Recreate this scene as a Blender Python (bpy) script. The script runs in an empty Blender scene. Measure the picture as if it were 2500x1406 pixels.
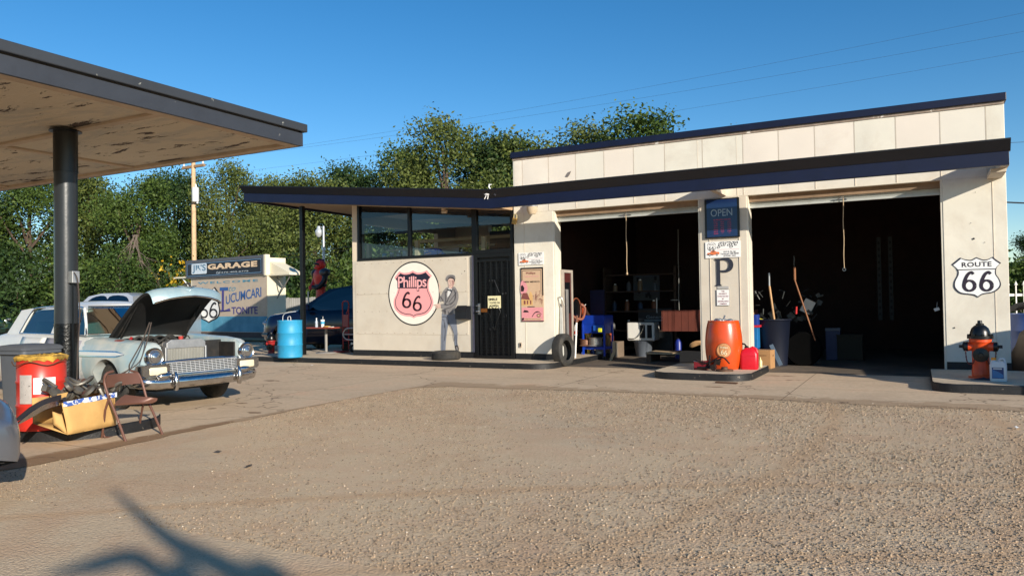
import bpy, bmesh, math, random
import numpy as np
from mathutils import Vector, Matrix, Euler
D = bpy.data
SC = bpy.context.scene
COL = SC.collection
R = math.radians
rnd = random.Random(66)

# ---------------------------------------------------------------- camera
FPX, YAW, PITCH, ROLL, H = 1847.0, R(28.21), R(1.127), R(-0.919), 1.3
def _cam():
    fw = Vector((-math.sin(YAW)*math.cos(PITCH), math.cos(YAW)*math.cos(PITCH), math.sin(PITCH)))
    rt = Vector((math.cos(YAW), math.sin(YAW), 0)); up = rt.cross(fw)
    return rt*math.cos(ROLL)+up*math.sin(ROLL), -rt*math.sin(ROLL)+up*math.cos(ROLL), fw
CR, CU, CF = _cam()
cd = D.cameras.new('camera'); cam = D.objects.new('camera', cd); COL.objects.link(cam); SC.camera = cam
cd.sensor_width = 36; cd.lens = FPX/2500*36; cd.clip_start = .05; cd.clip_end = 2000
cam.matrix_world = Matrix.Translation((0, 0, H)) @ Matrix((CR, CU, -CF)).transposed().to_4x4()

# ---------------------------------------------------------------- sky and sun
SUN_TRAVEL = Vector((-1.68, 1.0, -0.645)).normalized()
HZ = lambda px: 739.3+.01604*(1250-px)   # picture row of the horizon
W = D.worlds.new('World'); SC.world = W; W.use_nodes = True
wn = W.node_tree.nodes; wl = W.node_tree.links; wn.clear()
sky = wn.new('ShaderNodeTexSky'); sky.sky_type = 'NISHITA'; sky.sun_disc = False
sky.sun_elevation = math.asin(-SUN_TRAVEL.z); sky.sun_rotation = math.atan2(-SUN_TRAVEL.x, -SUN_TRAVEL.y)
sky.altitude = 1200; sky.air_density = 1.0; sky.dust_density = .25; sky.ozone_density = 2.0
bg = wn.new('ShaderNodeBackground'); bg.inputs[1].default_value = 0.1
wo = wn.new('ShaderNodeOutputWorld'); hs = wn.new('ShaderNodeHueSaturation'); hs.inputs['Saturation'].default_value = 1.36; hs.inputs['Hue'].default_value = .5; wl.new(sky.outputs[0], hs.inputs['Color']); wl.new(hs.outputs[0], bg.inputs[0]); wl.new(bg.outputs[0], wo.inputs[0])
sd = D.lights.new('sun', 'SUN'); sd.energy = 4.4; sd.angle = R(.5); sd.color = (1.0, .915, .79)
sun = D.objects.new('sun', sd); COL.objects.link(sun); sun.rotation_euler = SUN_TRAVEL.to_track_quat('-Z', 'Y').to_euler()
sun.location = (8, -6, 20)
vs = SC.view_settings; vs.view_transform = 'Standard'; vs.look = 'None'; vs.exposure = 0.55; vs.gamma = 1.0
try: vs.use_curve_mapping = False
except Exception: pass
SC.cycles.max_bounces = 6; SC.cycles.diffuse_bounces = 3; SC.cycles.transparent_max_bounces = 12
SC.cycles.use_denoising = True

# ---------------------------------------------------------------- helpers
def ray(x, y): return CR*((x-1250)/FPX) - CU*((y-703)/FPX) + CF
def at(x, y, ax, v):
    d = ray(x, y); o = Vector((0, 0, H)); return o + d*((v-o[ax])/d[ax])
WY = 14.05
def wp(x, y, Y=WY): p = at(x, y, 1, Y); return p.x, p.z

def S(r, g, b):
    f = lambda c: (c/255/12.92) if c <= 10 else ((c/255+.055)/1.055)**2.4
    return (f(r), f(g), f(b))

class N:
    def __init__(s, m): s.t = m.node_tree; s.n = s.t.nodes; s.l = s.t.links
    def new(s, k, **kw):
        n = s.n.new('ShaderNode'+k)
        for a, b in kw.items(): setattr(n, a, b)
        return n
    def link(s, a, b): s.l.new(a, b)
    def math(s, op, a, b=None, clamp=False):
        n = s.new('Math', operation=op); n.use_clamp = clamp
        for i, v in enumerate((a, b)):
            if v is None: continue
            if isinstance(v, (int, float)): n.inputs[i].default_value = v
            else: s.link(v, n.inputs[i])
        return n.outputs[0]
    def noise(s, vec, scale, detail=4, rough=.55, dist=0):
        n = s.new('TexNoise'); n.inputs['Scale'].default_value = scale; n.inputs['Detail'].default_value = detail
        n.inputs['Roughness'].default_value = rough; n.inputs['Distortion'].default_value = dist
        s.link(vec, n.inputs['Vector']); return n.outputs[0]
    def ramp(s, f, stops):
        n = s.new('ValToRGB'); e = n.color_ramp.elements
        while len(e) < len(stops): e.new(.5)
        for i, (p, c) in enumerate(stops):
            e[i].position = p; e[i].color = (c, c, c, 1) if isinstance(c, (int, float)) else (*c, 1)
        s.link(f, n.inputs[0]); return n.outputs[0]
    def mix(s, f, a, b, mode='MIX'):
        n = s.new('Mix', data_type='RGBA', blend_type=mode)
        for i, v in ((0, f), (6, a), (7, b)):
            if isinstance(v, (int, float)): n.inputs[i].default_value = v
            elif isinstance(v, (tuple, list)): n.inputs[i].default_value = (*v, 1)
            else: s.link(v, n.inputs[i])
        return n.outputs[2]
    def pos(s): return s.new('NewGeometry').outputs['Position']
    def obj(s): return s.new('TexCoord').outputs['Object']
    def bump(s, h, strength, dist=.01):
        n = s.new('Bump'); n.inputs['Strength'].default_value = strength; n.inputs['Distance'].default_value = dist
        s.link(h, n.inputs['Height']); return n.outputs[0]

def raw(name):
    m = D.materials.new(name); m.use_nodes = True; n = N(m)
    return m, n, n.n['Principled BSDF']
MC = {}
def M(name, rgb, rough=.6, metal=0, var=.12, scale=6, bump=0, bscale=60, dirt=None, dscale=3, damt=.5, spec=.5, coat=0, rvar=0, chips=None):
    """colour with worn variation; dirt = second colour in soft patches; chips = sharp flakes"""
    if name in MC: return MC[name]
    m, n, p = raw(name); v = n.obj()
    a = n.noise(v, scale, 5, .6)
    lo = tuple(c*(1-var) for c in rgb); hi = tuple(min(1, c*(1+var)) for c in rgb)
    c = n.ramp(a, [(.3, lo), (.7, hi)])
    if dirt:
        f = n.ramp(n.noise(v, dscale, 6, .7, .4), [(.48, 0.), (.72, damt)]); c = n.mix(f, c, dirt)
    if chips:
        f = n.ramp(n.noise(v, chips[1], 6, .75, .2), [(chips[2], 0.), (chips[2]+.015, 1.)]); c = n.mix(f, c, chips[0])
    n.link(c, p.inputs['Base Color'])
    p.inputs['Roughness'].default_value = rough; p.inputs['Metallic'].default_value = metal
    p.inputs['Specular IOR Level'].default_value = spec; p.inputs['Coat Weight'].default_value = coat
    p.inputs['Coat Roughness'].default_value = .08
    if rvar: n.link(n.ramp(n.noise(v, scale*3, 4), [(.3, max(0, rough-rvar)), (.7, min(1, rough+rvar))]), p.inputs['Roughness'])
    if bump: n.link(n.bump(n.noise(v, bscale, 5), bump), p.inputs['Normal'])
    MC[name] = m; return m

def bsplit(name, mb, mat, parent, **kw):
    for i in range(0, len(mb.v), 8): q = MB(); q.box((0, 0, 0), (1, 1, 1)); q.v = mb.v[i:i+8]; part(name, q, mat, parent, world=True, **kw)

class MB:
    def __init__(s): s.v = []; s.f = []; s.m = []
    def add(s, vs, fs, mi=0):
        o = len(s.v); s.v += [tuple(v) for v in vs]; s.f += [tuple(i+o for i in f) for f in fs]; s.m += [mi]*len(fs); return s
    def box(s, c, d, rot=None, mi=0, taper=1.0):
        vs = []
        for z in (-1, 1):
            k = taper if z > 0 else 1
            for x, y in ((-1, -1), (1, -1), (1, 1), (-1, 1)):
                p = Vector((x*d[0]/2*k, y*d[1]/2*k, z*d[2]/2))
                if rot is not None: p = rot @ p
                vs.append(p+Vector(c))
        return s.add(vs, [(3, 2, 1, 0), (4, 5, 6, 7), (0, 1, 5, 4), (1, 2, 6, 5), (2, 3, 7, 6), (3, 0, 4, 7)], mi)
    def bx(s, x0, x1, y0, y1, z0, z1, mi=0):
        return s.box(((x0+x1)/2, (y0+y1)/2, (z0+z1)/2), (abs(x1-x0), abs(y1-y0), abs(z1-z0)), mi=mi)
    def tube(s, pts, r, n=8, mi=0, closed=False, cap=True):
        pts = [Vector(p) for p in pts]; k = len(pts); rs = r if isinstance(r, (list, tuple)) else [r]*k
        vs = []; prev = None
        for i, p in enumerate(pts):
            a = pts[(i-1) % k] if (closed or i) else p; b = pts[(i+1) % k] if (closed or i < k-1) else p
            t = (b-a).normalized()
            if prev is None:
                u = t.cross(Vector((0, 0, 1)))
                if u.length < .1: u = t.cross(Vector((1, 0, 0)))
            else: u = prev - t*prev.dot(t)
            u.normalize(); w = t.cross(u); prev = u
            vs += [p + (u*math.cos(2*math.pi*j/n) + w*math.sin(2*math.pi*j/n))*rs[i] for j in range(n)]
        fs = []
        for i in range(k if closed else k-1):
            for j in range(n):
                a, b = i*n+j, i*n+(j+1) % n; c, d = ((i+1) % k)*n+(j+1) % n, ((i+1) % k)*n+j
                fs.append((a, b, c, d))
        if cap and not closed: fs += [tuple(range(n-1, -1, -1)), tuple((k-1)*n+j for j in range(n))]
        return s.add(vs, fs, mi)
    def lathe(s, prof, c=(0, 0, 0), ax='z', n=24, mi=0, sx=1, sy=1, rot=None):
        vs = []
        for r, z in prof:
            for j in range(n):
                a = 2*math.pi*j/n; x, y = r*math.cos(a)*sx, r*math.sin(a)*sy
                p = Vector((x, y, z)) if ax == 'z' else (Vector((z, x, y)) if ax == 'x' else Vector((y, z, x)))
                if rot is not None: p = rot @ p
                vs.append(p+Vector(c))
        fs = []
        for i in range(len(prof)-1):
            for j in range(n): fs.append((i*n+j, i*n+(j+1) % n, (i+1)*n+(j+1) % n, (i+1)*n+j))
        if prof[0][0] > 1e-4: fs.append(tuple(range(n-1, -1, -1)))
        if prof[-1][0] > 1e-4: fs.append(tuple((len(prof)-1)*n+j for j in range(n)))
        return s.add(vs, fs, mi)
    def prism(s, poly, fn, h, mi=0):
        """poly (u,v); fn(u,v,w)->xyz; thickness h"""
        k = len(poly); vs = [fn(u, v, 0) for u, v in poly]+[fn(u, v, h) for u, v in poly]
        return s.add(vs, [tuple(range(k-1, -1, -1)), tuple(range(k, 2*k))]+[(i, (i+1) % k, k+(i+1) % k, k+i) for i in range(k)], mi)
    def flat(s, poly, fn, w=0, mi=0): return s.add([fn(u, v, w) for u, v in poly], [tuple(range(len(poly)))], mi)
    def grid(s, rows, mi=0, cu=False, cv=False):
        nr = len(rows); nc = len(rows[0]); vs = [p for r in rows for p in r]; fs = []
        for i in range(nr if cv else nr-1):
            for j in range(nc if cu else nc-1):
                fs.append((i*nc+j, i*nc+(j+1) % nc, ((i+1) % nr)*nc+(j+1) % nc, ((i+1) % nr)*nc+j))
        return s.add(vs, fs, mi)
    def sphere(s, c, r, n=12, m=8, mi=0):
        r = r if isinstance(r, (tuple, list)) else (r, r, r)
        rows = [[(c[0]+r[0]*math.cos(2*math.pi*j/n)*math.sin(math.pi*i/m), c[1]+r[1]*math.sin(2*math.pi*j/n)*math.sin(math.pi*i/m), c[2]-r[2]*math.cos(math.pi*i/m)) for j in range(n)] for i in range(m+1)]
        return s.grid(rows, mi, cu=True)
    def xf(s, mat): s.v = [tuple(mat @ Vector(v)) for v in s.v]; return s

def part(name, mb, mat, parent=None, smooth=False, bevel=0, ang=38, world=False, recalc=True, label=None, seg=2):
    me = D.meshes.new(name); vs = mb.v
    if world and parent is not None:
        o = Vector((0, 0, 0)); q = parent
        while q is not None: o += Vector(q.location); q = q.parent
        vs = [(v[0]-o.x, v[1]-o.y, v[2]-o.z) for v in vs]
    me.from_pydata(vs, [], mb.f)
    mats = mat if isinstance(mat, (list, tuple)) else [mat]
    for m in mats: me.materials.append(m)
    if len(mats) > 1: me.polygons.foreach_set('material_index', mb.m)
    if recalc:
        bm = bmesh.new(); bm.from_mesh(me); bmesh.ops.recalc_face_normals(bm, faces=bm.faces); bm.to_mesh(me); bm.free()
    if smooth:
        me.polygons.foreach_set('use_smooth', [True]*len(me.polygons))
        try: me.set_sharp_from_angle(angle=R(ang))
        except Exception: pass
    me.update()
    ob = D.objects.new(name, me); COL.objects.link(ob)
    if parent is not None: ob.parent = parent
    if bevel:
        b = ob.modifiers.new('bevel', 'BEVEL'); b.width = bevel; b.segments = seg; b.limit_method = 'ANGLE'; b.angle_limit = R(35)
    if label: ob['label'] = label
    return ob
def tag(o, label, cat, group=None, kind=None):
    o['label'] = label; o['category'] = cat
    if group: o['group'] = group
    if kind: o['kind'] = kind
    return o
def thing(name, label, cat, loc=(0, 0, 0), rz=0, group=None, sc=1):
    o = D.objects.new(name, None); COL.objects.link(o); o.location = loc; o.rotation_euler = (0, 0, rz); o.scale = (sc, sc, sc)
    o.empty_display_size = .2
    return tag(o, label, cat, group)
def struct(name, mb, mat, **kw):
    o = part(name, mb, mat, **kw); o['kind'] = 'structure'; return o
def dup(root, loc=None, rz=None, label=None, group=None, sc=None):
    def cp(o, par):
        c = o.copy(); COL.objects.link(c); c.parent = par
        for ch in list(o.children): cp(ch, c)
        return c
    r = cp(root, None)
    if loc is not None: r.location = loc
    if rz is not None: r.rotation_euler = (0, 0, rz)
    if sc is not None: r.scale = (sc, sc, sc)
    if label: r['label'] = label
    if group: r['group'] = group
    return r
def fingrp(objs, g):
    for o in objs: o['group'] = g
def cat(pts, n=6, closed=False):
    """Catmull-Rom through 2D/3D points; a point given twice is a corner"""
    out = []; k = len(pts); rng = range(k if closed else k-1)
    P = lambda i: Vector(pts[i % k]) if closed else Vector(pts[max(0, min(k-1, i))])
    for i in rng:
        a, b, c, d = P(i-1), P(i), P(i+1), P(i+2)
        if (b-c).length < 1e-9: continue
        if (a-b).length < 1e-9 and closed: a = b
        for j in range(n):
            t = j/n; out.append(tuple(.5*((2*b)+(c-a)*t+(2*a-5*b+4*c-d)*t*t+(3*b-a-3*c+d)*t**3)))
    if not closed: out.append(tuple(pts[-1]))
    return out
def inset(poly, d):
    k = len(poly); A = sum(poly[i][0]*poly[(i+1) % k][1]-poly[(i+1) % k][0]*poly[i][1] for i in range(k)); sg = 1 if A > 0 else -1; out = []
    for i in range(k):
        a, b, c = (Vector(poly[(i+j) % k][:2]) for j in (-1, 0, 1)); e1 = (b-a).normalized(); e2 = (c-b).normalized()
        n1 = Vector((-e1.y, e1.x)); n2 = Vector((-e2.y, e2.x)); m = (n1+n2)
        if m.length < .2: m = n1
        m.normalize(); q = max(.45, m.dot(n1)); out.append(tuple(b+m*(sg*d/q)))
    return out
def ell(cx, cy, rx, ry, n=48): return [(cx+rx*math.cos(2*math.pi*i/n), cy+ry*math.sin(2*math.pi*i/n)) for i in range(n)]

def text2(s, box, bold=0, shear=0, sp=1.0, res=3, bend=None, slab=0, ref=None):
    """lettering as triangles inside box (u0,v0,u1,v1), v up. returns (verts2d, faces)"""
    cu = D.curves.new('lettering', 'FONT'); cu.body = s; cu.offset = bold; cu.shear = shear; cu.space_character = sp; cu.resolution_u = res
    ob = D.objects.new('lettering', cu); COL.objects.link(ob)
    dg = bpy.context.evaluated_depsgraph_get(); dg.update(); me = ob.evaluated_get(dg).to_mesh()
    V = [(v.co.x, v.co.y) for v in me.vertices]; Fc = [tuple(p.vertices) for p in me.polygons]
    ob.evaluated_get(dg).to_mesh_clear(); D.objects.remove(ob); D.curves.remove(cu)
    if not V: return [], []
    x0 = min(v[0] for v in V); x1 = max(v[0] for v in V); y0 = min(v[1] for v in V); y1 = max(v[1] for v in V)
    u0, v0, u1, v1 = box
    out = []
    for x, y in V:
        a = (x-x0)/(x1-x0); b = (y-y0)/(y1-y0)
        if bend: b0, b1 = bend(a); out.append((u0+a*(u1-u0), v0+(b0+(b1-b0)*b)*(v1-v0)))
        else: out.append((u0+a*(u1-u0), v0+b*(v1-v0)))
    return out, Fc
def addtext(mb, s, box, fn, w=0, mi=0, **kw):
    V, Fc = text2(s, box, **kw); mb.add([fn(u, v, w) for u, v in V], Fc, mi); return mb

# materials used in many places
cream = M('cream_paint', S(226, 219, 202), .5, var=.05, scale=1.6, bump=.22, bscale=5, dirt=S(186, 168, 146), dscale=1.1, damt=.4, chips=(S(150, 128, 106), 3.2, .735))
pinkcream = M('pink_cream_paint', S(230, 219, 203), .5, var=.04, scale=2, bump=.12, bscale=7, dirt=S(205, 180, 158), dscale=1.6, damt=.3)
greypaint = M('putty_paint', S(205, 195, 178), .6, var=.05, scale=2.2, bump=.12, bscale=9, dirt=S(178, 160, 138), dscale=2, damt=.3)
navy = M('navy_paint', S(8, 15, 44), .45, var=.2, scale=3, dirt=S(18, 26, 52), dscale=5, damt=.4, bump=.1, bscale=20)
nblack = M('black_trim_paint', S(14, 15, 22), .5, var=.25, scale=4, chips=(S(80, 80, 84), 14, .76))
blackp = M('black_gloss_paint', S(12, 14, 16), .32, var=.2, scale=6, bump=.12, bscale=80)
kerbk = M('black_kerb_paint', S(26, 27, 29), .55, var=.35, scale=9, bump=.5, bscale=40, chips=(S(120, 110, 98), 11, .64))
rubber = M('rubber', S(48, 47, 45), .8, var=.25, scale=12, bump=.3, bscale=90, dirt=S(92, 84, 72), dscale=5, damt=.5)
chrome = M('chrome', (.60, .60, .60), .17, 1, var=.08, scale=20, rvar=.08, dirt=(.3, .27, .24), dscale=9, damt=.4)
steel = M('bare_steel', (.36, .36, .36), .38, 1, var=.15, scale=10)
galv = M('galvanised_steel', (.5, .5, .5), .45, .8, var=.12, scale=14)
dark = M('dark_void', (.008, .008, .009), .8, var=.3)
white = M('white_paint', S(232, 230, 224), .45, var=.03, scale=5)
inkb = M('black_ink', S(24, 24, 30), .6, var=.1)
ink2 = M('navy_ink', S(30, 30, 48), .6, var=.1)
tin = M('tan_soffit', S(176, 146, 112), .7, var=.1, scale=3, bump=.3, bscale=20)
def glassmat(name, tint, refl=.12, body=None):
    m, n, p = raw(name); out = n.n['Material Output']
    tr = n.new('BsdfTransparent'); tr.inputs[0].default_value = (*tint, 1); gl = n.new('BsdfGlossy'); gl.inputs['Roughness'].default_value = .02
    fr = n.new('Fresnel'); fr.inputs[0].default_value = 1.5; mx = n.new('MixShader')
    n.link(n.math('ADD', fr.outputs[0], refl, True), mx.inputs[0]); n.link(tr.outputs[0], mx.inputs[1]); n.link(gl.outputs[0], mx.inputs[2]); n.link(mx.outputs[0], out.inputs[0])
    return m
winglass = glassmat('window_glass', (.72, .8, .84), .05)
carglass = glassmat('car_glass', (.42, .55, .52), .08)
darkglass = glassmat('tinted_glass', (.05, .06, .09), .10)
def bottle_plastic(name, rgb):
    return M(name, rgb, .35, var=.05)
# ================================================================ ground
def sstep(a, b, x): t = max(0, min(1, (x-a)/(b-a))); return t*t*(3-2*t)
def gz(x, y): return .18*sstep(17.5, 38, y)*sstep(-10.5, -15, x) + .1*sstep(20, 60, y)*sstep(-14, -10, x)
xs = [-600, -300, -150, -90, -65]+list(np.arange(-50, 26, 1.0))+[35, 60, 120, 300, 600]
ys = [-600, -200, -80, -30, -15]+list(np.arange(-6, 60, 1.0))+[75, 110, 200, 400, 700]
g = MB(); g.grid([[(x, y, gz(x, y)) for x in xs] for y in ys])
m, n, p = raw('gravel_ground'); P = n.pos()
big = n.noise(P, .35, 5, .6, .3); med = n.noise(P, 2.4, 5, .65)
base = n.ramp(big, [(.32, S(210, 186, 152)), (.5, S(210, 184, 150)), (.66, S(196, 176, 148))])
base = n.mix(n.ramp(n.noise(P, .9, 6, .7, .6), [(.48, 0.), (.64, .6)]), base, S(192, 156, 122))
base = n.mix(n.ramp(med, [(.45, 0.), (.7, .55)]), base, S(204, 166, 134))
vo = n.new('TexVoronoi', feature='F1'); vo.inputs['Scale'].default_value = 85; n.link(P, vo.inputs['Vector'])
vr = n.new('SeparateColor'); n.link(vo.outputs['Color'], vr.inputs[0])
vo2 = n.new('TexVoronoi', feature='F1'); vo2.inputs['Scale'].default_value = 44; n.link(P, vo2.inputs['Vector'])
coarse = n.ramp(n.math('ADD', n.noise(P, .5, 4, .6), n.math('MULTIPLY', n.new('SeparateXYZ').outputs[0], 0)), [(.42, .35), (.62, 1.)])
st = n.ramp(vr.outputs[0], [(.0, S(124, 106, 88)), (.22, S(172, 150, 122)), (.7, S(204, 178, 146)), (.93, S(214, 192, 160)), (1., S(226, 212, 190))])
base = n.mix(n.math('MULTIPLY', n.ramp(vo.outputs['Distance'], [(.2, .75), (.55, .1)]), coarse), base, st)
for (tcx, tcy, trr, tw) in ((-14, 8, 13.2, .13), (-14, 8, 14.75, .13), (6, -9, 14.6, .11), (6, -9, 16.1, .11)):
    vd = n.new('VectorMath', operation='DISTANCE'); n.link(P, vd.inputs[0]); vd.inputs[1].default_value = (tcx, tcy, 0)
    dd_ = n.math('ABSOLUTE', n.math('SUBTRACT', n.math('ADD', vd.outputs['Value'], n.math('MULTIPLY', n.noise(P, 1.2, 3), .25)), trr+.12))
    base = n.mix(n.ramp(n.math('ADD', n.math('DIVIDE', dd_, tw*2), n.math('MULTIPLY', n.noise(P, 8, 4, .7), .6)), [(.35, .75), (.85, 0.)]), base, S(196, 162, 126))
n.link(base, p.inputs['Base Color']); p.inputs['Roughness'].default_value = .95; p.inputs['Specular IOR Level'].default_value = .15
hgt = n.math('ADD', n.math('MULTIPLY', vo.outputs['Distance'], -.7), n.math('MULTIPLY', vo2.outputs['Distance'], -.9))
hgt = n.math('ADD', hgt, n.math('MULTIPLY', n.noise(P, 38, 4, .7), .5))
hgt = n.math('ADD', hgt, n.math('MULTIPLY', n.noise(P, 1.3, 3, .6), .6))
n.link(n.bump(hgt, .5, .008), p.inputs['Normal'])
gravel = m
struct('ground', g, gravel, smooth=True, recalc=False)

# concrete apron
edge = [(-6.45, -20), (-6.5, 0), (-6.6, 3.46), (-6.56, 3.9), (-6.76, 5.2), (-6.9, 6.9), (-7.0, 8.6), (-6.98, 9.6), (-6.5, 10.05), (-5.42, 10.1), (-3.9, 10.24), (-2.1, 10.26), (-1.35, 10.12), (-.4, 10.08), (1.0, 10.1), (4, 10.05), (12, 10.1)]
ee = []
for i in range(len(edge)-1):
    a, b = Vector(edge[i]), Vector(edge[i+1]); k = max(1, int((b-a).length/.16)) if edge[i][1] > -1 else 4
    for j in range(k):
        q = a+(b-a)*(j/k); ee.append((q.x+rnd.uniform(-.025, .025), q.y+rnd.uniform(-.03, .03)))
ap = ee+[(12, 10.1), (12, 17.4), (-26, 17.4), (-26, -20)]
m, n, p = raw('apron_concrete'); P = n.pos(); sx = n.new('SeparateXYZ'); n.link(P, sx.inputs[0]); X, Yc = sx.outputs[0], sx.outputs[1]
c = n.ramp(n.noise(P, .8, 6, .6, .3), [(.3, S(196, 172, 144)), (.55, S(208, 184, 154)), (.75, S(214, 180, 148))])
c = n.mix(n.ramp(n.noise(P, 14, 5, .7), [(.35, .25), (.6, 0.)]), c, S(132, 112, 92))
c = n.mix(n.ramp(n.noise(P, 2.2, 6, .75, .8), [(.62, 0.), (.7, .4)]), c, S(190, 136, 104))
def spots(n, c, lst, colr, amt):
    for (sxx, syy, rx, ry) in lst:
        dx = n.math('DIVIDE', n.math('SUBTRACT', X, sxx), rx); dy = n.math('DIVIDE', n.math('SUBTRACT', Yc, syy), ry)
        d = n.math('ADD', n.math('ADD', n.math('MULTIPLY', dx, dx), n.math('MULTIPLY', dy, dy)), n.math('MULTIPLY', n.noise(P, 5, 4, .7), 1.5))
        c = n.mix(n.ramp(d, [(.9, amt), (1.25, 0.)]), c, colr)
    return c
sp_ = []
for (px, py, a, b) in [(665, 930, .35, .18), (620, 1008, .22, .12), (545, 1043, .32, .1), (690, 905, .2, .12), (590, 985, .16, .1), (520, 998, .14, .1), (1900, 918, .6, .12), (1500, 910, .3, .1), (2300, 994, .9, .12), (760, 925, .2, .08), (560, 880, .2, .2), (1740, 945, .3, .12), (1420, 955, .5, .12)]:
    q = at(px, py, 2, 0); sp_.append((q.x, q.y, a, b))
c = spots(n, c, sp_, S(112, 86, 62), .75)
# muddy band along the gravel edge on the left, joints between pours
band = n.math('ADD', X, n.math('MULTIPLY', n.noise(P, 2.5, 5, .7), .5))
bm_ = n.math('MULTIPLY', n.ramp(n.math('ADD', n.math('MULTIPLY', band, .5), 4.0), [(.63, 0.), (.66, .8)]), n.math('LESS_THAN', Yc, 6.1))
c = n.mix(bm_, c, S(124, 90, 62))
band2 = n.math('ADD', n.math('SUBTRACT', 10.9, Yc), n.math('MULTIPLY', n.noise(P, 1.6, 5, .7), 1.2))
c = n.mix(n.math('MULTIPLY', n.ramp(band2, [(.9, 0.), (1.2, .55)]), n.math('GREATER_THAN', X, -7)), c, S(150, 122, 92))
def joint(n, c, coord, period, off, w=.006):
    f = n.math('FRACT', n.math('DIVIDE', n.math('ADD', coord, off), period)); d = n.math('ABSOLUTE', n.math('SUBTRACT', f, .5))
    return n.mix(n.math('MULTIPLY', n.math('LESS_THAN', d, w/period), .75), c, S(84, 66, 50))
c = joint(n, c, Yc, 3.6, 1.0); c = joint(n, c, X, 3.35, 100.4)
cr = n.new('TexVoronoi', feature='DISTANCE_TO_EDGE'); cr.inputs['Scale'].default_value = .45
wv = n.new('VectorMath', operation='ADD'); nn = n.new('TexNoise'); nn.inputs['Scale'].default_value = 2.5; n.link(P, nn.inputs['Vector'])
vm = n.new('VectorMath', operation='SCALE'); vm.inputs['Scale'].default_value = .5; n.link(nn.outputs['Color'], vm.inputs[0]); n.link(P, wv.inputs[0]); n.link(vm.outputs[0], wv.inputs[1]); n.link(wv.outputs[0], cr.inputs['Vector'])
c = n.mix(n.ramp(cr.outputs['Distance'], [(.0, .8), (.006, 0.)]), c, S(90, 72, 56))
n.link(c, p.inputs['Base Color']); p.inputs['Roughness'].default_value = .9; p.inputs['Specular IOR Level'].default_value = .2
n.link(n.bump(n.math('ADD', n.noise(P, 60, 5, .7), n.math('MULTIPLY', n.noise(P, 1.5, 3), 3.)), .5, .006), p.inputs['Normal'])
concrete = m
g = MB(); g.flat(ap, lambda u, v, w: (u, v, .006)); struct('pavement', g, concrete)

walkc = M('walk_concrete', S(196, 178, 152), .9, var=.08, scale=3, bump=.4, bscale=50, dirt=S(140, 118, 94), dscale=2, damt=.5)
def kerb_slab(name, outline, z=.115, topin=.05):
    o = MB(); k = len(outline); inn = inset(outline, .012); inn2 = inset(outline, topin)
    jit = [rnd.uniform(-.006, .004) for _ in outline]
    rows = [[(x, y, 0) for x, y in outline], [(x, y, z-.015+jit[i]) for i, (x, y) in enumerate(outline)], [(x, y, z+jit[i]*.5) for i, (x, y) in enumerate(inn)], [(x, y, z) for x, y in inn2]]
    o.grid(rows[:3], mi=1, cu=True); o.grid(rows[2:], mi=0, cu=True); o.add(rows[3], [tuple(range(k))], 0)
    return struct(name, o, [walkc, kerbk], smooth=True, ang=30)
def rrect(x0, x1, y0, y1, rs, n=8):
    """rs: corner radii for (x0,y0),(x1,y0),(x1,y1),(x0,y1)"""
    out = []
    for (cx, cy, a0), r in zip(((x0, y0, 180), (x1, y0, 270), (x1, y1, 0), (x0, y1, 90)), rs):
        ox = cx + (r if cx == x0 else -r); oy = cy + (r if cy == y0 else -r)
        for j in range(n+1): a = R(a0+90*j/n); out.append((ox+r*math.cos(a), oy+r*math.sin(a)))
    res = []
    for i, q in enumerate(out):
        a = Vector(q); b = Vector(out[(i+1) % len(out)]); k = max(1, int((b-a).length/.12))
        if (b-a).length < 1e-5: continue
        res += [tuple(a+(b-a)*(j/k)) for j in range(k)]
    return res
kerb_slab('sidewalk', rrect(-14.5, -6.28, 13.08, 19.0, (.3, .45, .05, .05)), .118)
kerb_slab('kerb_island', rrect(-3.98, -2.36, 12.15, 14.02, (.42, .4, .05, .05)), .12)
kerb_slab('kerb_island', rrect(.14, 2.2, 11.72, 14.02, (.3, .2, .05, .05)), .125)
kerb_slab('kerb_island', rrect(-10.6, -7.28, 4.28, 5.75, (.6, .72, .6, .6)), .12)
# garage floor and dirt bank by the shed
fl = MB(); fl.bx(-7.35, 1.13, 13.9, 21.1, -.05, .012)
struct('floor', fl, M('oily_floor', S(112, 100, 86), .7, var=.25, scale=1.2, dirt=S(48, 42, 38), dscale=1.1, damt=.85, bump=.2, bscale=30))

# ================================================================ garage building
bld = thing('service_station', 'long cream metal-panelled filling station with two open service bays and a glazed office', 'building', (-3.1, WY, 0))
WF = lambda u, v, w: (u, WY-w, v)
def bpart(name, mb, mat, **kw): return part(name, mb, mat, bld, world=True, **kw)
XL, X1, X2, X3, X4, X5, X6 = -7.47, -6.56, -3.555, -2.70, -2.69, .385, 1.255
ZT, ZB = 4.335, 3.17
w_ = MB()
w_.bx(XL, X1, WY, WY+.3, .24, ZB); w_.bx(X5, X6, WY, WY+.3, .24, ZB)
w_.bx(XL, X6, WY, WY+.3, ZB, ZT)                                  # header and parapet
w_.bx(X6-.3, X6, WY+.3, 21.2, 0, ZT-.02); w_.bx(XL, XL+.3, WY+.3, 21.2, 3.4, ZT-.02); w_.bx(XL+.3, X6-.3, 20.9, 21.2, 0, ZT-.02)
wall = bpart('wall', w_, [cream], bevel=.006)
w_ = MB(); w_.bx(X2, X3, WY, WY+.3, 0.1, ZB); bpart('pier', w_, greypaint, bevel=.006, label='putty-grey middle pier between the two bays')
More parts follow.
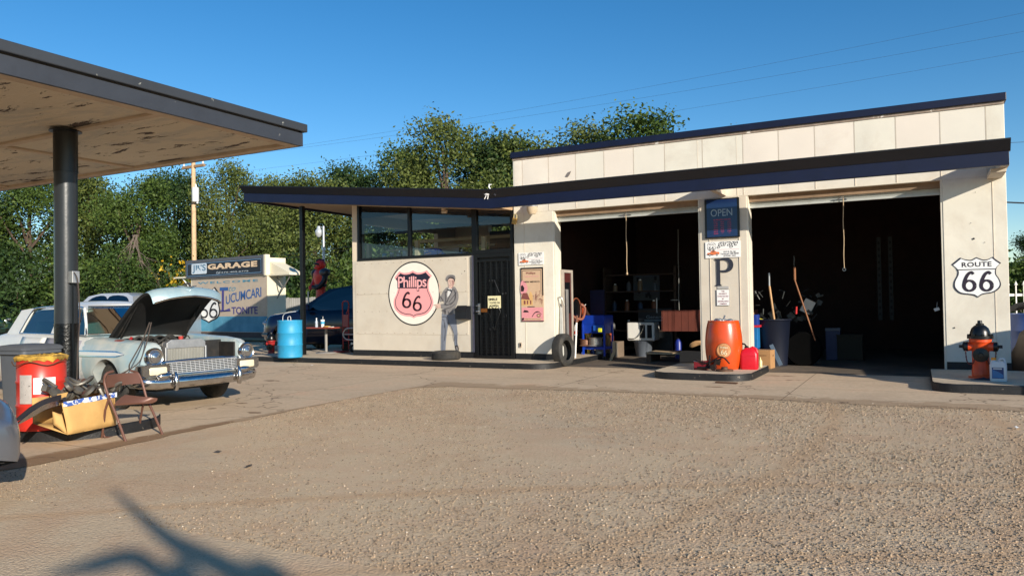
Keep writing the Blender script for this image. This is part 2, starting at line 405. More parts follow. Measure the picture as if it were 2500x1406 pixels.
# thin sheet-metal seams and screws
sm = MB()
seams = [1145+0*0]
for zx in (145, 268, 395, 528, 667, 813, 967, 990, 1150, 1180, 1347, 1517, 1703, 1897, 2105, 2320):
    px = 1200+zx/1.923; x = wp(px, 430-.1*(px-1250))[0]
    sm.bx(x-.004, x+.004, WY-.007, WY, 3.56, ZT-.03)
    if zx not in (967, 990): sm.bx(x-.004, x+.004, WY-.007, WY, ZB+.02, 3.56)
for px in (1282,): x = wp(px, 700)[0]; sm.bx(x-.004, x+.004, WY-.006, WY, .25, ZB)
x = wp(2428, 650)[0]; sm.bx(x-.004, x+.004, WY-.006, WY, .25, ZB)
for px in (1735, 1807): x = wp(px, 700)[0]; sm.bx(x-.005, x+.005, WY-.012, WY, .12, ZB)
bsplit('seam', sm, M('seam_metal', S(214, 200, 180), .5, var=.1), bld)
# rumpled panels: shallow sheets proud of the wall, each slightly different
tones = [pinkcream, cream, M('cool_cream', S(226, 218, 202), .5, var=.04, scale=1.2, bump=.25, bscale=3), M('warm_cream', S(230, 218, 202), .48, var=.04, scale=1.2, bump=.25, bscale=3)]
pxs = [XL+.02]+[wp(1200+zx/1.923, 430-.1*(zx/1.923-50))[0] for zx in (145, 268, 395, 528, 667, 813, 990, 1180, 1347, 1517, 1703, 1897, 2105, 2320)]+[X6-.01]
pn = MB()
for i in range(len(pxs)-1):
    a, b = pxs[i]+.008, pxs[i+1]-.008; rows = []
    amp = rnd.uniform(-.008, .010)
    for j in range(9):
        z = 3.5+(ZT-.05-3.5)*j/8
        rows.append([(a+(b-a)*k/8, WY-.004-max(0, amp*math.sin(math.pi*k/8)*(1.2-.6*j/8))-rnd.uniform(0, .0012), z) for k in range(9)])
    pn.grid(rows, mi=(0, 0, 3, 2, 3, 2, 1, 1, 3, 3, 0, 1, 3, 2, 1)[i % 15])
bpart('wall_panel', pn, tones, smooth=True)
sk = MB(); sk.bx(XL, X1+.002, WY-.006, WY+.31, .1, .24); sk.bx(X5, X6+.003, WY-.006, WY+.31, .1, .24); sk.bx(-11.83, -8.45, WY-.006, WY+.2, .1, .25)
bsplit('skirting', sk, kerbk, bld)
tr = MB(); tr.bx(XL-.03, X6+.03, WY-.06, WY+.33, ZT, ZT+.125); tr.bx(X6-.28, X6+.03, WY+.33, 21.25, ZT, ZT+.125); tr.bx(XL-.03, XL+.28, WY+.33, 21.25, ZT, ZT+.125)
bpart('parapet_cap', tr, navy, bevel=.01)
fg = MB(); fg.bx(XL, X6, WY-.022, WY-.001, ZT-.045, ZT-.003); pk = MB(); pk.flat([tuple(q) for q in cat([wp(1380, 432), wp(1386, 420), wp(1394, 417), wp(1393, 424), wp(1388, 426), wp(1387, 433)], 2, True)] if False else [wp(1380, 432), wp(1386, 422), wp(1395, 418), wp(1392, 426), wp(1387, 433)], WF, .014); bpart('peeled_patch', pk, M('bare_patch', S(120, 112, 108), .7, var=.3, scale=30), recalc=False)
bpart('flashing', fg, M('old_flashing', S(150, 132, 116), .6, var=.3, scale=8, chips=(S(225, 214, 200), 5, .6)))
# roof deck and dark inside lining
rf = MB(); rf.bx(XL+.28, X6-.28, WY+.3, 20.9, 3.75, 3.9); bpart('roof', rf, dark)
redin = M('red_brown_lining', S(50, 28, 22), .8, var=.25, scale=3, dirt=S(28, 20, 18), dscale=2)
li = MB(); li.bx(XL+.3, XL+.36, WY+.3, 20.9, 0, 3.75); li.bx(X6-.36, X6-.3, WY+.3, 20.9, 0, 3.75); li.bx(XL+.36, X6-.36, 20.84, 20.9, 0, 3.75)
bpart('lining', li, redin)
li = MB(); li.bx(-5.0, -2.95, 16.35, 16.42, .62, 1.08)
for k in range(14): li.bx(-5.02+k*.15, -5.01+k*.15, 16.345, 16.35, .62, 1.08)
bpart('sunpatch_panel', li, M('red_sunpatch', S(104, 50, 36), .8, var=.15, scale=4, dirt=S(90, 44, 34), dscale=3))  # added panel, sized and coloured to stand for the sunlit patch inside
hl_ = MB()
for hx_, hy_, rr_ in ((2377, 583, .016), (2370, 545, .007), (2404, 592, .007), (2330, 800, .012), (2381, 470, .006), (1135, 662, .012), (1128, 668, .008)):
    x, z = wp(hx_, hy_); bpart('bolt_hole', MB().flat([(x+rr_*math.cos(a), z+rr_*math.sin(a)) for a in [j*math.pi/5 for j in range(10)]], WF, .0105), dark, recalc=False)
# jambs
jm = MB(); jm.bx(X1, X1+.03, WY+.01, WY+.3, .012, ZB); jm.bx(X5-.03, X5, WY+.01, WY+.3, .012, ZB); jm.bx(X2-.022, X2, WY+.01, WY+.3, .012, ZB); jm.bx(X3, X3+.03, WY+.01, WY+.3, .012, ZB)
bsplit('door_jamb', jm, M('jamb', S(222, 214, 196), .5, var=.06), bld)
for (a, b) in ((X1+.03, X2-.022), (X3+.03, X5-.03)):
    t = MB(); t.bx(a, b, WY+.17, WY+.22, 2.955, 3.07); t.bx(a, b, WY+.16, WY+.175, 2.955, 2.985)
    for k in range(5): t.bx(a, b, WY+.16+.0, WY+.165, 3.0+k*.014, 3.004+k*.014)
    dr = bpart('garage_door', t, M('rolled_door', S(196, 198, 192), .4, .2, var=.06, dirt=S(150, 150, 140)), bevel=.004)
    t = MB(); t.bx(a, b, WY+.11, WY+.16, 3.06, 3.17); dr2 = bpart('door_track', t, M('track_brown', S(140, 116, 92), .7, var=.2))
    xh = a+(b-a)*.5; hm = MB(); hm.bx(xh-.12, xh+.12, WY+.14, WY+.157, 2.985, 3.0); hm.tube([(xh+.1, WY+.14, 3.0), (xh+.03, WY+.1, 3.03), (xh-.04, WY+.13, 2.99)], .008, 6)
    part('handle', hm, steel, dr, world=True)
# bracketed fascia beam, 1 m in front of the bays, and the office canopy it runs into
FY = WY-1.0
def zfas(x):  # bottom of fascia
    return 3.185 if x > -7.48 else 3.185+(-7.48-x)*(3.852-3.185)/6.85
fb = MB(); fu = MB()
fx = [-14.33, -12.5, -10.5, -8.5, -7.48, -5, -2.5, 0, 1.21]
def run(mb, xs, prof, mi=0):
    rows = []
    for x in xs: rows.append([(x, FY+dy, zfas(x)+dz) for dy, dz in prof])
    mb.grid(rows, mi, cu=True); k = len(prof); mb.add(rows[0], [tuple(range(k))], mi); mb.add(rows[-1], [tuple(range(k-1, -1, -1))], mi)
run(fb, fx, [(0, 0), (.09, 0), (.09, .2), (0, .2)])
fx2 = [-14.36]+fx[1:-1]+[1.23]
run(fu, fx2, [(.0, .203), (.09, .203), (.09, .355), (-.1, .375), (-.1, .355)])
fas = bpart('fascia', fb, navy, bevel=.004)
part('fascia_cap', fu, nblack, fas, world=True, label='flared black upper edge of the fascia')
br = MB()
for bxx, w in ((1.17, .05), (-3.1, .05)):
    br.bx(bxx-w, bxx+w, FY+.09, WY, 3.19, 3.52)
br.bx(1.0, 1.2, FY+.3, WY, 3.13, 3.19)
bsplit('bracket', br, M('bracket_cream', S(200, 186, 166), .6, var=.1), bld, bevel=.004)
# office canopy deck
xo = [-14.30, -12.5, -10.5, -8.5, -7.5]
cn = MB()
rows = []
for x in xo: z = zfas(x); rows.append([(x, FY+.09, z+.06), (x, 19.0, z+.06), (x, 19.0, z+.3), (x, FY+.09, z+.3)])
cn.grid(rows, 0, cu=True); cn.add(rows[0], [(0, 1, 2, 3)], 1); cn.add(rows[-1], [(3, 2, 1, 0)], 0)
bpart('canopy_deck', cn, [tin, navy])
le = MB(); le.bx(-14.35, -14.3, FY+.09, 19.05, 3.852, 4.2); le.bx(-14.3, -7.5, 19.0, 19.05, 3.5, 3.7)
bpart('canopy_edge', le, navy)
bt = MB()
rows = [[(x, FY+.2, zfas(x)+.0), (x, FY+.26, zfas(x)+.0), (x, FY+.26, zfas(x)+.06), (x, FY+.2, zfas(x)+.06)] for x in (-12.9, -10.6, -8.6)]
bt.grid(rows, 0, cu=True); bpart('soffit_batten', bt, M('batten', S(190, 172, 146), .6, var=.1))
# office box
og = MB(); og.bx(-11.83, -8.45, WY, WY+.2, .25, 2.345); bpart('office_wall', og, greypaint, bevel=.004, label='putty-grey panelled wall under the office windows')
ol = MB()
zc = lambda x: zfas(x)+.07
rows = [[(x, WY, 2.345), (x, WY, zc(x)), (x, WY+.12, zc(x)), (x, WY+.12, 2.345)] for x in (-11.83, -11.66)]
ol.grid(rows, 0, cu=True); ol.bx(-11.83, -11.66, WY+.2, 18.6, .12, 2.2)
ol.bx(-11.83, -11.7, 17.5, 18.6, 2.2, 3.5); ol.bx(-11.83, -11.7, WY+.12, WY+.3, 2.2, 3.5); ol.bx(-11.83, -11.7, WY+.3, 17.5, 3.25, 3.5)
ol.bx(-11.7, -7.5, 18.4, 18.6, .12, 2.1); ol.bx(-10.6, -7.5, 18.4, 18.6, 2.1, 3.3); ol.bx(-11.7, -10.6, 18.4, 18.6, 3.0, 3.5)
bpart('end_wall', ol, M('end_cream', S(222, 206, 182), .55, var=.06, scale=2))
offin = M('office_inside', S(70, 82, 92), .8, var=.1)
oi = MB(); oi.bx(-11.6, -7.5, 18.3, 18.38, .12, 2.05); oi.bx(-10.5, -7.5, 18.3, 18.38, 2.05, 3.3); oi.bx(-7.52, -7.46, WY+.3, 18.4, .12, 3.4); oi.bx(-11.6, -7.52, WY+.2, 18.3, .1, .125)
bpart('office_lining', oi, offin)
pl = MB()
for (x0, x1, z0, z1) in ((-11.74, -8.62, 1.55, 2.30), (-11.74, -8.62, .62, 1.54)): pl.bx(x0, x1, WY-.008, WY, z0, z1)
bpart('wall_panel', pl, greypaint, bevel=.002)
sc_ = MB()
for zr in (2.27, 1.57, 1.15, .65):
    for k in range(15): sc_.box((-11.68+k*.215, WY-.012, zr+rnd.uniform(-.005, .005)), (.012, .006, .012))
bsplit('screw', sc_, M('screw_rust', S(140, 118, 94), .7, var=.3), bld)
# windows with black frames: (x0,x1)
fr = MB()
def fz(x): return zfas(x)+.068
for x in (-11.63, -10.17, -8.44, -7.52): 
    w = .03 if x != -8.44 else .06
    rows = [[(xx, WY-.02, 2.345), (xx, WY-.02, fz(xx)), (xx, WY+.09, fz(xx)), (xx, WY+.09, 2.345)] for xx in (x-w, x+w)]
    fr.grid(rows, 0, cu=True); fr.add(rows[0], [(0, 1, 2, 3)]); fr.add(rows[1], [(3, 2, 1, 0)])
fr.bx(-11.66, -8.5, WY-.025, WY+.1, 2.345, 2.405); fr.bx(-8.38, -7.49, WY-.025, WY+.1, 2.36, 2.45)
wfr = bpart('window_frame', fr, blackp, bevel=.004)
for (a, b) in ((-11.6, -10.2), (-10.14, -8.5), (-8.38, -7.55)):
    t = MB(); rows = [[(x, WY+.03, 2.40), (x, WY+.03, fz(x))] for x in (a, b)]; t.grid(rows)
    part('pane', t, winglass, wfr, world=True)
    # navy strip painting the canopy's shade across the top of each pane
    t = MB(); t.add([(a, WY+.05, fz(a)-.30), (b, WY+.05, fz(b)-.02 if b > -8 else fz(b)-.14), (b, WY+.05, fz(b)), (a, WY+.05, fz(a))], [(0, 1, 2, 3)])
    part('shade_strip', t, M('navy_shade', S(14, 22, 44), .6, var=.1), wfr, world=True)
sl = MB(); sl.bx(-11.6, -7.55, WY+.1, WY+.5, 2.33, 2.36); bpart('window_shelf', sl, M('shelf_wood', S(150, 120, 84), .7, var=.15))
wk = MB()
for x in (-11.5, -10.1, -8.34): wk.bx(x, x+.09, WY+.11, WY+.2, 2.36, 2.75)
wk.bx(-11.6, -8.5, WY+1.0, WY+1.05, 2.62, 2.66); wk.bx(-11.6, -8.5, WY+2.2, WY+2.25, 2.9, 2.97)
bpart('inner_stud', wk, M('stud', S(200, 180, 140), .6, var=.1))
# barred security door
dr = bpart('door', MB().bx(-8.36, -7.56, WY+.02, WY+.06, .13, 2.30), M('door_black', S(16, 17, 19), .4, var=.2), label='black steel security door')
df = MB()
for a, b, c_, d in ((-8.44, -8.36, .12, 2.36), (-7.56, -7.48, .12, 2.36), (-8.36, -7.56, 2.28, 2.36), (-8.36, -7.56, .125, .19)): df.bx(a, b, WY-.045, WY+.06, c_, d)
part('door_frame', df, blackp, dr, world=True, bevel=.004)
db = MB()
for k in range(6): x = -8.3+k*.137; db.bx(x-.011, x+.011, WY-.04, WY-.015, .17, 2.2)
for z in (.17, 2.2): db.bx(-8.36, -7.56, WY-.042, WY-.012, z-.015, z+.015)
for k in range(28): db.bx(-8.35, -7.57, WY-.004, WY+.018, .22+k*.07, .225+k*.07)
part('bar', db, blackp, dr, world=True, bevel=.003)
ds = MB()
def scroll(cx, cz, r, a0, turns, sgn=1):
    pts = []
    for k in range(17):
        t = k/16; a = a0+sgn*turns*2*math.pi*t; rr = r*(1-.65*t); pts.append((cx+rr*math.cos(a), WY-.05, cz+rr*math.sin(a)))
    return pts
for cx, cz, r, a0, sg in ((-8.03, 1.78, .05, -1.5, 1), (-7.86, 1.78, .05, 4.6, -1), (-8.03, .76, .06, 1.5, -1), (-7.86, .76, .06, 1.6, 1), (-8.2, 1.02, .05, 0, 1), (-7.69, 1.02, .05, 3, -1), (-8.2, 1.5, .05, 0, -1), (-7.69, 1.5, .05, 3, 1)):
    ds.tube(scroll(cx, cz, r, a0, 1.1, sg), .006, 5)
for s_ in (-1, 1):
    ds.tube([(-7.945, WY-.05, .72), (-7.945+s_*.05, WY-.05, .9), (-7.945+s_*.15, WY-.05, 1.12), (-7.945+s_*.1, WY-.05, 1.25), (-7.945, WY-.05, 1.18)], .007, 5)
    ds.tube([(-7.945, WY-.05, 1.8), (-7.945+s_*.05, WY-.05, 1.7), (-7.945+s_*.13, WY-.05, 1.52)], .007, 5)
part('scrollwork', ds, blackp, dr, world=True, smooth=True)
hd = MB(); hd.bx(-8.34, -8.28, WY-.075, WY-.04, 1.06, 1.30); hd.tube([(-8.31, WY-.08, 1.25), (-8.37, WY-.1, 1.25)], .015, 8); hd.tube([(-8.31, WY-.08, 1.13), (-8.37, WY-.1, 1.13)], .02, 8)
part('lock', hd, steel, dr, world=True, bevel=.004)
hd = MB(); hd.bx(-8.27, -8.12, WY-.06, WY-.045, 1.11, 1.19); part('handle', hd, M('brass_plate', S(150, 92, 44), .4, .7, var=.2), dr, world=True, bevel=.003)
jb = MB(); jb.bx(-8.49, -8.455, WY-.05, WY, .25, 2.34); bpart('door_post', jb, M('post_grey', S(70, 70, 84), .5, var=.1))
# canopy post
ps = thing('canopy_post', 'slim black square steel post holding the office canopy, beside the blue barrel', 'post', (-13.2, 13.83, .118))
part('shaft', MB().bx(-.05, .05, -.05, .05, 0, 3.62), blackp, ps, bevel=.008)
part('foot_plate', MB().bx(-.09, .09, -.09, .09, 0, .012), steel, ps, bevel=.003)
# ================================================================ painted emblems and signs on the wall
def pz(ox, oy, sc, Y=WY):   # pixel in an enlarged crop -> (X, Z) on the wall plane
    return lambda x, y: wp(ox+x/sc, oy+y/sc, Y)
def conv(f, pts): return [f(*p) for p in pts]
def smooth_poly(f, pts, n=6): return [tuple(q) for q in cat([Vector((*f(*p), 0)) for p in pts], n, True)]
def P2(poly): return [(p[0], p[1]) for p in poly]
paintw = M('sign_white', S(238, 232, 218), .5, var=.03)
pink = M('sign_pink', S(240, 164, 164), .5, var=.03)
def art(name, layers, parent, w0=.010, step=.0025, **kw):
    """layers: list of (poly, material); each flat, one step prouder than the last"""
    mats = []; mb = MB()
    for i, (poly, mt) in enumerate(layers):
        if mt not in mats: mats.append(mt)
        if isinstance(poly, MB): mb.add(poly.v, poly.f, mats.index(mt))
        else: mb.flat(poly, WF, w0+step*i, mats.index(mt))
    return part(name, mb, mats, parent, world=True, recalc=False, **kw)
def stroke(pts, wd):
    """ribbon polygon along pts with widths"""
    L, Rr = [], []; k = len(pts); wd = wd if isinstance(wd, (list, tuple)) else [wd]*k
    for i in range(k):
        a = Vector(pts[max(0, i-1)][:2]); b = Vector(pts[min(k-1, i+1)][:2]); t = (b-a).normalized(); nn_ = Vector((-t.y, t.x))
        p = Vector(pts[i][:2]); L.append(tuple(p+nn_*wd[i]/2)); Rr.append(tuple(p-nn_*wd[i]/2))
    return L, Rr
def ribbon(mb, pts, wd, w, mi=0, fn=None):
    L, Rr = stroke(pts, wd); fn = fn or WF; k = len(L)
    mb.add([fn(u, v, w) for u, v in L]+[fn(u, v, w) for u, v in Rr], [(i, i+1, k+i+1, k+i) for i in range(k-1)], mi)
def six(cx, cy, h, wdt, thick=.19):
    """a painted 6: ball-topped tail and bowl; returns list of (points, widths)"""
    bowl = [(cx+wdt*.5*math.cos(a), cy-h*.22+h*.26*math.sin(a)) for a in [2*math.pi*j/28 for j in range(29)]]
    tail = cat([(cx+wdt*.40, cy+h*.36), (cx+wdt*.22, cy+h*.46), (cx-wdt*.1, cy+h*.36), (cx-wdt*.38, cy+h*.08), (cx-wdt*.5, cy-h*.2)], 6)
    bw = [h*thick*(.62+.38*abs(math.cos(2*math.pi*j/28))) for j in range(29)]
    tw = [h*thick*(.75+.25*(j/(len(tail)-1))) for j in range(len(tail))]
    return [(bowl, bw), (tail, tw)]

# --- big round emblem on the office wall
f6 = pz(900, 620, 5.021)
cxz = f6(555, 484); rx = abs(f6(870, 484)[0]-f6(238, 484)[0])/2; rz = abs(f6(555, 92)[1]-f6(555, 878)[1])/2
sh = [(545, 205), (560, 212), (600, 228), (650, 226), (690, 214), (718, 200), (718, 200), (745, 232), (782, 268), (782, 268), (752, 300), (740, 360), (742, 430), (765, 490), (792, 560), (795, 620), (770, 680), (720, 735), (650, 760), (590, 770), (558, 788), (558, 788), (520, 768), (450, 760), (385, 735), (330, 680), (312, 620), (316, 560), (345, 490), (362, 430), (360, 370), (345, 320), (320, 292), (320, 292), (352, 250), (380, 214), (380, 214), (430, 232), (490, 228), (530, 212)]
shp = P2(smooth_poly(f6, sh, 4))
xm = cxz[0]
def clip_top(poly, zcut_l, zcut_r, x0, x1):
    zc_ = lambda x: zcut_l+(zcut_r-zcut_l)*(x-x0)/(x1-x0)
    ins = [q for q in poly if q[1] >= zc_(q[0])]
    # rotate so that the run is contiguous
    idx = [i for i, q in enumerate(poly) if q[1] >= zc_(q[0])]; k = len(poly)
    st_ = next(i for i in idx if (i-1) % k not in idx); run_ = []
    i = st_
    while i in idx: run_.append(poly[i]); i = (i+1) % k
    return run_
zl, zr_ = f6(350, 428)[1], f6(742, 424)[1]
def shrink(poly, d):
    xs_ = [q[0] for q in poly]; ys_ = [q[1] for q in poly]; cx = (min(xs_)+max(xs_))/2; cy = (min(ys_)+max(ys_))/2; kx = 1-2*d/(max(xs_)-min(xs_)); ky = 1-2*d/(max(ys_)-min(ys_))
    return [(cx+(q[0]-cx)*kx, cy+(q[1]-cy)*ky) for q in poly]
sh_dark = shrink(shp, .045); sh_line = shrink(shp, .045); sh_pink = shrink(shp, .062)
ov = ell(cxz[0], cxz[1], rx, rz, 64); ovi = ell(cxz[0], cxz[1], rx-.03, rz-.03, 64)
emb = MB(); L66 = MB(); Lp = MB()
for (cx, cy, h, wd_) in ((473, 562, 190, 88), (603, 605, 180, 88)):
    c0 = f6(cx, cy); hh = f6(cx, cy-h/2)[1]-f6(cx, cy+h/2)[1]; ww = f6(cx+wd_/2, cy)[0]-f6(cx-wd_/2, cy)[0]
    for pts, wd in six(c0[0], c0[1], hh, ww, .165): ribbon(L66, pts, wd, .0225)
b0 = f6(362, 418); b1 = f6(722, 262)
# condensed script-like word, descender on the p: sized so x-height sits in the dark band
c0 = f6(362, 455); 
addtext(Lp, 'Phillips', (b0[0]+.015, c0[1], b1[0]-.015, b1[1]-.01), WF, .0235, bold=.012, sp=.9)
Lk = MB(); addtext(Lk, 'Phillips', (b0[0]-.002, c0[1]-.015, b1[0]+.002, b1[1]+.004), WF, .0205, bold=.05, sp=.9)
darktop = clip_top(sh_dark, zl, zr_, xm-.5, xm+.5)
lay = [(ov, inkb), (ovi, paintw), (shp, pink), (sh_line, ink2), (sh_pink, pink), (darktop, ink2)]
mats = [inkb, paintw, pink, ink2]
mb = MB()
for i, (poly, mt) in enumerate(lay): mb.flat(poly, WF, .011+.0016*i, mats.index(mt))
part('painted_emblem', mb, mats, bld, world=True, recalc=False, label='large painted oval with a black and pink shield reading Phillips 66')
part('lettering', L66, M('maroon_ink', S(44, 18, 30), .5, var=.1), D.objects['painted_emblem'], world=True, recalc=False)
part('lettering', Lk, ink2, D.objects['painted_emblem'], world=True, recalc=False)
part('lettering', Lp, M('pale_pink', S(246, 176, 176), .5, var=.02), D.objects['painted_emblem'], world=True, recalc=False)

# --- painted attendant (crop 1020,650 scale 6.393)
fm = pz(1020, 650, 6.393)
A = lambda *p: conv(fm, p)
gy1 = M('jacket_grey', S(134, 130, 128), .6, var=.08, scale=18); gy2 = M('jacket_shadow', S(74, 72, 78), .6, var=.08); gy3 = M('trouser_grey', S(124, 130, 142), .6, var=.07, scale=15)
sk1 = M('painted_skin', S(216, 184, 168), .6, var=.05, scale=20); sk2 = M('painted_skin_shade', S(178, 138, 128), .6, var=.05)
hairm = M('painted_hair', S(58, 52, 54), .6, var=.1)
cur = lambda pts, n=5: P2(smooth_poly(fm, pts, n))
lays = [
 (cur([(372, 1333), (368, 1150), (368, 960), (380, 800), (385, 740), (480, 735), (560, 735), (604, 780), (612, 900), (625, 1060), (622, 1190), (632, 1240), (588, 1246), (575, 1150), (562, 1050), (520, 950), (490, 880), (468, 980), (450, 1100), (440, 1240), (435, 1335), (434, 1335)]), gy3),
 (cur([(588, 1240), (628, 1236), (646, 1290), (632, 1333), (612, 1330), (596, 1290)]), hairm),
 (cur([(600, 1262), (622, 1255), (630, 1300), (616, 1312)]), gy1),
 (cur([(352, 545), (344, 440), (352, 425), (366, 465), (395, 400), (440, 345), (480, 325), (575, 320), (612, 365), (636, 420), (640, 500), (612, 600), (585, 655), (560, 665), (556, 750), (500, 762), (395, 745), (385, 735), (400, 670), (430, 640), (405, 545), (370, 552)]), gy1),
 (cur([(468, 482), (470, 400), (478, 345), (535, 345), (548, 372), (520, 420), (490, 462)]), M('shirt_white', S(222, 220, 216), .6, var=.03)),
 (cur([(360, 620), (366, 590), (420, 585), (500, 585), (560, 560), (600, 600), (580, 650), (500, 672), (420, 665), (380, 655)]), gy1),
 (cur([(252, 604), (300, 590), (345, 586), (362, 600), (362, 640), (325, 655), (292, 652), (282, 625), (300, 610), (262, 612)]), sk1),
 (cur([(328, 262), (340, 266), (355, 300), (357, 345), (345, 425), (340, 360), (336, 300)]), sk1),
 (cur([(478, 230), (482, 200), (530, 178), (575, 205), (578, 262), (566, 300), (545, 338), (515, 352), (492, 335), (486, 290)]), sk1),
 (cur([(540, 230), (576, 235), (566, 300), (545, 338), (520, 352), (548, 310)]), sk2),
 (cur([(470, 235), (474, 190), (520, 165), (580, 185), (588, 225), (575, 245), (568, 205), (520, 188), (488, 205)]), hairm),
 (cur([(455, 210), (452, 180), (478, 142), (530, 132), (580, 142), (596, 180), (592, 205), (560, 172), (510, 168), (480, 195), (468, 228)]), gy1),
 (cur([(478, 222), (490, 188), (530, 174), (572, 188), (582, 210), (560, 192), (520, 186), (495, 198)]), hairm),
 (A((478, 352), (506, 366), (536, 362), (530, 392), (508, 378), (482, 376)), inkb),
]
o_ = art('painted_attendant', lays, bld, .011, .0012, label='painted mural of a smiling attendant in a grey uniform and cap pointing at the emblem')
ln = MB()
def line(pts, wd, w=.0285): ribbon(ln, [tuple(q) for q in cat([Vector((*fm(*p), 0)) for p in pts], 5)], wd, w)
for pts, wd in (([(440, 390), (450, 480), (450, 600)], .012), ([(560, 345), (520, 440), (465, 560)], .012), ([(575, 360), (600, 420), (590, 520), (520, 600)], .014), ([(620, 400), (560, 480), (500, 560)], .010), ([(385, 680), (440, 690), (440, 730)], .012), ([(440, 672), (442, 750)], .012), ([(490, 700), (500, 735), (545, 735)], .010), ([(385, 790), (440, 780), (470, 800)], .01), ([(400, 900), (402, 1060), (405, 1330)], .006), ([(490, 880), (560, 1010), (585, 1160)], .012), ([(470, 780), (480, 870), (520, 930)], .014), ([(430, 880), (445, 1000), (430, 1160)], .01), ([(395, 820), (430, 860), (432, 960)], .008),
                ([(366, 470), (400, 520), (405, 545)], .012), ([(420, 590), (480, 600), (560, 560)], .012), ([(430, 664), (520, 640), (590, 590)], .010), ([(610, 1060), (615, 1130), (622, 1230)], .01), ([(395, 700), (415, 690), (430, 720)], .01), ([(450, 395), (470, 400), (478, 350)], .01), ([(548, 405), (535, 390), (560, 350)], .01), ([(455, 205), (520, 150), (585, 165)], .007)):
    line(pts, wd)
part('fold_line', ln, gy2, o_, world=True, recalc=False)
ln = MB()
for pts, wd in (([(500, 238), (512, 234), (522, 238)], .007), ([(542, 238), (554, 234), (566, 240)], .007), ([(496, 226), (510, 220), (522, 226)], .006), ([(540, 226), (556, 220), (568, 228)], .006), ([(528, 245), (522, 270), (534, 276)], .006), ([(502, 295), (520, 303), (544, 292)], .009), ([(576, 250), (580, 268), (572, 280)], .006), ([(262, 608), (300, 602)], .004), ([(290, 622), (330, 620)], .004), ([(292, 636), (328, 636)], .004)):
    line(pts, wd)
part('face_line', ln, sk2, o_, world=True, recalc=False)

# --- route shield on the right pier (crop 2260,600 scale 3.7)
f5 = pz(2260, 600, 3.7)
sh = [(455, 103), (455, 103), (500, 120), (530, 126), (570, 118), (605, 99), (605, 99), (640, 128), (681, 155), (681, 155), (640, 200), (636, 255), (662, 295), (680, 345), (665, 385), (612, 422), (545, 434), (505, 445), (471, 468), (471, 468), (440, 450), (400, 443), (310, 430), (258, 383), (254, 335), (268, 300), (287, 262), (284, 215), (235, 168), (235, 168), (270, 140), (310, 107), (310, 107), (350, 122), (400, 128), (430, 118)]
shp = P2(smooth_poly(f5, sh, 4)); shi = shrink(shp, .02)
mb = MB(); mb.flat(shp, WF, .009, 0); mb.flat(shi, WF, .011, 1)
a = f5(284, 218); b = f5(637, 208); mb.flat([(a[0], a[1]-.008), (b[0], b[1]-.008), (b[0], b[1]+.006), (a[0], a[1]+.006)], WF, .013, 0)
rs = part('painted_shield', mb, [ink2, M('shield_white', S(240, 240, 236), .45, var=.02)], bld, world=True, recalc=False, label='painted white highway shield reading ROUTE 66')
mb = MB(); a = f5(326, 194); b = f5(594, 142); addtext(mb, 'ROUTE', (a[0], a[1], b[0], b[1]), WF, .0135, bold=.02, sp=1.08)
for (cx, cy, h, wd_) in ((393, 322, 176, 98), (548, 320, 176, 98)):
    c0 = f5(cx, cy); hh = f5(cx, cy-h/2)[1]-f5(cx, cy+h/2)[1]; ww = f5(cx+wd_/2, cy)[0]-f5(cx-wd_/2, cy)[0]
    for i_, (pts, wd) in enumerate(six(c0[0], c0[1], hh, ww, .17)): ribbon(mb, pts, wd, .0135+.0015*i_)
part('lettering', mb, M('shield_ink', S(40, 30, 44), .5, var=.1), rs, world=True, recalc=False)

# --- big P on the middle pier (crop 1640,470 scale 2.87)
f3 = pz(1640, 470, 2.869)
zp = lambda y: f3(365, y)[1]; xp_ = lambda x: f3(x, 560)[0]
mb = MB()
mb.flat([(xp_(316), zp(645)), (xp_(341), zp(645)), (xp_(341), zp(466)), (xp_(316), zp(466))], WF, .016)
mb.flat([(xp_(304), zp(654)), (xp_(353), zp(654)), (xp_(344), zp(643)), (xp_(312), zp(643))], WF, .0165)
mb.flat([(xp_(300), zp(463)), (xp_(345), zp(463)), (xp_(345), zp(474)), (xp_(312), zp(476))], WF, .0165)
bowl = cat([(xp_(341), zp(469)), (xp_(380), zp(467)), (xp_(408), zp(480)), (xp_(418), zp(508)), (xp_(408), zp(536)), (xp_(380), zp(551)), (xp_(341), zp(550))], 5)
k = len(bowl); ribbon(mb, bowl, [.028+.055*math.sin(math.pi*i/(k-1))**1.5 for i in range(k)], .0172)
part('painted_letter', mb, M('slate_ink', S(40, 44, 56), .6, var=.1), bld, world=True, recalc=False, label='large dark serif letter P painted on the pier')
mb = MB(); mb.bx(xp_(318), xp_(397), WY-.012, WY-.0005, zp(674), zp(656)); bpart('paint_patch', mb, M('patch_grey', S(168, 166, 162), .6))

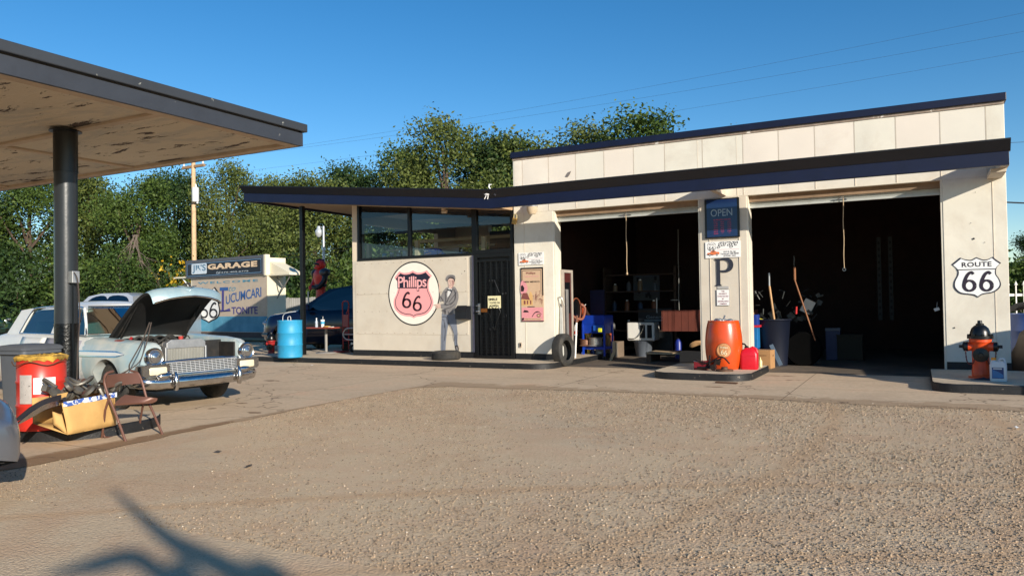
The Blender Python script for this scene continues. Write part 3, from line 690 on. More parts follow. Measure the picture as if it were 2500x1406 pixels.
# --- sign plates
def plate(name, label, cat_, poly_or_box, Y, th, matl, group=None):
    x0, z0, x1, z1 = poly_or_box; t = thing(name, label, cat_, ((x0+x1)/2, Y, z0), 0, group)
    pb = MB(); pb.bx(x0, x1, Y-th, Y, z0, z1); part('board', pb, matl, t, world=True, bevel=min(.004, th/3))
    return t
def garage_sign(x0, z0, x1, z1, label):
    t = plate('garage_sign', label, 'sign', (x0, z0, x1, z1), WY-.014, .006, M('sign_vinyl', S(236, 234, 230), .35, var=.02), 'small white garage signs on the piers')
    w_, h_ = x1-x0, z1-z0; F = lambda u, v, w: (x0+u*w_, WY-.0205-w, z0+v*h_)
    shd = [(.5, 1.), (.5, 1.), (.62, .93), (.78, .99), (.78, .99), (1., .8), (.93, .6), (1., .32), (.8, .1), (.5, 0.), (.5, 0.), (.2, .1), (0., .32), (.07, .6), (0., .8), (.22, .99), (.22, .99), (.38, .93)]
    poly = [(.06+q[0]*.24, .42+q[1]*.52) for q in cat(shd, 4, True)]
    mb = MB(); k = len(poly); mb.flat(poly, F, .0005, 0); pi = [(.18+(a-.18)*.9, .68+(b-.68)*.9) for a, b in poly]; mb.flat(pi, F, .001, 1)
    addtext(mb, '66', (.10, .48, .26, .74), F, .0015, 0, bold=.01)
    addtext(mb, 'Route', (.11, .79, .25, .87), F, .0015, 0, bold=.01)
    addtext(mb, 'garage', (.33, .58, .93, .96), F, .0015, 0, shear=.45, bold=-.004, sp=.9)
    addtext(mb, '1019 E. Rt. 66', (.52, .3, .86, .4), F, .0015, 0, bold=.02)
    addtext(mb, 'Tucumcari, NM 88401', (.43, .17, .95, .28), F, .0015, 0, bold=.02)
    addtext(mb, '(575)461-4401', (.52, .04, .86, .15), F, .0015, 0, bold=.02)
    part('lettering', mb, [M('sign_black', S(50, 48, 52), .5), M('sign_vinyl', S(236, 234, 230), .35)], t, world=True, recalc=False)
    mb = MB()
    mb.flat([(.33, .49), (.96, .49), (.96, .505), (.33, .505)], F, .0012, 1)
    mb.flat([(.05, .22), (.06, .32), (.14, .34), (.18, .46), (.27, .46), (.31, .38), (.40, .36), (.405, .24), (.36, .2), (.1, .18)], F, .0018, 0)
    for cx in (.13, .335): mb.flat([(cx+.028*math.cos(a), .2+.075*math.sin(a)) for a in [j*math.pi/6 for j in range(12)]], F, .0024, 2); mb.flat([(cx+.014*math.cos(a), .2+.036*math.sin(a)) for a in [j*math.pi/6 for j in range(12)]], F, .003, 3)
    mb.flat([(.18, .38), (.195, .44), (.26, .44), (.28, .385)], F, .0024, 2)
    mb.flat([(.03, .2), (.06, .25), (.24, .2), (.23, .17)], F, .0026, 2)
    part('car_picture', mb, [M('sign_orange', S(222, 120, 72), .5), M('sign_rose', S(220, 150, 150), .5), M('sign_black', S(50, 48, 52), .5), M('sign_vinyl', S(236, 234, 230), .35)], t, world=True, recalc=False)
a = f3(238, 462); b = f3(483, 336); garage_sign(a[0], a[1], b[0], b[1], 'small white garage sign with an orange car, below the OPEN board')
a = wp(1267, 648); b = wp(1328, 615); garage_sign(a[0], a[1], b[0], b[1], 'small white garage sign with an orange car, above the tall poster')
# OPEN hours board
a = f3(238, 325); b = f3(474, 34)
t = plate('open_board', 'dark blue hours board with white OPEN lettering at the top of the middle pier', 'sign', (a[0], a[1], b[0], b[1]), WY-.014, .03, blackp)
x0, z0, x1, z1 = a[0], a[1], b[0], b[1]; F = lambda u, v, w: (x0+u*(x1-x0), WY-.0455-w, z0+v*(z1-z0))
mb = MB(); mb.flat([(.06, .03), (.94, .03), (.94, .97), (.06, .97)], F, .0005)
m, n, p = raw('board_blue'); p.inputs['Base Color'].default_value = (*S(24, 44, 84), 1); p.inputs['Roughness'].default_value = .12
part('face', mb, m, t, world=True, recalc=False)
mb = MB(); addtext(mb, 'OPEN', (.18, .55, .80, .73), F, .001, bold=.0); part('lettering', mb, M('open_white', S(150, 166, 176), .5), t, world=True, recalc=False)
mb = MB(); addtext(mb, 'BUSINESS HOURS', (.26, .445, .76, .475), F, .001, bold=.03)
for i, dd in enumerate(('MON', 'TUE', 'WED', 'THU', 'FRI', 'SAT', 'SUN')):
    v = .40-i*.048
    addtext(mb, dd, (.26, v-.012, .38, v+.012), F, .001, bold=.03); addtext(mb, '8:00' if i < 5 else '9:00' if i < 6 else '--', (.46, v-.011, .56, v+.011) if i < 6 else (.48, v, .54, v+.004), F, .001, bold=.03); addtext(mb, '5:00' if i < 5 else '1:00' if i < 6 else '--', (.66, v-.011, .76, v+.011) if i < 6 else (.68, v, .74, v+.004), F, .001, bold=.03)
part('hours_lettering', mb, M('hours_red', S(176, 42, 74), .5), t, world=True, recalc=False)
# surveillance sign
a = f3(318, 792); b = f3(405, 678)
t = plate('surveillance_sign', 'white notice with red lettering about surveillance cameras under the painted P', 'sign', (a[0], a[1], b[0], b[1]), WY-.014, .006, M('sign_vinyl', S(236, 234, 230), .35))
x0, z0, x1, z1 = a[0], a[1], b[0], b[1]; F2 = lambda u, v, w, q=(x0, z0, x1, z1): (q[0]+u*(q[2]-q[0]), WY-.0205-w, q[1]+v*(q[3]-q[1]))
mb = MB()
for i, (s_, u0, u1) in enumerate((('THIS', .38, .62), ('PROPERTY', .18, .82), ('IS PROTECTED', .08, .92), ('BY', .42, .58), ('SURVEILLANCE', .08, .92), ('CAMERAS', .22, .78))):
    v = .93-.155*i; addtext(mb, s_, (u0, v-.09, u1, v), F2, .001, bold=.02)
part('lettering', mb, M('notice_red', S(140, 70, 84), .5), t, world=True, recalc=False)
mb = MB()
for (u0, v0, u1, v1) in ((0, 0, 1, .012), (0, .988, 1, 1), (0, 0, .014, 1), (.986, 0, 1, 1)): mb.flat([(u0, v0), (u1, v0), (u1, v1), (u0, v1)], F2, .0008)
part('border', mb, M('sign_black', S(50, 48, 52), .5), t, world=True, recalc=False)
# highways poster (crop 1240,600 scale 4.394)
fp = pz(1240, 600, 4.394)
a = fp(150, 812); b = fp(382, 228)
q_ = (a[0], a[1], b[0], b[1])
t = plate('highway_poster', 'tall pink and tan highways poster with a cottage, on the left pier', 'poster', q_, WY-.014, .006, M('poster_tan', S(204, 172, 140), .5, var=.04))
Fp = lambda u, v, w: (q_[0]+u*(q_[2]-q_[0]), WY-.0205-w, q_[1]+v*(q_[3]-q_[1]))
pmats = [M('poster_black', S(32, 24, 26), .5), M('poster_tan', S(204, 172, 140), .5), M('poster_pink', S(222, 148, 152), .5, var=.08, scale=30), M('poster_brown', S(128, 72, 66), .5), M('poster_gold', S(214, 170, 110), .5)]
mb = MB(); w = .0005
def pr(u0, v0, u1, v1, mi, w): mb.flat([(u0, v0), (u1, v0), (u1, v1), (u0, v1)], Fp, w, mi)
pr(0, 0, 1, .015, 0, w); pr(0, .97, 1, 1, 0, w); pr(0, .5, .04, 1, 0, w); pr(.94, .48, 1, 1, 0, w); pr(.07, .94, .90, .95, 0, w); pr(.07, .75, .085, .95, 0, w); pr(.885, .5, .90, .95, 0, w)
pr(.02, .015, .98, .26, 2, w)
mb.flat([tuple(q) for q in cat([(0, .52), (.0, .72), (.1, .76), (.22, .72), (.3, .62), (.24, .54)], 4, True)], Fp, .001, 2)
mb.flat([(0, .56), (.0, .66), (.08, .68), (.16, .62), (.12, .56)], Fp, .0015, 0)
mb.flat([(.02, .3), (.02, .42), (.36, .42), (.36, .3)], Fp, .001, 4); mb.flat([(0, .42), (.08, .53), (.28, .53), (.4, .40)], Fp, .0016, 3)
mb.flat([(.36, .3), (.36, .5), (.44, .56), (.52, .48), (.52, .3)], Fp, .001, 4)
for u0, u1 in ((.12, .2), (.26, .32), (.40, .46)): pr(u0, .32, u1, .39, 3, .002)
for k in range(18): u = .54+rnd.random()*.42; v = .27+rnd.random()*.2; h_ = rnd.uniform(.03, .1); pr(u, v, u+.01, v+h_, 3, .0012); pr(u-.02, v+h_, u+.04, v+h_+.008, 3, .0013)
pr(.28, .265, .6, .28, 0, .002)
mb.flat([tuple(q) for q in cat([(.02, .1), (.04, .18), (.2, .2), (.36, .22), (.58, .24), (.66, .2), (.9, .16), (.98, .1)], 4)]+[(.98, .08), (.02, .07)], Fp, .0015, 2)
mb.flat([tuple(q) for q in cat([(.5, .09), (.6, .15), (.78, .17), (.9, .12), (.86, .155), (.74, .19), (.6, .17), (.48, .1)], 3, True)], Fp, .002, 0)
mb.flat([(.77+.09*math.cos(a_), .11+.035*math.sin(a_)) for a_ in [j*math.pi/8 for j in range(16)]], Fp, .0025, 3); mb.flat([(.77+.05*math.cos(a_), .11+.02*math.sin(a_)) for a_ in [j*math.pi/8 for j in range(16)]], Fp, .003, 1)
mb.flat([(.08, .17), (.14, .215), (.3, .2), (.34, .17)], Fp, .0022, 0); mb.flat([(.02, .06), (.12, .07), (.12, .03), (.02, .02)], Fp, .002, 0)
pr(.14, .025, .9, .062, 1, .0028)
addtext(mb, 'Phillips', (.24, .865, .66, .915), Fp, .001, 3, bold=.03); addtext(mb, 'NEW MEXICO', (.13, .72, .84, .75), Fp, .0018, 0, bold=.03)
addtext(mb, 'HIGHWAYS', (.18, .82, .80, .85), Fp, .001, 2, bold=.0); addtext(mb, 'of', (.46, .775, .54, .795), Fp, .001, 2)
addtext(mb, 'Phillips Petroleum Company', (.17, .032, .87, .053), Fp, .0032, 3, bold=.02)
part('print', mb, pmats, t, world=True, recalc=False)
# smile sign on the door
a = wp(900+1455/5.021, 620+665/5.021, WY-.07); b = wp(900+1612/5.021, 620+512/5.021, WY-.07)
t = thing('smile_sign', 'small cream SMILE notice hung behind the scrollwork of the black door', 'sign', ((a[0]+b[0])/2, WY-.05, a[1]))
mb = MB(); mb.bx(a[0], b[0], WY-.046, WY-.043, a[1], b[1]); part('board', mb, M('cream_board', S(232, 222, 176), .5, var=.04), t, world=True)
Fs = lambda u, v, w, q=(a[0], a[1], b[0], b[1]): (q[0]+u*(q[2]-q[0]), WY-.0465-w, q[1]+v*(q[3]-q[1]))
mb = MB(); addtext(mb, 'SMILE', (.05, .62, .75, .82), Fs, .001, bold=.04); addtext(mb, "YOU'RE ON", (.12, .36, .92, .52), Fs, .001, bold=.03); addtext(mb, 'CAMERA', (.18, .12, .84, .28), Fs, .001, bold=.03)
part('lettering', mb, inkb, t, world=True, recalc=False)
# mailbox
t = thing('mailbox', 'black wall mailbox with a sloping flap, fixed beside the painted attendant', 'mailbox', (-8.70, WY, .95))
mb = MB()
def mprof(x): return [(x, 0, 0), (x, -.20, .02), (x, -.20, .20), (x, -.12, .30), (x, 0, .30)]
mb.grid([mprof(-.14), mprof(.14)], cu=True); mb.add(mprof(-.14), [(0, 1, 2, 3, 4)]); mb.add(mprof(.14), [(4, 3, 2, 1, 0)])
part('box', mb, M('mailbox_black', S(26, 28, 32), .4, var=.2), t, bevel=.006)
mb = MB(); mb.add([(-.12, -.206, .17), (.12, -.206, .17), (.15, -.21, .215), (.12, -.125, .31), (-.12, -.125, .31), (-.15, -.21, .215)], [(0, 1, 2, 5), (5, 2, 3, 4)]); part('flap', mb, M('mailbox_black', S(26, 28, 32), .4), t)
# outlet, small stain
t = thing('wall_outlet', 'small rusty electric outlet low on the left pier', 'outlet', (wp(1272, 840)[0], WY-.01, wp(1272, 845)[1]))
part('box', MB().box((0, -.01, .03), (.05, .02, .1)), M('outlet', S(170, 150, 130), .6, var=.2), t, bevel=.004); part('socket', MB().box((.008, -.024, .03), (.022, .01, .06)), dark, t)
# wall pack security lamp on left pier
lx, lz = wp(1299, 505, WY-.18)
t = thing('security_lamp', 'domed yard light with a ribbed glass shade at the top of the left pier', 'lamp', (lx, WY, lz))
mb = MB(); mb.lathe([(.0, .12), (.05, .12), (.07, .10), (.115, .03), (.125, .0), (.12, -.005)], (0, -.18, 0), n=24); mb.tube([(0, -.18, .09), (0, -.1, .13), (0, 0, .13)], .02, 8); part('housing', mb, galv, t, smooth=True)
mb = MB(); mb.lathe([(.115, -.005), (.11, -.08), (.075, -.15), (0, -.155)], (0, -.18, 0), n=24)
part('shade', mb, M('ribbed_glass', S(196, 178, 150), .25, var=.08), t, smooth=True)
mb = MB(); mb.tube([(0, -.18, .12), (.0, -.18, .16)], .035, 10); part('photocell', mb, M('cell_blue', S(70, 90, 130), .4), t, smooth=True)
# floodlight at the corner, small camera on the soffit
t = thing('padlock_ornament', 'brass coloured padlock hung under the end of the canopy beside the left pier', 'padlock', (wp(1256, 530, WY-.1)[0], WY-.1, wp(1256, 540, WY-.1)[1]))
part('body', MB().box((0, 0, 0), (.10, .05, .13), Matrix.Rotation(.25, 3, 'Y')), M('brass', S(190, 150, 84), .35, .6, var=.15), t, bevel=.01)
part('shackle', MB().tube([(-.02, 0, .06), (-.01, 0, .13), (.03, 0, .15), (.055, 0, .11), (.05, 0, .05)], .012, 8), M('brass_pale', S(216, 200, 150), .3, .5), t, smooth=True)
q = Vector((-8.9, FY+.5, zfas(-8.9)-.02))
t = thing('dome_camera', 'small beige security camera under the office canopy', 'camera', q)
part('base', MB().lathe([(.05, .06), (.05, .0), (.03, -.01)], n=14), M('cam_beige', S(196, 176, 150), .5), t, smooth=True); part('housing', MB().lathe([(0, -.09), (.035, -.085), (.035, .03), (0, .035)], (0.05, 0, -.035), 'x', 12), M('cam_beige', S(196, 176, 150), .5), t, smooth=True)
# white bird ornament on the fascia
bx_, bz_ = wp(1190, 472, FY-.03)
t = thing('bird_ornament', 'small white long-necked bird figure fixed on the dark fascia', 'ornament', (bx_, FY-.03, bz_))
mb = MB(); mb.sphere((.0, 0, 0), (.085, .03, .05), 14, 8); mb.tube([(.06, 0, .02), (.075, 0, .07), (.035, 0, .12), (.045, 0, .165), (.10, 0, .165)], [.022, .014, .013, .018, .006], 8); mb.tube([(-.06, 0, .0), (-.15, 0, .01)], [.03, .006], 6); mb.tube([(-.02, 0, -.03), (-.07, 0, -.11)], .008, 5); mb.tube([(.02, 0, -.03), (.0, 0, -.12)], .008, 5)
part('figure', mb, M('bird_white', S(244, 240, 236), .5), t, smooth=True)
t = thing('caged_lamp', 'small grey bulkhead lamp beside the bird ornament on the fascia', 'lamp', (bx_+.17, FY-.02, bz_-.02)); part('housing', MB().sphere((0, 0, 0), (.04, .03, .05), 10, 6), M('cell_grey', S(60, 60, 68), .4), t, smooth=True)

# objects on the window shelf
def can(px, pw, ph, rgb, label, band):
    x, z = wp(px, 632, WY+.3); r_ = pw; t = thing('can', label, 'can', (x, WY+.3, 2.36), 0, 'cans on the office window shelf')
    part('body', MB().lathe([(r_*.95, 0), (r_, .008), (r_, ph-.01), (r_*.95, ph), (r_*.5, ph-.005), (0, ph-.005)], n=18), M('can_%d_%d' % (rgb[0], rgb[2]), S(*rgb), .35, var=.04), t, smooth=True)
    part('label', MB().lathe([(r_+.002, ph*.25), (r_+.002, ph*.65)], n=18), M('band_%d_%d' % (band[0], band[2]), S(*band), .4), t, smooth=True)
can(939, .055, .16, (62, 168, 216), 'bright blue tin on the window shelf, leftmost of the cans', (230, 230, 220))
can(957, .045, .17, (222, 226, 230), 'white tin with a dark label between the blue tin and the brown tin', (30, 44, 110))
can(974, .055, .175, (140, 118, 116), 'brown-grey tin on the window shelf next to the plain white tin', (214, 206, 200))
can(989, .06, .19, (226, 230, 226), 'plain white tin on the window shelf, rightmost of the cans', (206, 214, 214))
blue = M('toy_blue', S(36, 66, 190), .3, var=.05); 
x, z = wp(1050, 628, WY+.3); t = thing('toy_truck', 'blue toy transporter truck with white lettering on the office window shelf', 'toy truck', (x, WY+.3, 2.36))
part('trailer', MB().bx(-.14, .22, -.05, .05, .05, .2), blue, t, bevel=.008)
part('cab', MB().grid([[(xx, yy, zz) for xx, zz in ((.24, .04), (.40, .04), (.40, .09), (.34, .11), (.30, .17), (.24, .2))] for yy in (-.045, .045)], cu=True).add([(xx, -.045, zz) for xx, zz in ((.24, .04), (.40, .04), (.40, .09), (.34, .11), (.30, .17), (.24, .2))], [(0, 1, 2, 3, 4, 5)]), blue, t)
for xx in (-.08, -.02, .19, .24, .36): part('wheel', MB().lathe([(0, -.01), (.025, -.01), (.025, .01), (0, .01)], (xx, -.045, .026), 'y', 12), M('toy_tyre', S(130, 130, 134), .5), t, smooth=True)
mb = MB(); Ft = lambda u, v, w: (u, -.052-w, v)
mb.flat(ell(-.10, .155, .02, .02, 12), Ft, 0, 0); mb.flat([(-.07, .15), (-.01, .15), (-.01, .165), (-.07, .165)], Ft, 0, 0); mb.flat([(-.14, .08), (.05, .11), (.08, .10), (-.08, .07)], Ft, 0, 1); mb.flat([(.08, .165), (.15, .165), (.15, .175), (.08, .175)], Ft, 0, 0); mb.flat([(.26, .07), (.34, .1), (.36, .09), (.28, .06)], Ft, 0, 1)
part('stripe', mb, [white, M('toy_peach', S(224, 150, 110), .4)], t, recalc=False)
x, z = wp(1128, 628, WY+.3); t = thing('toy_racer', 'blue and yellow toy racing car with big rear wing on the office window shelf', 'toy car', (x, WY+.3, 2.37))
part('body', MB().lathe([(0, -.17), (.015, -.15), (.035, -.02), (.045, .08), (.03, .16), (0, .17)], (0, 0, .05), 'x', 12, sy=.8), blue, t, smooth=True)
part('wing', MB().box((.13, 0, .16), (.08, .1, .015)).box((.13, 0, .11), (.015, .02, .09)), M('toy_yellow', S(216, 176, 50), .4), t)
part('driver', MB().sphere((.0, 0, .12), .032, 10, 6), white, t, smooth=True)
for xx, rr in ((-.11, .035), (.1, .045)): part('wheel', MB().lathe([(0, -.02), (rr, -.02), (rr, .02), (0, .02)], (xx, -.06, rr), 'y', 14), M('toy_tyre', S(130, 130, 134), .5), t, smooth=True)
x, z = wp(1222, 615, WY+.3); t = thing('seat_back', 'tan chair back showing through the window above the black door', 'chair', (x, WY+1.2, 2.0)); part('backrest', MB().box((0, 0, .6), (.4, .05, .28)), M('tan_vinyl', S(150, 136, 100), .6), t, bevel=.04)
part('post', MB().box((0, 0, .23), (.06, .04, .46)), steel, t)
# ================================================================ yard objects
def G(x, y, z=0.0): p = at(x, y, 2, z); return p
def lcyl(mb, r, z0, z1, c=(0, 0), n=24, mi=0): return mb.lathe([(r, z0), (r, z1)], (c[0], c[1], 0), n=n, mi=mi)
# pump canopy on its pole
S_ = 3.45
cx1 = at(740, 358, 2, S_); PCX, PCY = cx1.x-.04, cx1.y-.04            # far right soffit corner
pole = at(160, 322, 2, S_)
pc = thing('pump_canopy', 'grey flat pump canopy with peeling tan underside held by one thick black pole', 'canopy', (pole.x, pole.y, .12))
XL_, YN_ = PCX-9.5, PCY-12.0
fgrey = M('fascia_grey', S(48, 52, 60), .55, var=.08, scale=2, bump=.15, bscale=12, chips=(S(130, 130, 126), 5, .665), dirt=S(38, 40, 46))
fgrey2 = M('fascia_lip_grey', S(46, 50, 56), .6, var=.1, scale=3, bump=.2, bscale=12, chips=(S(150, 150, 142), 5, .635))
m, n, p = raw('peeling_soffit'); v = n.obj()
mp = n.new('Mapping'); mp.inputs['Scale'].default_value = (.45, 1.6, 1); n.link(v, mp.inputs[0])
c = n.ramp(n.noise(v, .7, 4), [(.3, S(198, 182, 156)), (.7, S(208, 190, 162))])
f1 = n.noise(mp.outputs[0], 1.1, 7, .72, .5); f2 = n.noise(mp.outputs[0], 2.6, 7, .75, .6)
c = n.mix(n.ramp(f1, [(.5, 0.), (.56, .5)]), c, S(170, 162, 148))
tear = n.ramp(f2, [(.585, 0.), (.60, 1.)]); c = n.mix(tear, c, S(74, 58, 46))
n.link(c, p.inputs['Base Color']); p.inputs['Roughness'].default_value = .85
n.link(n.bump(n.math('ADD', n.math('MULTIPLY', tear, -2.), n.noise(mp.outputs[0], 5, 5, .7)), .8, .02), p.inputs['Normal'])
soff = m
mb = MB(); mb.bx(XL_, PCX, YN_, PCY, S_+.04, S_+.06); part('soffit', mb, soff, pc, world=True)
mb = MB(); mb.bx(XL_, PCX, YN_, PCY, S_+.06, S_+.26); part('deck', mb, M('deck_grey', S(110, 108, 104), .8), pc, world=True)
mb = MB(); mb.bx(PCX, PCX+.04, YN_-.04, PCY+.04, S_, S_+.175); mb.bx(XL_-.04, PCX, PCY, PCY+.04, S_, S_+.175); mb.bx(XL_-.04, XL_, YN_-.04, PCY, S_, S_+.175); mb.bx(XL_, PCX, YN_-.04, YN_, S_, S_+.175)
part('fascia', mb, fgrey, pc, world=True, bevel=.004)
mb = MB(); q_ = .085; z0_, z1_ = S_+.19, S_+.30; mb.bx(PCX+.04, PCX+q_, YN_-q_, PCY+q_, z0_, z1_); mb.bx(XL_-q_, PCX+.04, PCY+.04, PCY+q_, z0_, z1_); mb.bx(XL_-q_, XL_-.04, YN_-q_, PCY+.04, z0_, z1_); mb.bx(XL_-.04, PCX+.04, YN_-q_, PCY+.04, S_+.262, S_+.285)
part('lip', mb, fgrey2, pc, world=True, bevel=.012)
mb = MB(); mb.bx(PCX-.14, PCX, YN_, PCY-.12, S_-.0, S_+.04); mb.bx(XL_, PCX, PCY-.12, PCY, S_-.002, S_+.04)
for yy in (pole.y-.1+.18, pole.y-3.6, pole.y-6.8): mb.bx(XL_, PCX-.14, yy-.05, yy+.05, S_+.005, S_+.04)
for xx in (pole.x-1.6, pole.x-5): mb.bx(xx-.05, xx+.05, YN_, PCY-.12, S_+.01, S_+.04)
part('batten', mb, M('batten_brown', S(190, 166, 138), .75, var=.12, scale=4, bump=.3, bscale=14), pc, world=True, bevel=.004)
PR = .127
mb = MB(); mb.lathe([(PR, 0), (PR, 2.83)], n=40); part('pole', mb, M('pole_grey_black', S(38, 42, 46), .34, var=.12, scale=2, bump=.08, bscale=30, rvar=.05), pc, smooth=True)
mb = MB(); mb.lathe([(PR+.004, 0), (PR+.004, 1.02)], n=40); part('pole_sleeve', mb, M('pole_tar_black', S(8, 9, 10), .26, var=.3, scale=5, bump=.5, bscale=30), pc, smooth=True, label='glossy thick black paint on the lower pole')
mb = MB(); mb.lathe([(PR+.006, 2.83), (PR+.006, 3.33)], n=40); mb.lathe([(PR+.05, 3.325), (PR+.05, 3.34)], n=40); part('pole_top_shade', mb, blackp, pc, smooth=True)  # black band paints the canopy's shadow on the pole top; flange above it
mb = MB(); mb.tube([(.16, -.02, .3), (.16, -.02, 1.55)], .012, 6); mb2 = MB().bx(.13, .22, -.06, .03, 1.5, 1.64); part('conduit_box', mb2, galv, pc, bevel=.004); part('conduit', mb, blackp, pc, smooth=True)
# hanging cable from the conduit box down to the floor
t = thing('power_cable', 'thin dark cable hanging from the box on the thick black pole', 'cable', (pole.x, pole.y, .12))
mb = MB(); mb.tube(cat([(.24, -.05, 1.62), (.36, -.08, 1.5), (.39, -.08, 1.1), (.38, -.1, .7), (.42, -.15, .3), (.45, -.3, .2)], 5), .007, 5)
mb.tube(cat([(1.05, .35, 1.02), (.98, .3, .8), (.9, .2, .55), (.95, .1, .45), (.5, -.1, .25), (.35, -.2, .1)], 6), .008, 5); mb.tube(cat([(1.08, .35, 1.02), (1.02, .3, .7), (.95, .2, .5), (.6, -.1, .3), (.3, -.3, .2)], 6), .007, 5)
part('wire', mb, M('cable', S(70, 60, 54), .7), t, smooth=True)

def drum(name, label, loc, r, h, mat, cat_='drum', n=40, ribs=(.34, .67)):
    t = thing(name, label, cat_, loc)
    prof = [(0, 0), (r*.96, 0), (r*.99, .01), (r*.98, .03)]
    for f in ribs: prof += [(r*.98, h*f-.02), (r*1.01, h*f-.008), (r*1.01, h*f+.008), (r*.98, h*f+.02)]
    prof += [(r*.98, h-.02), (r*1.0, h-.008), (r*.99, h), (r*.94, h), (r*.93, h-.03), (0, h-.03)]
    part('body', MB().lathe(prof, n=n), mat, t, smooth=True, ang=50)
    return t
# blue plastic drum
q = G(689, 874, .118); t = drum('plastic_drum', 'bright blue plastic drum standing on the walk corner by the slim post', (q.x, q.y+.25, .118), .285, .86, M('blue_plastic', S(40, 146, 190), .5, var=.06, scale=3, dirt=S(44, 116, 150), chips=(S(120, 150, 160), 16, .70)))
part('bung', MB().lathe([(0, .86), (.03, .86), (.03, .84)], (.12, -.1, 0), n=12), M('bung_red', S(190, 60, 50), .5), t, smooth=True)
t2 = thing('wire_hook', 'thin bent wire sticking out of the blue plastic drum', 'wire', (q.x, q.y+.25, .98)); part('wire', MB().tube(cat([(-.22, 0, -.05), (-.21, 0, .1), (-.1, 0, .17), (.1, .1, .2)], 5), .008, 5), M('wire_grey', S(200, 200, 196), .5), t2, smooth=True)
part('coil', MB().tube(cat([(.05, -.1, -.05), (.04, -.1, .07), (.12, -.1, .08), (.13, -.1, -.04)], 5), .008, 5), M('wire_grey', S(200, 200, 196), .5), t2, smooth=True)
# red steel drum with torn yellow lid
q = G(72, 1049, .12); rdx, rdy = q.x, q.y+.12
redp = M('drum_red', S(202, 52, 40), .38, var=.07, scale=3, bump=.05, bscale=6, dirt=S(160, 40, 34), dscale=3, damt=.5)
t = drum('steel_drum', 'dented red steel drum with a torn yellow rim, beside the black pole', (rdx, rdy, .12), .222, .71, redp)
rim = MB(); k = 60; top = [(.232*math.cos(2*math.pi*j/k), .232*math.sin(2*math.pi*j/k)) for j in range(k)]
rim.grid([[(x*.99, y*.99, .70-rnd.uniform(0, .035)) for x, y in top], [(x*1.04, y*1.04, .715) for x, y in top], [(x*.96, y*.96, .73) for x, y in top], [(x*.8, y*.8, .725+rnd.uniform(-.015, .02)) for x, y in top], [(x*.4, y*.4, .715+rnd.uniform(-.02, .02)) for x, y in top]], cu=True)
part('lid', rim, M('lid_yellow', S(206, 164, 70), .6, var=.2, scale=14, dirt=S(70, 50, 30), dscale=12, damt=.9), t, smooth=True)
def wrap(r, a0, a1, z0, z1): return MB().grid([[(r*math.cos(a0+(a1-a0)*i/10), r*math.sin(a0+(a1-a0)*i/10), z) for i in range(11)] for z in (z0, z1)])
ac = math.atan2(-rdy, -rdx)
part('label', wrap(.2245, ac-.95, ac-.38, .27, .55), M('label_grey', S(176, 170, 164), .5, var=.1, scale=20, chips=(S(60, 60, 60), 40, .62)), t, smooth=True)
part('sticker', wrap(.2245, ac-.32, ac+.55, .36, .52), white, t, smooth=True)
t2 = thing('tie_wire', 'rusty wire looped round the rim of the red drum', 'wire', (rdx, rdy, .12)); part('wire', MB().tube([(.25*math.cos(a), .25*math.sin(a), .66+.02*math.sin(a*5)) for a in [ac-1.6+j*.2 for j in range(14)]], .005, 5), M('rust_wire', S(96, 62, 40), .7), t2, smooth=True)
# grey wheeled trash can with hinged lid
tg = M('bin_grey', S(86, 90, 96), .55, var=.06, scale=2, dirt=S(70, 74, 82)); q = at(68, 905, 1, rdy+.62)
t = thing('trash_bin', 'large grey lidded trash bin with dark lettering, behind the red drum', 'bin', (at(70, 905, 1, rdy+.62)[0], rdy+.62, .12), .15, sc=.86)
def rsq(a, b, z, r=.06): return [(x, y, z) for x, y in rrect(-a, a, -b, b, (r,)*4, 4)]
def loftz(mb, rings, cap=True, mi=0):
    kk = min(len(r) for r in rings); rings = [r[:kk] for r in rings]; mb.grid(rings, mi, cu=True)
    if cap: mb.add(rings[0], [tuple(range(kk))], mi); mb.add(rings[-1], [tuple(range(kk-1, -1, -1))], mi)
    return mb
def rring(a, b, z, r=.06, n=5):
    out = []
    for (sx_, sy_, a0) in ((1, 1, 0), (-1, 1, 90), (-1, -1, 180), (1, -1, 270)):
        for j in range(n): an = R(a0+90*j/(n-1)); out.append((sx_*(a-r)+r*math.cos(an), sy_*(b-r)+r*math.sin(an), z))
    return out
mb = MB(); loftz(mb, [rring(.21, .22, 0), rring(.24, .25, .78), rring(.285, .295, .80), rring(.285, .295, .845)]); part('body', mb, tg, t, smooth=True)
mb = MB(); loftz(mb, [rring(.30, .31, .846), rring(.305, .315, .87), rring(.27, .28, .905), rring(.16, .17, .925)]); part('lid', mb, tg, t, smooth=True)
Fb = lambda u, v, w: (u, -.248-w, v)
mb = MB(); addtext(mb, 'Husky', (.06, .685, .26, .74), lambda u, v, w: (u, -.2475-w, v), .004, bold=.03, shear=.1); part('lettering', mb, inkb, t, recalc=False)
for s_ in (-1, 1): part('wheel', MB().lathe([(0, -.025), (.09, -.025), (.09, .025), (0, .025)], (s_*.2, .24, .09), 'x', 18), rubber, t, smooth=True)
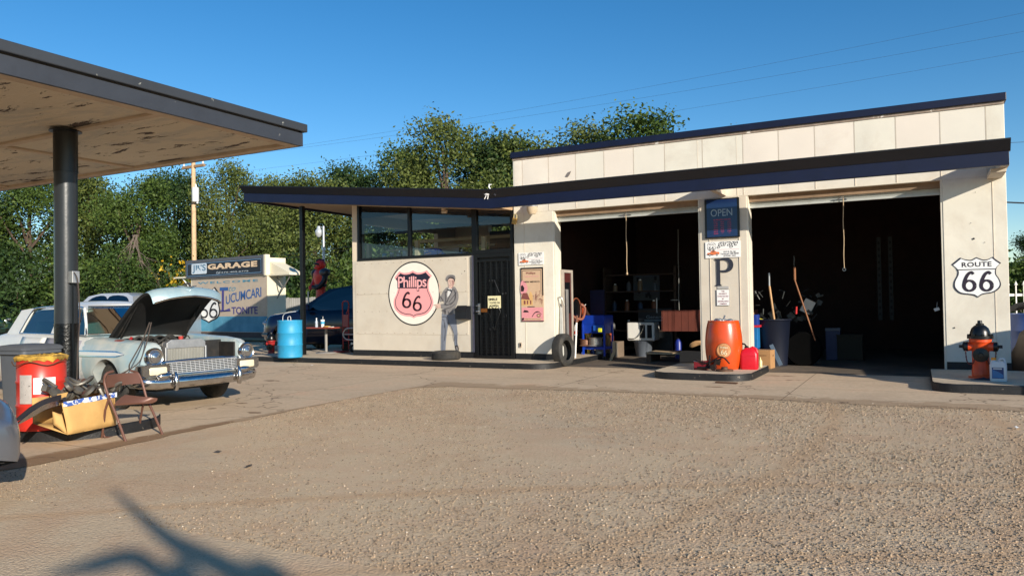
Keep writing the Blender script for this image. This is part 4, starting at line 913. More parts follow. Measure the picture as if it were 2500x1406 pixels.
# cardboard box with blue print, collapsed
cardb = M('cardboard', S(198, 158, 96), .85, var=.07, scale=5, bump=.15, bscale=5, dirt=S(176, 134, 78))
P0 = G(133, 1056, .12); P1 = G(282, 1046, .12); 
t = thing('parts_box', 'sagging tan cardboard box of old car parts beside the folding chair', 'box', (P0.x, P0.y, .12))
bxl = [(130, 1040, .0), (165, 1060, .0), (280, 1042, .0)]
def wl_(x, y, z, Y=None): p = at(x, y, 2, z); return Vector((p.x-P0.x, p.y-P0.y, z-.12))
fA, fB, fC = wl_(165, 1061, .12), wl_(282, 1038, .12), wl_(130, 1042, .12)
dn = (fB-fA).normalized(); bk = Vector((-dn.y, dn.x, 0))
def curt(a, b, z0a, z0b, h0, h1, bul=.02, nn_=8, mm=6):
    rows = []
    for j in range(mm+1):
        r_ = []
        for i in range(nn_+1):
            s_ = i/nn_; t_ = j/mm; p_ = a.lerp(b, s_); h = h0+(h1-h0)*s_; off = -bk*(bul*math.sin(math.pi*t_)*math.sin(math.pi*min(1, s_*1.1))+rnd.uniform(-.004, .004))
            p_ = p_+off; p_.z = z0a+(z0b-z0a)*s_+(h)*t_; r_.append(tuple(p_))
        rows.append(r_)
    return rows
L_ = (fB-fA).length; O_ = Vector((P0.x, P0.y, .12))
def lr(x, y, ref): d_ = ray(x, y).normalized(); o_ = Vector((0, 0, H)); return o_+d_*((ref-o_).dot(CF)/d_.dot(CF))-O_
def quadg(TL, TR, BR__, BL__, nu=10, nv=6, amp=.010):
    rows = []
    for j in range(nv+1):
        v_ = j/nv; rows.append([tuple((BL__.lerp(BR__, i/nu)).lerp(TL.lerp(TR, i/nu), v_)-bk*(amp*(math.sin(v_*5+i*.7)+math.sin(i*1.3))*.5+.02*math.sin(math.pi*v_)*math.sin(math.pi*i/nu))) for i in range(nu+1)])
    return rows
cTL, cTR = lr(152, 984, O_+fA+dn*.0), lr(281, 960, O_+fB); cTL.z = max(cTL.z, .3)
lT, lB = lr(128, 1004, O_+fA+bk*.16-dn*.10), lr(130, 1036, O_+fA+bk*.16-dn*.10); mT = lr(151, 1012, O_+fA)
mb = MB(); mb.grid(quadg(cTL, cTR, fB, fA)); mb.grid(quadg(lT, mT, fA, lB, 5, 4, .004)); mb.grid(quadg(cTR, cTR+bk*.42, fB+bk*.42, fB, 5, 4, .004)); mb.grid(quadg(lT+bk*.25+Vector((0, 0, .12)), cTR+bk*.42, fB+bk*.42, lB+bk*.25, 8, 4, .004))
mb.add([tuple(q_+Vector((0, 0, .006))) for q_ in (fA, fB, fB+bk*.42, lB+bk*.25)], [(0, 1, 2, 3)])
o_ = part('carton', mb, cardb, t, smooth=True, recalc=False); so = o_.modifiers.new('th', 'SOLIDIFY'); so.thickness = .006
mb = MB(); mb.grid([[tuple(cTL.lerp(cTR, i/14)-bk*(.014+.01*math.sin(i))+Vector((0, 0, z))) for i in range(15)] for z in (-.035, .012)])
m, n, p = raw('blue_print_tape'); f = n.ramp(n.noise(n.obj(), 22, 3, .6), [(.47, 0.), (.5, 1.)]); n.link(n.mix(f, S(64, 96, 170), S(222, 224, 224)), p.inputs['Base Color']); p.inputs['Roughness'].default_value = .6
part('printed_flap', mb, m, t, recalc=False)
mb = MB(); rf_ = O_+fA+bk*.38; mb.add([tuple(lr(x_, y_, rf_)) for x_, y_ in ((122, 966), (166, 957), (158, 978), (124, 984))], [(0, 1, 2, 3)]); part('flap', mb, cardb, t, recalc=False)
# engine parts piled in the box
mgrey = M('greasy_metal', S(110, 106, 98), .45, .5, var=.3, scale=14, bump=.3, bscale=30)
t = thing('engine_parts', 'greasy grey carburettor and clutch parts heaped on top of the cardboard box', 'engine parts', (P0.x+fA.x, P0.y+fA.y, .52))
mb = MB(); r2 = random.Random(4)
for k in range(26):
    c_ = dn*r2.uniform(.05, L_-.02)+bk*r2.uniform(.02, .38)+Vector((0, 0, r2.uniform(-.06, .07)))
    if k % 3 == 0: mb.lathe([(.0, 0), (r2.uniform(.04, .08), .0), (r2.uniform(.04, .08), .03), (.02, .04), (0, .04)], tuple(c_), n=12, rot=Euler((r2.uniform(-.8, .8), r2.uniform(-.8, .8), 0)).to_matrix())
    elif k % 3 == 1: mb.tube(cat([tuple(c_), tuple(c_+Vector((r2.uniform(-.1, .1), r2.uniform(-.1, .1), .06))), tuple(c_+Vector((r2.uniform(-.15, .15), r2.uniform(-.1, .1), -.02)))], 4), r2.uniform(.008, .02), 6)
    else: mb.box(tuple(c_), (r2.uniform(.03, .1), r2.uniform(.03, .08), r2.uniform(.02, .06)), Euler((r2.uniform(-.6, .6), r2.uniform(-.6, .6), r2.uniform(0, 3))).to_matrix())
part('castings', mb, mgrey, t, smooth=True)
mb = MB(); c_ = dn*.28+bk*.16+Vector((0, 0, .08)); mb.tube([tuple(c_+Vector((.11*math.cos(a), .11*math.sin(a), .03*math.sin(a*2)))) for a in [j*math.pi/10 for j in range(20)]], .018, 8, closed=True); part('ring', mb, mgrey, t, smooth=True)
# chrome trim strips laid across
t = thing('chrome_trim', 'long curved chrome-edged trim strip leaning out of the box toward the grey car', 'car trim', (P0.x, P0.y, .12))
rf_ = O_+fA+bk*.12; pts = [O_+lr(x_, y_, rf_-dn*k_*.55-bk*k_*.35) for x_, y_, k_ in ((42, 1034, 1), (75, 1012, .7), (110, 992, .4), (150, 980, 0))]
def bar(pts, wdt, th, up=Vector((0, 0, 1))):
    q_ = [Vector(p_) for p_ in cat([tuple(p_) for p_ in pts], 6)]; rows = []
    for i, p_ in enumerate(q_):
        w2 = wdt*min(1, .25+i*.12); rows.append([tuple(p_+up*w2/2), tuple(p_+up*w2/2-bk*th), tuple(p_-up*w2/2-bk*th), tuple(p_-up*w2/2)])
    m_ = MB(); m_.grid(rows, cu=True); m_.add(rows[0], [(0, 1, 2, 3)]); m_.add(rows[-1], [(3, 2, 1, 0)]); return m_
part('strip', bar(pts, .05, .015), chrome, t, world=True); part('strip_back', bar([p_+bk*.02+Vector((0, 0, .03)) for p_ in pts], .07, .02), M('trim_dark', S(44, 44, 50), .4), t, world=True)
# black plate behind strip
t = thing('rubber_mat', 'flat dark panel lying across the left corner of the cardboard box', 'panel', (P0.x, P0.y, .45))
rf_ = O_+fA+bk*.25; a, b, c_, d_ = [O_+lr(x_, y_, rf_) for x_, y_ in ((97, 993), (160, 968), (163, 976), (104, 1000))]
mb = MB(); vs_ = [a, b, c_, d_]; mb.add([tuple(v_) for v_ in vs_]+[tuple(v_-Vector((0, 0, .015))) for v_ in vs_], [(0, 1, 2, 3), (7, 6, 5, 4), (0, 4, 5, 1), (1, 5, 6, 2), (2, 6, 7, 3), (3, 7, 4, 0)]); part('sheet', mb, M('trim_dark', S(44, 44, 50), .4), t, world=True)
# old manifold lying on the ground behind the chair + chrome strip
q = G(330, 975, .0); t = thing('exhaust_part', 'greasy cast exhaust part on the pavement behind the folding chair', 'car part', (q.x-.3, q.y, .006))
mb = MB(); mb.box((0, 0, .14), (.5, .2, .12)); mb.lathe([(.05, 0), (.05, .28)], (-.2, .05, 0), n=12); mb.lathe([(.06, 0), (.06, .2)], (.22, 0, 0), n=12); mb.tube([(-.3, -.05, .2), (.0, -.1, .24), (.35, -.05, .16)], .03, 8); part('casting', mb, mgrey, t, smooth=True, bevel=.01)
t = thing('bumper_strip', 'bent chrome strip resting on the greasy casting behind the folding chair', 'car trim', (q.x-.3, q.y, .25)); 
part('strip', MB().tube(cat([(-.5, .0, -.05), (-.2, -.08, .07), (.15, -.1, .07), (.45, -.05, -.02)], 6), .022, 8), chrome, t, smooth=True)
q = at(305, 945, 1, G(330, 975)[1]+.15); t = thing('hub_cap', 'small dark bottle beside the greasy casting behind the folding chair', 'bottle', (q.x, q.y, .006)); t.name = 'oil_bottle'
part('body', MB().lathe([(0, 0), (.06, 0), (.06, .26), (.03, .32), (.03, .36), (0, .36)], n=16), M('black_bottle', S(40, 42, 50), .3), t, smooth=True); part('cap', MB().lathe([(0, .36), (.034, .36), (.034, .4), (0, .4)], n=14), white, t, smooth=True)
# brown folding chair
ch_ = M('chair_brown', S(112, 78, 66), .42, .2, var=.08, scale=5, chips=(S(60, 40, 30), 14, .72))
FL, FR_, BL, BR_ = G(307, 1078), G(397, 1061), G(249, 1070), G(338, 1052)
t = thing('folding_chair', 'brown steel folding chair standing beside the cardboard box', 'chair', ((FL.x+BR_.x)/2, (FL.y+BR_.y)/2, 0))
back_w = BR_-BL
def chp(x, y, z): p_ = at(x, y, 2, z); return Vector(p_)
# front legs run up to the back top; rear legs from the seat front down to the back feet
def onray(x, y, ref, k=0): 
    d_ = ray(x, y).normalized(); o_ = Vector((0, 0, H)); return o_+d_*((ref-o_).dot(CF)/d_.dot(CF)+k)
seatB, seatF = onray(285, 968, BL.lerp(BR_, .5)+Vector((0, 0, .42))), None
tl, tr_ = onray(254, 922, BL), onray(338, 912, BR_)
F1 = onray(307, 1078, FL); F2 = onray(397, 1061, FR_)
legL = [F1, onray(283, 1012, FL.lerp(BL, .35)), onray(268, 975, FL.lerp(BL, .5)), onray(255, 935, FL.lerp(BL, .6)), onray(259, 913, FL.lerp(BL, .62)), onray(276, 906, FL.lerp(BL, .6)+back_w*.2)]
legR = [F2, onray(371, 1000, FR_.lerp(BR_, .35)), onray(358, 972, FR_.lerp(BR_, .5)), onray(346, 930, FR_.lerp(BR_, .6)), onray(335, 910, FR_.lerp(BR_, .62)), onray(320, 905, FR_.lerp(BR_, .6)-back_w*.2)]
for L0 in (legL, legR): part('leg', MB().tube(cat([tuple(p_) for p_ in L0], 5), .0125, 8), ch_, t, smooth=True, world=True)
rl = [BL, onray(257, 1000, BL.lerp(FL, .5)), onray(268, 965, BL.lerp(FL, .8))]; rr2 = [BR_, onray(346, 1005, BR_.lerp(FR_, .4)), onray(350, 985, BR_.lerp(FR_, .7))]
for L0 in (rl, rr2): part('leg', MB().tube([tuple(p_) for p_ in L0], .0115, 8), ch_, t, smooth=True, world=True)
def panel(c4, nu=10, nv=4, bulge=.02, th=.012, rnd_=.25):
    a, b, c_, d_ = c4; nrm = (b-a).cross(d_-a).normalized(); rows = []; rows2 = []
    for j in range(nv+1):
        v_ = j/nv; r1, r2_ = [], []
        for i in range(nu+1):
            u_ = i/nu; uu = .5+(u_-.5)*(1-rnd_*max(0, 2*abs(v_-.5)-.6)*.5); p_ = a.lerp(b, uu).lerp(d_.lerp(c_, uu), v_)+nrm*bulge*math.sin(math.pi*u_); r1.append(tuple(p_)); r2_.append(tuple(p_+nrm*th))
        rows.append(r1); rows2.append(r2_)
    m_ = MB(); m_.grid(rows); m_.grid(rows2)
    ed = rows[0]+[r_[-1] for r_ in rows[1:]]+rows[-1][-2::-1]+[r_[0] for r_ in rows[-2:0:-1]]; ed2 = rows2[0]+[r_[-1] for r_ in rows2[1:]]+rows2[-1][-2::-1]+[r_[0] for r_ in rows2[-2:0:-1]]
    m_.grid([ed, ed2], cu=True); return m_
rb = BL.lerp(FL, .4); rb2 = BR_.lerp(FR_, .4)
part('backrest', panel([onray(258, 947, rb), onray(343, 935, rb2), onray(336, 909, rb2), onray(260, 915, rb)], bulge=-.03), ch_, t, smooth=True, world=True)
part('seat', panel([onray(276, 990, FL.lerp(BL, .6)), onray(375, 984, FR_.lerp(BR_, .15)), onray(386, 976, FR_.lerp(BR_, .1)), onray(302, 967, BL.lerp(BR_, .3))], bulge=0.0, th=.02), ch_, t, smooth=True, world=True)
part('crossbar', MB().tube(cat([tuple(onray(253, 1058, BL)), tuple(onray(262, 1067, BL)), tuple(onray(318, 1058, BR_)), tuple(onray(334, 1046, BR_))], 4), .009, 6).tube([tuple(onray(289, 1030, FL)), tuple(onray(305, 1045, BR_))], .006, 5), ch_, t, smooth=True, world=True)

# tyres
def tyre(name, label, loc, Ro, Ri, w, upright=None, rot=None, group=None):
    t = thing(name, label, 'tyre', loc, 0, group)
    prof = [(Ri, -w*.36), (Ri+.02, -w*.42), ((Ro+Ri)/2, -w*.52), (Ro-.025, -w*.44), (Ro-.004, -w*.34)]
    for k in range(5): z0 = -w*.3+k*w*.125; prof += [(Ro, z0), (Ro, z0+w*.085), (Ro-.008, z0+w*.09), (Ro-.008, z0+w*.12)]
    prof += [(Ro-.004, w*.34), (Ro-.025, w*.44), ((Ro+Ri)/2, w*.52), (Ri+.02, w*.42), (Ri, w*.36), (Ri+.03, w*.3), (Ro-.03, w*.25), (Ro-.03, -w*.25), (Ri+.03, -w*.3), (Ri, -w*.36)]
    mb = MB(); mb.lathe(prof, n=56); mb.f = [f for f in mb.f if len(f) == 4]; mb.m = [0]*len(mb.f)
    if rot is not None: mb.xf(rot.to_4x4())
    part('tread', mb, rubber, t, smooth=True, ang=30); return t
q = G(1070, 880, .118); t = tyre('worn_tyre', 'worn black tyre lying flat on the walk under the painted attendant', (q.x, q.y+.30, .118+.09), .315, .19, .18)
q = G(1392, 888, 0); tyre('worn_tyre', 'black tyre standing upright at the left jamb of the first bay', (-6.33, 13.95, .33), .335, .20, .225, rot=Euler((0, R(87), R(-4))).to_matrix())
# orange barrel
q = G(1762, 903, .12); ox, oy = q.x-.02, q.y+.28
orn = M('barrel_orange', S(206, 74, 22), .3, var=.08, scale=3, coat=.3, bump=.12, bscale=5, dirt=S(150, 58, 26), dscale=4, damt=.6, chips=(S(120, 84, 60), 9, .72))
t = thing('orange_barrel', 'bulging glossy orange barrel with a round emblem, on the kerb island', 'barrel', (ox, oy, .12))
bh = .82; prof = [(0, 0), (.25, 0), (.255, .01)]
for k in range(13): f = k/12; prof.append((.258+.052*math.sin(math.pi*f)**.8, .015+(bh-.03)*f))
prof += [(.26, bh-.01), (.256, bh), (.232, bh), (.228, bh-.03), (0, bh-.03)]
part('body', MB().lathe(prof, n=48), orn, t, smooth=True)
ab = math.atan2(-oy, -ox)
def disc_on(mb, rad, r0, zc, mi, a0=ab, off=0, n=28, rx_=1):
    vs_ = [(0, 0)]+[(rad*math.cos(2*math.pi*j/n)*rx_, rad*math.sin(2*math.pi*j/n)) for j in range(n)]
    pp = [((r0+off)*math.cos(a0+u/r0), (r0+off)*math.sin(a0+u/r0), zc+v_) for u, v_ in vs_]; mb.add(pp, [(0, j, j % n+1) for j in range(1, n+1)], mi)
mb = MB(); disc_on(mb, .125, .310, .33, 0, off=.004); disc_on(mb, .112, .310, .33, 1, off=.007)
fo = lambda u, v, w: ((.317+w)*math.cos(ab+u/.317), (.317+w)*math.sin(ab+u/.317), .33+v)
shq = [(0, .11), (0, .11), (.03, .095), (.07, .11), (.07, .11), (.1, .08), (.085, .04), (.095, -.02), (.06, -.07), (0, -.1), (0, -.1), (-.06, -.07), (-.095, -.02), (-.085, .04), (-.1, .08), (-.07, .11), (-.07, .11), (-.03, .095)]
mb.flat([(q_[0]*.75, q_[1]*.8) for q_ in cat(shq, 3, True)], fo, .002, 2)
addtext(mb, 'Phillips', (-.062, .025, .062, .065), fo, .005, 3, bold=.02)
for s_ in (-.026, .026): 
    for pts, wd in six(s_, -.03-(.01 if s_ > 0 else 0), .07, .034, .16): ribbon(mb, pts, wd, .006, 3, fo)
part('emblem', mb, [M('emblem_ring', S(150, 76, 40), .5, var=.2), M('emblem_gold', S(196, 140, 92), .45, var=.2, scale=20), M('emblem_tan', S(178, 120, 76), .5, var=.2, scale=30), M('emblem_cream', S(222, 206, 170), .5)], t, recalc=False)
t2 = thing('scrap_foil', 'heap of crumpled silver parts on top of the orange barrel', 'scrap', (ox, oy, .12+bh-.03)); mb = MB(); r2 = random.Random(8)
for k in range(14): mb.sphere((r2.uniform(-.13, .14), r2.uniform(-.14, .1), r2.uniform(.0, .05)), (r2.uniform(.03, .07), r2.uniform(.03, .06), r2.uniform(.02, .04)), 7, 5)
mb.tube([(.0, 0, .02), (.03, 0, .12)], .012, 6); mb.v = [(a_+r2.uniform(-.008, .008), b_+r2.uniform(-.008, .008), max(0, c_+r2.uniform(-.008, .008))) for a_, b_, c_ in mb.v]
part('heap', mb, galv, t2)
# brake / caliper scrap in front of barrel
q = G(1765, 905, .12); t = thing('brake_disc', 'rusty brake disc lying at the foot of the orange barrel', 'brake disc', (q.x+.04, q.y-.06, .12))
part('disc', MB().lathe([(0, .01), (.05, .01), (.05, 0), (.14, 0), (.14, .012), (.14, .02), (.14, .03), (.055, .03), (.05, .07), (0, .07)], n=30), M('rust_iron', S(92, 66, 50), .7, .3, var=.25, scale=20), t, smooth=True, ang=30)
t = thing('car_suspension', 'greasy strut and caliper parts lying before the orange barrel', 'car parts', (q.x-.22, q.y-.02, .12)); mb = MB()
mb.lathe([(0, -.06), (.045, -.06), (.05, 0), (.045, .06), (.02, .06), (.02, .02), (0, .02)], (.08, -.05, .06), 'y', 14); mb.tube([(-.25, .05, .17), (-.05, .0, .12), (.2, .02, .2)], .014, 6); mb.tube([(-.2, .0, .04), (.05, -.02, .05)], .022, 8); mb.tube(cat([(-.1, .05, .02), (.05, .04, .16), (.2, .05, .23), (.33, .02, .12)], 4), .012, 6); mb.box((.12, .05, .14), (.1, .06, .08), Euler((.3, .2, .5)).to_matrix()); mb.tube([(.0, 0, .04), (.0, .05, .25)], .014, 6)
part('strut', mb, M('dark_iron', S(58, 50, 48), .4, .7, var=.3, scale=20), t, smooth=True)
t = thing('red_toolbox', 'small dark red metal box beside the orange barrel on the island', 'toolbox', (q.x-.40, q.y+.10, .12)); part('body', MB().bx(-.09, .12, -.08, .1, 0, .15), M('box_red', S(120, 24, 34), .4, var=.15), t, bevel=.006); part('edge', MB().tube([(-.09, -.085, .15), (.12, -.085, .12)], .006, 5), steel, t)
q = G(1755, 936, 0); t = thing('scrap_wood', 'thin rusty strip lying on the pavement before the kerb island', 'scrap', (q.x, q.y-.02, .008)); part('strip', MB().box((.12, 0, .012), (.34, .06, .02), Matrix.Rotation(-.1, 3, 'Z')), M('rust_iron', S(92, 66, 50), .7, .3), t, bevel=.003)
# red jerry can
q = G(1827, 902, .12); t = thing('fuel_can', 'red plastic fuel can with black spout, on the kerb island by the barrel', 'fuel can', (q.x, q.y+.10, .12), .1)
redpl = M('fuel_red', S(200, 22, 40), .38, var=.06, scale=4, bump=.04, bscale=10)
mb = MB(); loftz(mb, [rring(.135, .11, 0, .04), rring(.145, .12, .02, .05), rring(.145, .12, .26, .05), rring(.12, .105, .315, .05), rring(.06, .07, .36, .03)]); part('body', mb, redpl, t, smooth=True, bevel=.006)
part('handle', MB().tube([(.0, 0, .34), (.06, 0, .37), (.115, 0, .34), (.135, 0, .28)], .018, 8), redpl, t, smooth=True)
part('spout', MB().lathe([(0, .335), (.035, .335), (.035, .375), (.02, .39)], (-.04, 0, 0), n=14).tube([(-.04, 0, .38), (-.07, -.02, .42), (-.11, -.02, .43)], .014, 8), blackp, t, smooth=True)
part('rib', MB().bx(-.11, .11, -.124, -.118, .22, .235), redpl, t, bevel=.003); part('rib', MB().bx(-.11, .11, -.124, -.118, .05, .062), redpl, t, bevel=.003)
q = G(1858, 897, .12); t = thing('cream_bottle', 'small cream squeeze bottle on the island beside the fuel can', 'bottle', (q.x-.03, q.y+.12, .12)); part('body', MB().lathe([(0, 0), (.03, 0), (.032, .1), (.012, .13), (.006, .17), (0, .17)], n=14), M('cream_plastic', S(224, 206, 150), .4), t, smooth=True)
# cardboard box inside bay 2 edge
q = G(1880, 902, 0); t = thing('carton', 'brown cardboard carton on the bay floor behind the red fuel can', 'box', (q.x-.14, q.y+.16, .012), -.12)
part('body', MB().bx(-.22, .17, -.14, .14, 0, .34), M('carton_brown', S(170, 128, 84), .85, var=.06, dirt=S(150, 108, 70)), t, bevel=.004); mb = MB(); Fq = lambda u, v, w: (u, -.142-w, v)
mb.flat([(-.15, .04), (.02, .04), (.02, .07), (-.15, .07)], Fq, 0); mb.flat([(-.14, .25), (.1, .25), (.1, .256), (-.14, .256)], Fq, 0); mb.flat([(-.14, .23), (.1, .23), (.1, .236), (-.14, .236)], Fq, 0); mb.add([(.173, .0, .22), (.173, .05, .22), (.173, .05, .25), (.173, 0, .25)], [(0, 1, 2, 3)]); part('print', mb, M('print_brown', S(110, 76, 46), .8), t, recalc=False)
# hydrants
def hydrant(label, loc, rz, bodym, topm, s=1, chains=True):
    t = thing('fire_hydrant', label, 'hydrant', loc, rz, sc=s)
    part('barrel', MB().lathe([(0, 0), (.17, 0), (.17, .03), (.125, .035), (.125, .12), (.115, .14), (.115, .50), (.135, .54), (.15, .555), (.15, .60), (0, .6)], n=28), bodym, t, smooth=True)
    part('flange', MB().lathe([(.10, .595), (.175, .60), (.175, .645), (.10, .65)], n=28), topm, t, smooth=True)
    part('bonnet', MB().lathe([(.14, .645), (.135, .70), (.115, .76), (.075, .80), (.055, .81), (.055, .83), (.035, .835), (.03, .88), (0, .88)], n=28), topm, t, smooth=True)
    for j in range(8): a = j*math.pi/4+.2; part('bolt', MB().lathe([(.018, .63), (.018, .67), (0, .67)], (.158*math.cos(a), .158*math.sin(a), 0), n=6), topm, t)
    for s_ in (-1, 1):
        part('side_outlet', MB().lathe([(.07, 0), (.07, .17)], (0, 0, .48), 'x', 18) if s_ > 0 else MB().lathe([(.07, -.17), (.07, 0)], (0, 0, .48), 'x', 18), bodym, t, smooth=True)
        part('side_cap', MB().lathe([(0, s_*.165), (.078, s_*.165), (.075, s_*.22), (.04, s_*.235), (.025, s_*.24), (.025, s_*.285), (0, s_*.285)], (0, 0, .48), 'x', 18), topm, t, smooth=True)
        if chains: part('chain', MB().tube(cat([(s_*.2, -.03, .45), (s_*.18, -.06, .25), (s_*.11, -.1, .22), (s_*.07, -.12, .36)], 8), [.007+.004*(i % 2) for i in range(25)], 6), M('chain_red', S(110, 40, 40), .6), t, smooth=True)
    part('front_cap', MB().lathe([(0, -.24), (.03, -.24), (.035, -.2), (.105, -.19), (.11, -.13), (.09, -.1)], (0, 0, .36), 'y', 24), topm, t, smooth=True)
    return t
horn = M('hydrant_orange', S(232, 84, 36), .38, var=.06, scale=5, dirt=S(190, 54, 24), dscale=6, damt=.5)
q = G(2398, 925, .125); HX, HY = q.x, q.y+.17
hydrant('orange fire hydrant with a black bonnet, on the island by the ROUTE 66 pier', (HX, HY, .125), -.05, horn, blackp, .93)
q = G(640, 872, 0); hydrant('dark red fire hydrant standing on the ground behind the blue drum', (q.x+.12, q.y+.2, .0), .4, M('hydrant_red', S(150, 34, 34), .5, var=.1), blackp, .72, False)
# white fluid jug
q = G(2440, 932, .125); t = thing('coolant_jug', 'white plastic fluid jug with blue label and orange cap, before the hydrant', 'jug', (q.x, q.y+.12, .125), -.05)
jw = M('jug_white', S(214, 216, 218), .4, var=.03)
mb = MB(); loftz(mb, [rring(.095, .06, 0, .02), rring(.10, .065, .015, .03), rring(.10, .065, .22, .03), rring(.085, .055, .265, .03)]); part('body', mb, jw, t, smooth=True)
part('handle', MB().tube([(.0, 0, .27), (.03, 0, .305), (.07, 0, .305), (.085, 0, .24), (.085, 0, .19)], .014, 8), jw, t, smooth=True)
part('neck', MB().lathe([(.03, .255), (.025, .29)], (-.05, 0, 0), n=14), jw, t, smooth=True); part('cap', MB().lathe([(0, .32), (.03, .32), (.03, .285), (0, .285)], (-.05, 0, 0), n=14), M('cap_orange', S(232, 150, 40), .4), t, smooth=True)
Fj = lambda u, v, w: (u, -.0665-w, v); mb = MB(); mb.flat([(-.075, .04), (.06, .04), (.06, .19), (-.075, .19)], Fj, 0, 0); mb.flat([(-.07, .05), (.055, .05), (.055, .09), (-.0, .13), (-.07, .16)], Fj, .0008, 1); mb.flat([(-.06, .165), (.04, .165), (.04, .18), (-.06, .18)], Fj, .0012, 2)
part('label', mb, [M('jug_navy', S(28, 60, 116), .4), M('jug_blue', S(60, 120, 176), .4), white], t, recalc=False)
t = thing('rag', 'dark crumpled rag with bits on the island at the foot of the orange hydrant', 'rag', (HX+.05, HY-.3, .125)); mb = MB(); r2 = random.Random(3)
mb.grid([[(-.2+.04*i, -.06+.03*j, max(.001, r2.uniform(0, .045)*math.sin(math.pi*i/10)*math.sin(math.pi*j/4))) for i in range(11)] for j in range(5)]); part('cloth', mb, M('rag', S(52, 54, 66), .9, var=.4, scale=30), t, smooth=True, recalc=False)
# ================================================================ vehicles
def lerp1(pts, x):
    if x >= pts[0][0]: return pts[0][1]
    for (a, va), (b, vb) in zip(pts, pts[1:]):
        if b <= x <= a: t = (x-a)/(b-a); t = t*t*(3-2*t)*.4+t*.6; return va+(vb-va)*t
    return pts[-1][1]
def arange(a, b, s): k = max(1, int(round(abs(b-a)/s))); return [a+(b-a)*i/k for i in range(k+1)]
def wheel(t, x, y, r, w, hub, side, tyre_m=None, rim=.62, spokes=0):
    wh = MB(); prof = [(r*rim, -w*.45), (r*.8, -w*.5), (r-.02, -w*.42), (r, -w*.3), (r, w*.3), (r-.02, w*.42), (r*.8, w*.5), (r*rim, w*.45)]
    wh.lathe(prof, n=36); tq = part('wheel', wh.xf(Matrix.Translation((x, y, r)) @ Matrix.Rotation(R(90), 4, 'X')), tyre_m or rubber, t, smooth=True)
    hb = MB(); s_ = side
    hb.lathe([(0, s_*(w*.5+.005)), (r*.22, s_*(w*.5)), (r*.3, s_*w*.38), (r*rim*.92, s_*w*.36), (r*rim, s_*w*.48), (r*rim, s_*w*.2)], (x, y, r), 'y', 32)
    part('hub_cap', hb, hub, tq, smooth=True)
    if spokes:
        sp = MB()
        for k in range(spokes): a = 2*math.pi*k/spokes; sp.tube([(x+r*.25*math.cos(a), y+s_*w*.46, r+r*.25*math.sin(a)), (x+r*rim*math.cos(a), y+s_*w*.49, r+r*rim*math.sin(a))], .02, 5)
        part('spoke', sp, hub, tq)
def side_y(W_, z, zt, zb=.3):
    f = (z-zb)/(zt-zb); return W_-.13*(max(0, .35-f)/.35)**1.7-.085*(max(0, f-.62)/.38)**1.8
def arch(xc, rr, rad, x): d = abs(x-xc); return rr+math.sqrt(max(0, rad*rad-d*d)) if d < rad else 0
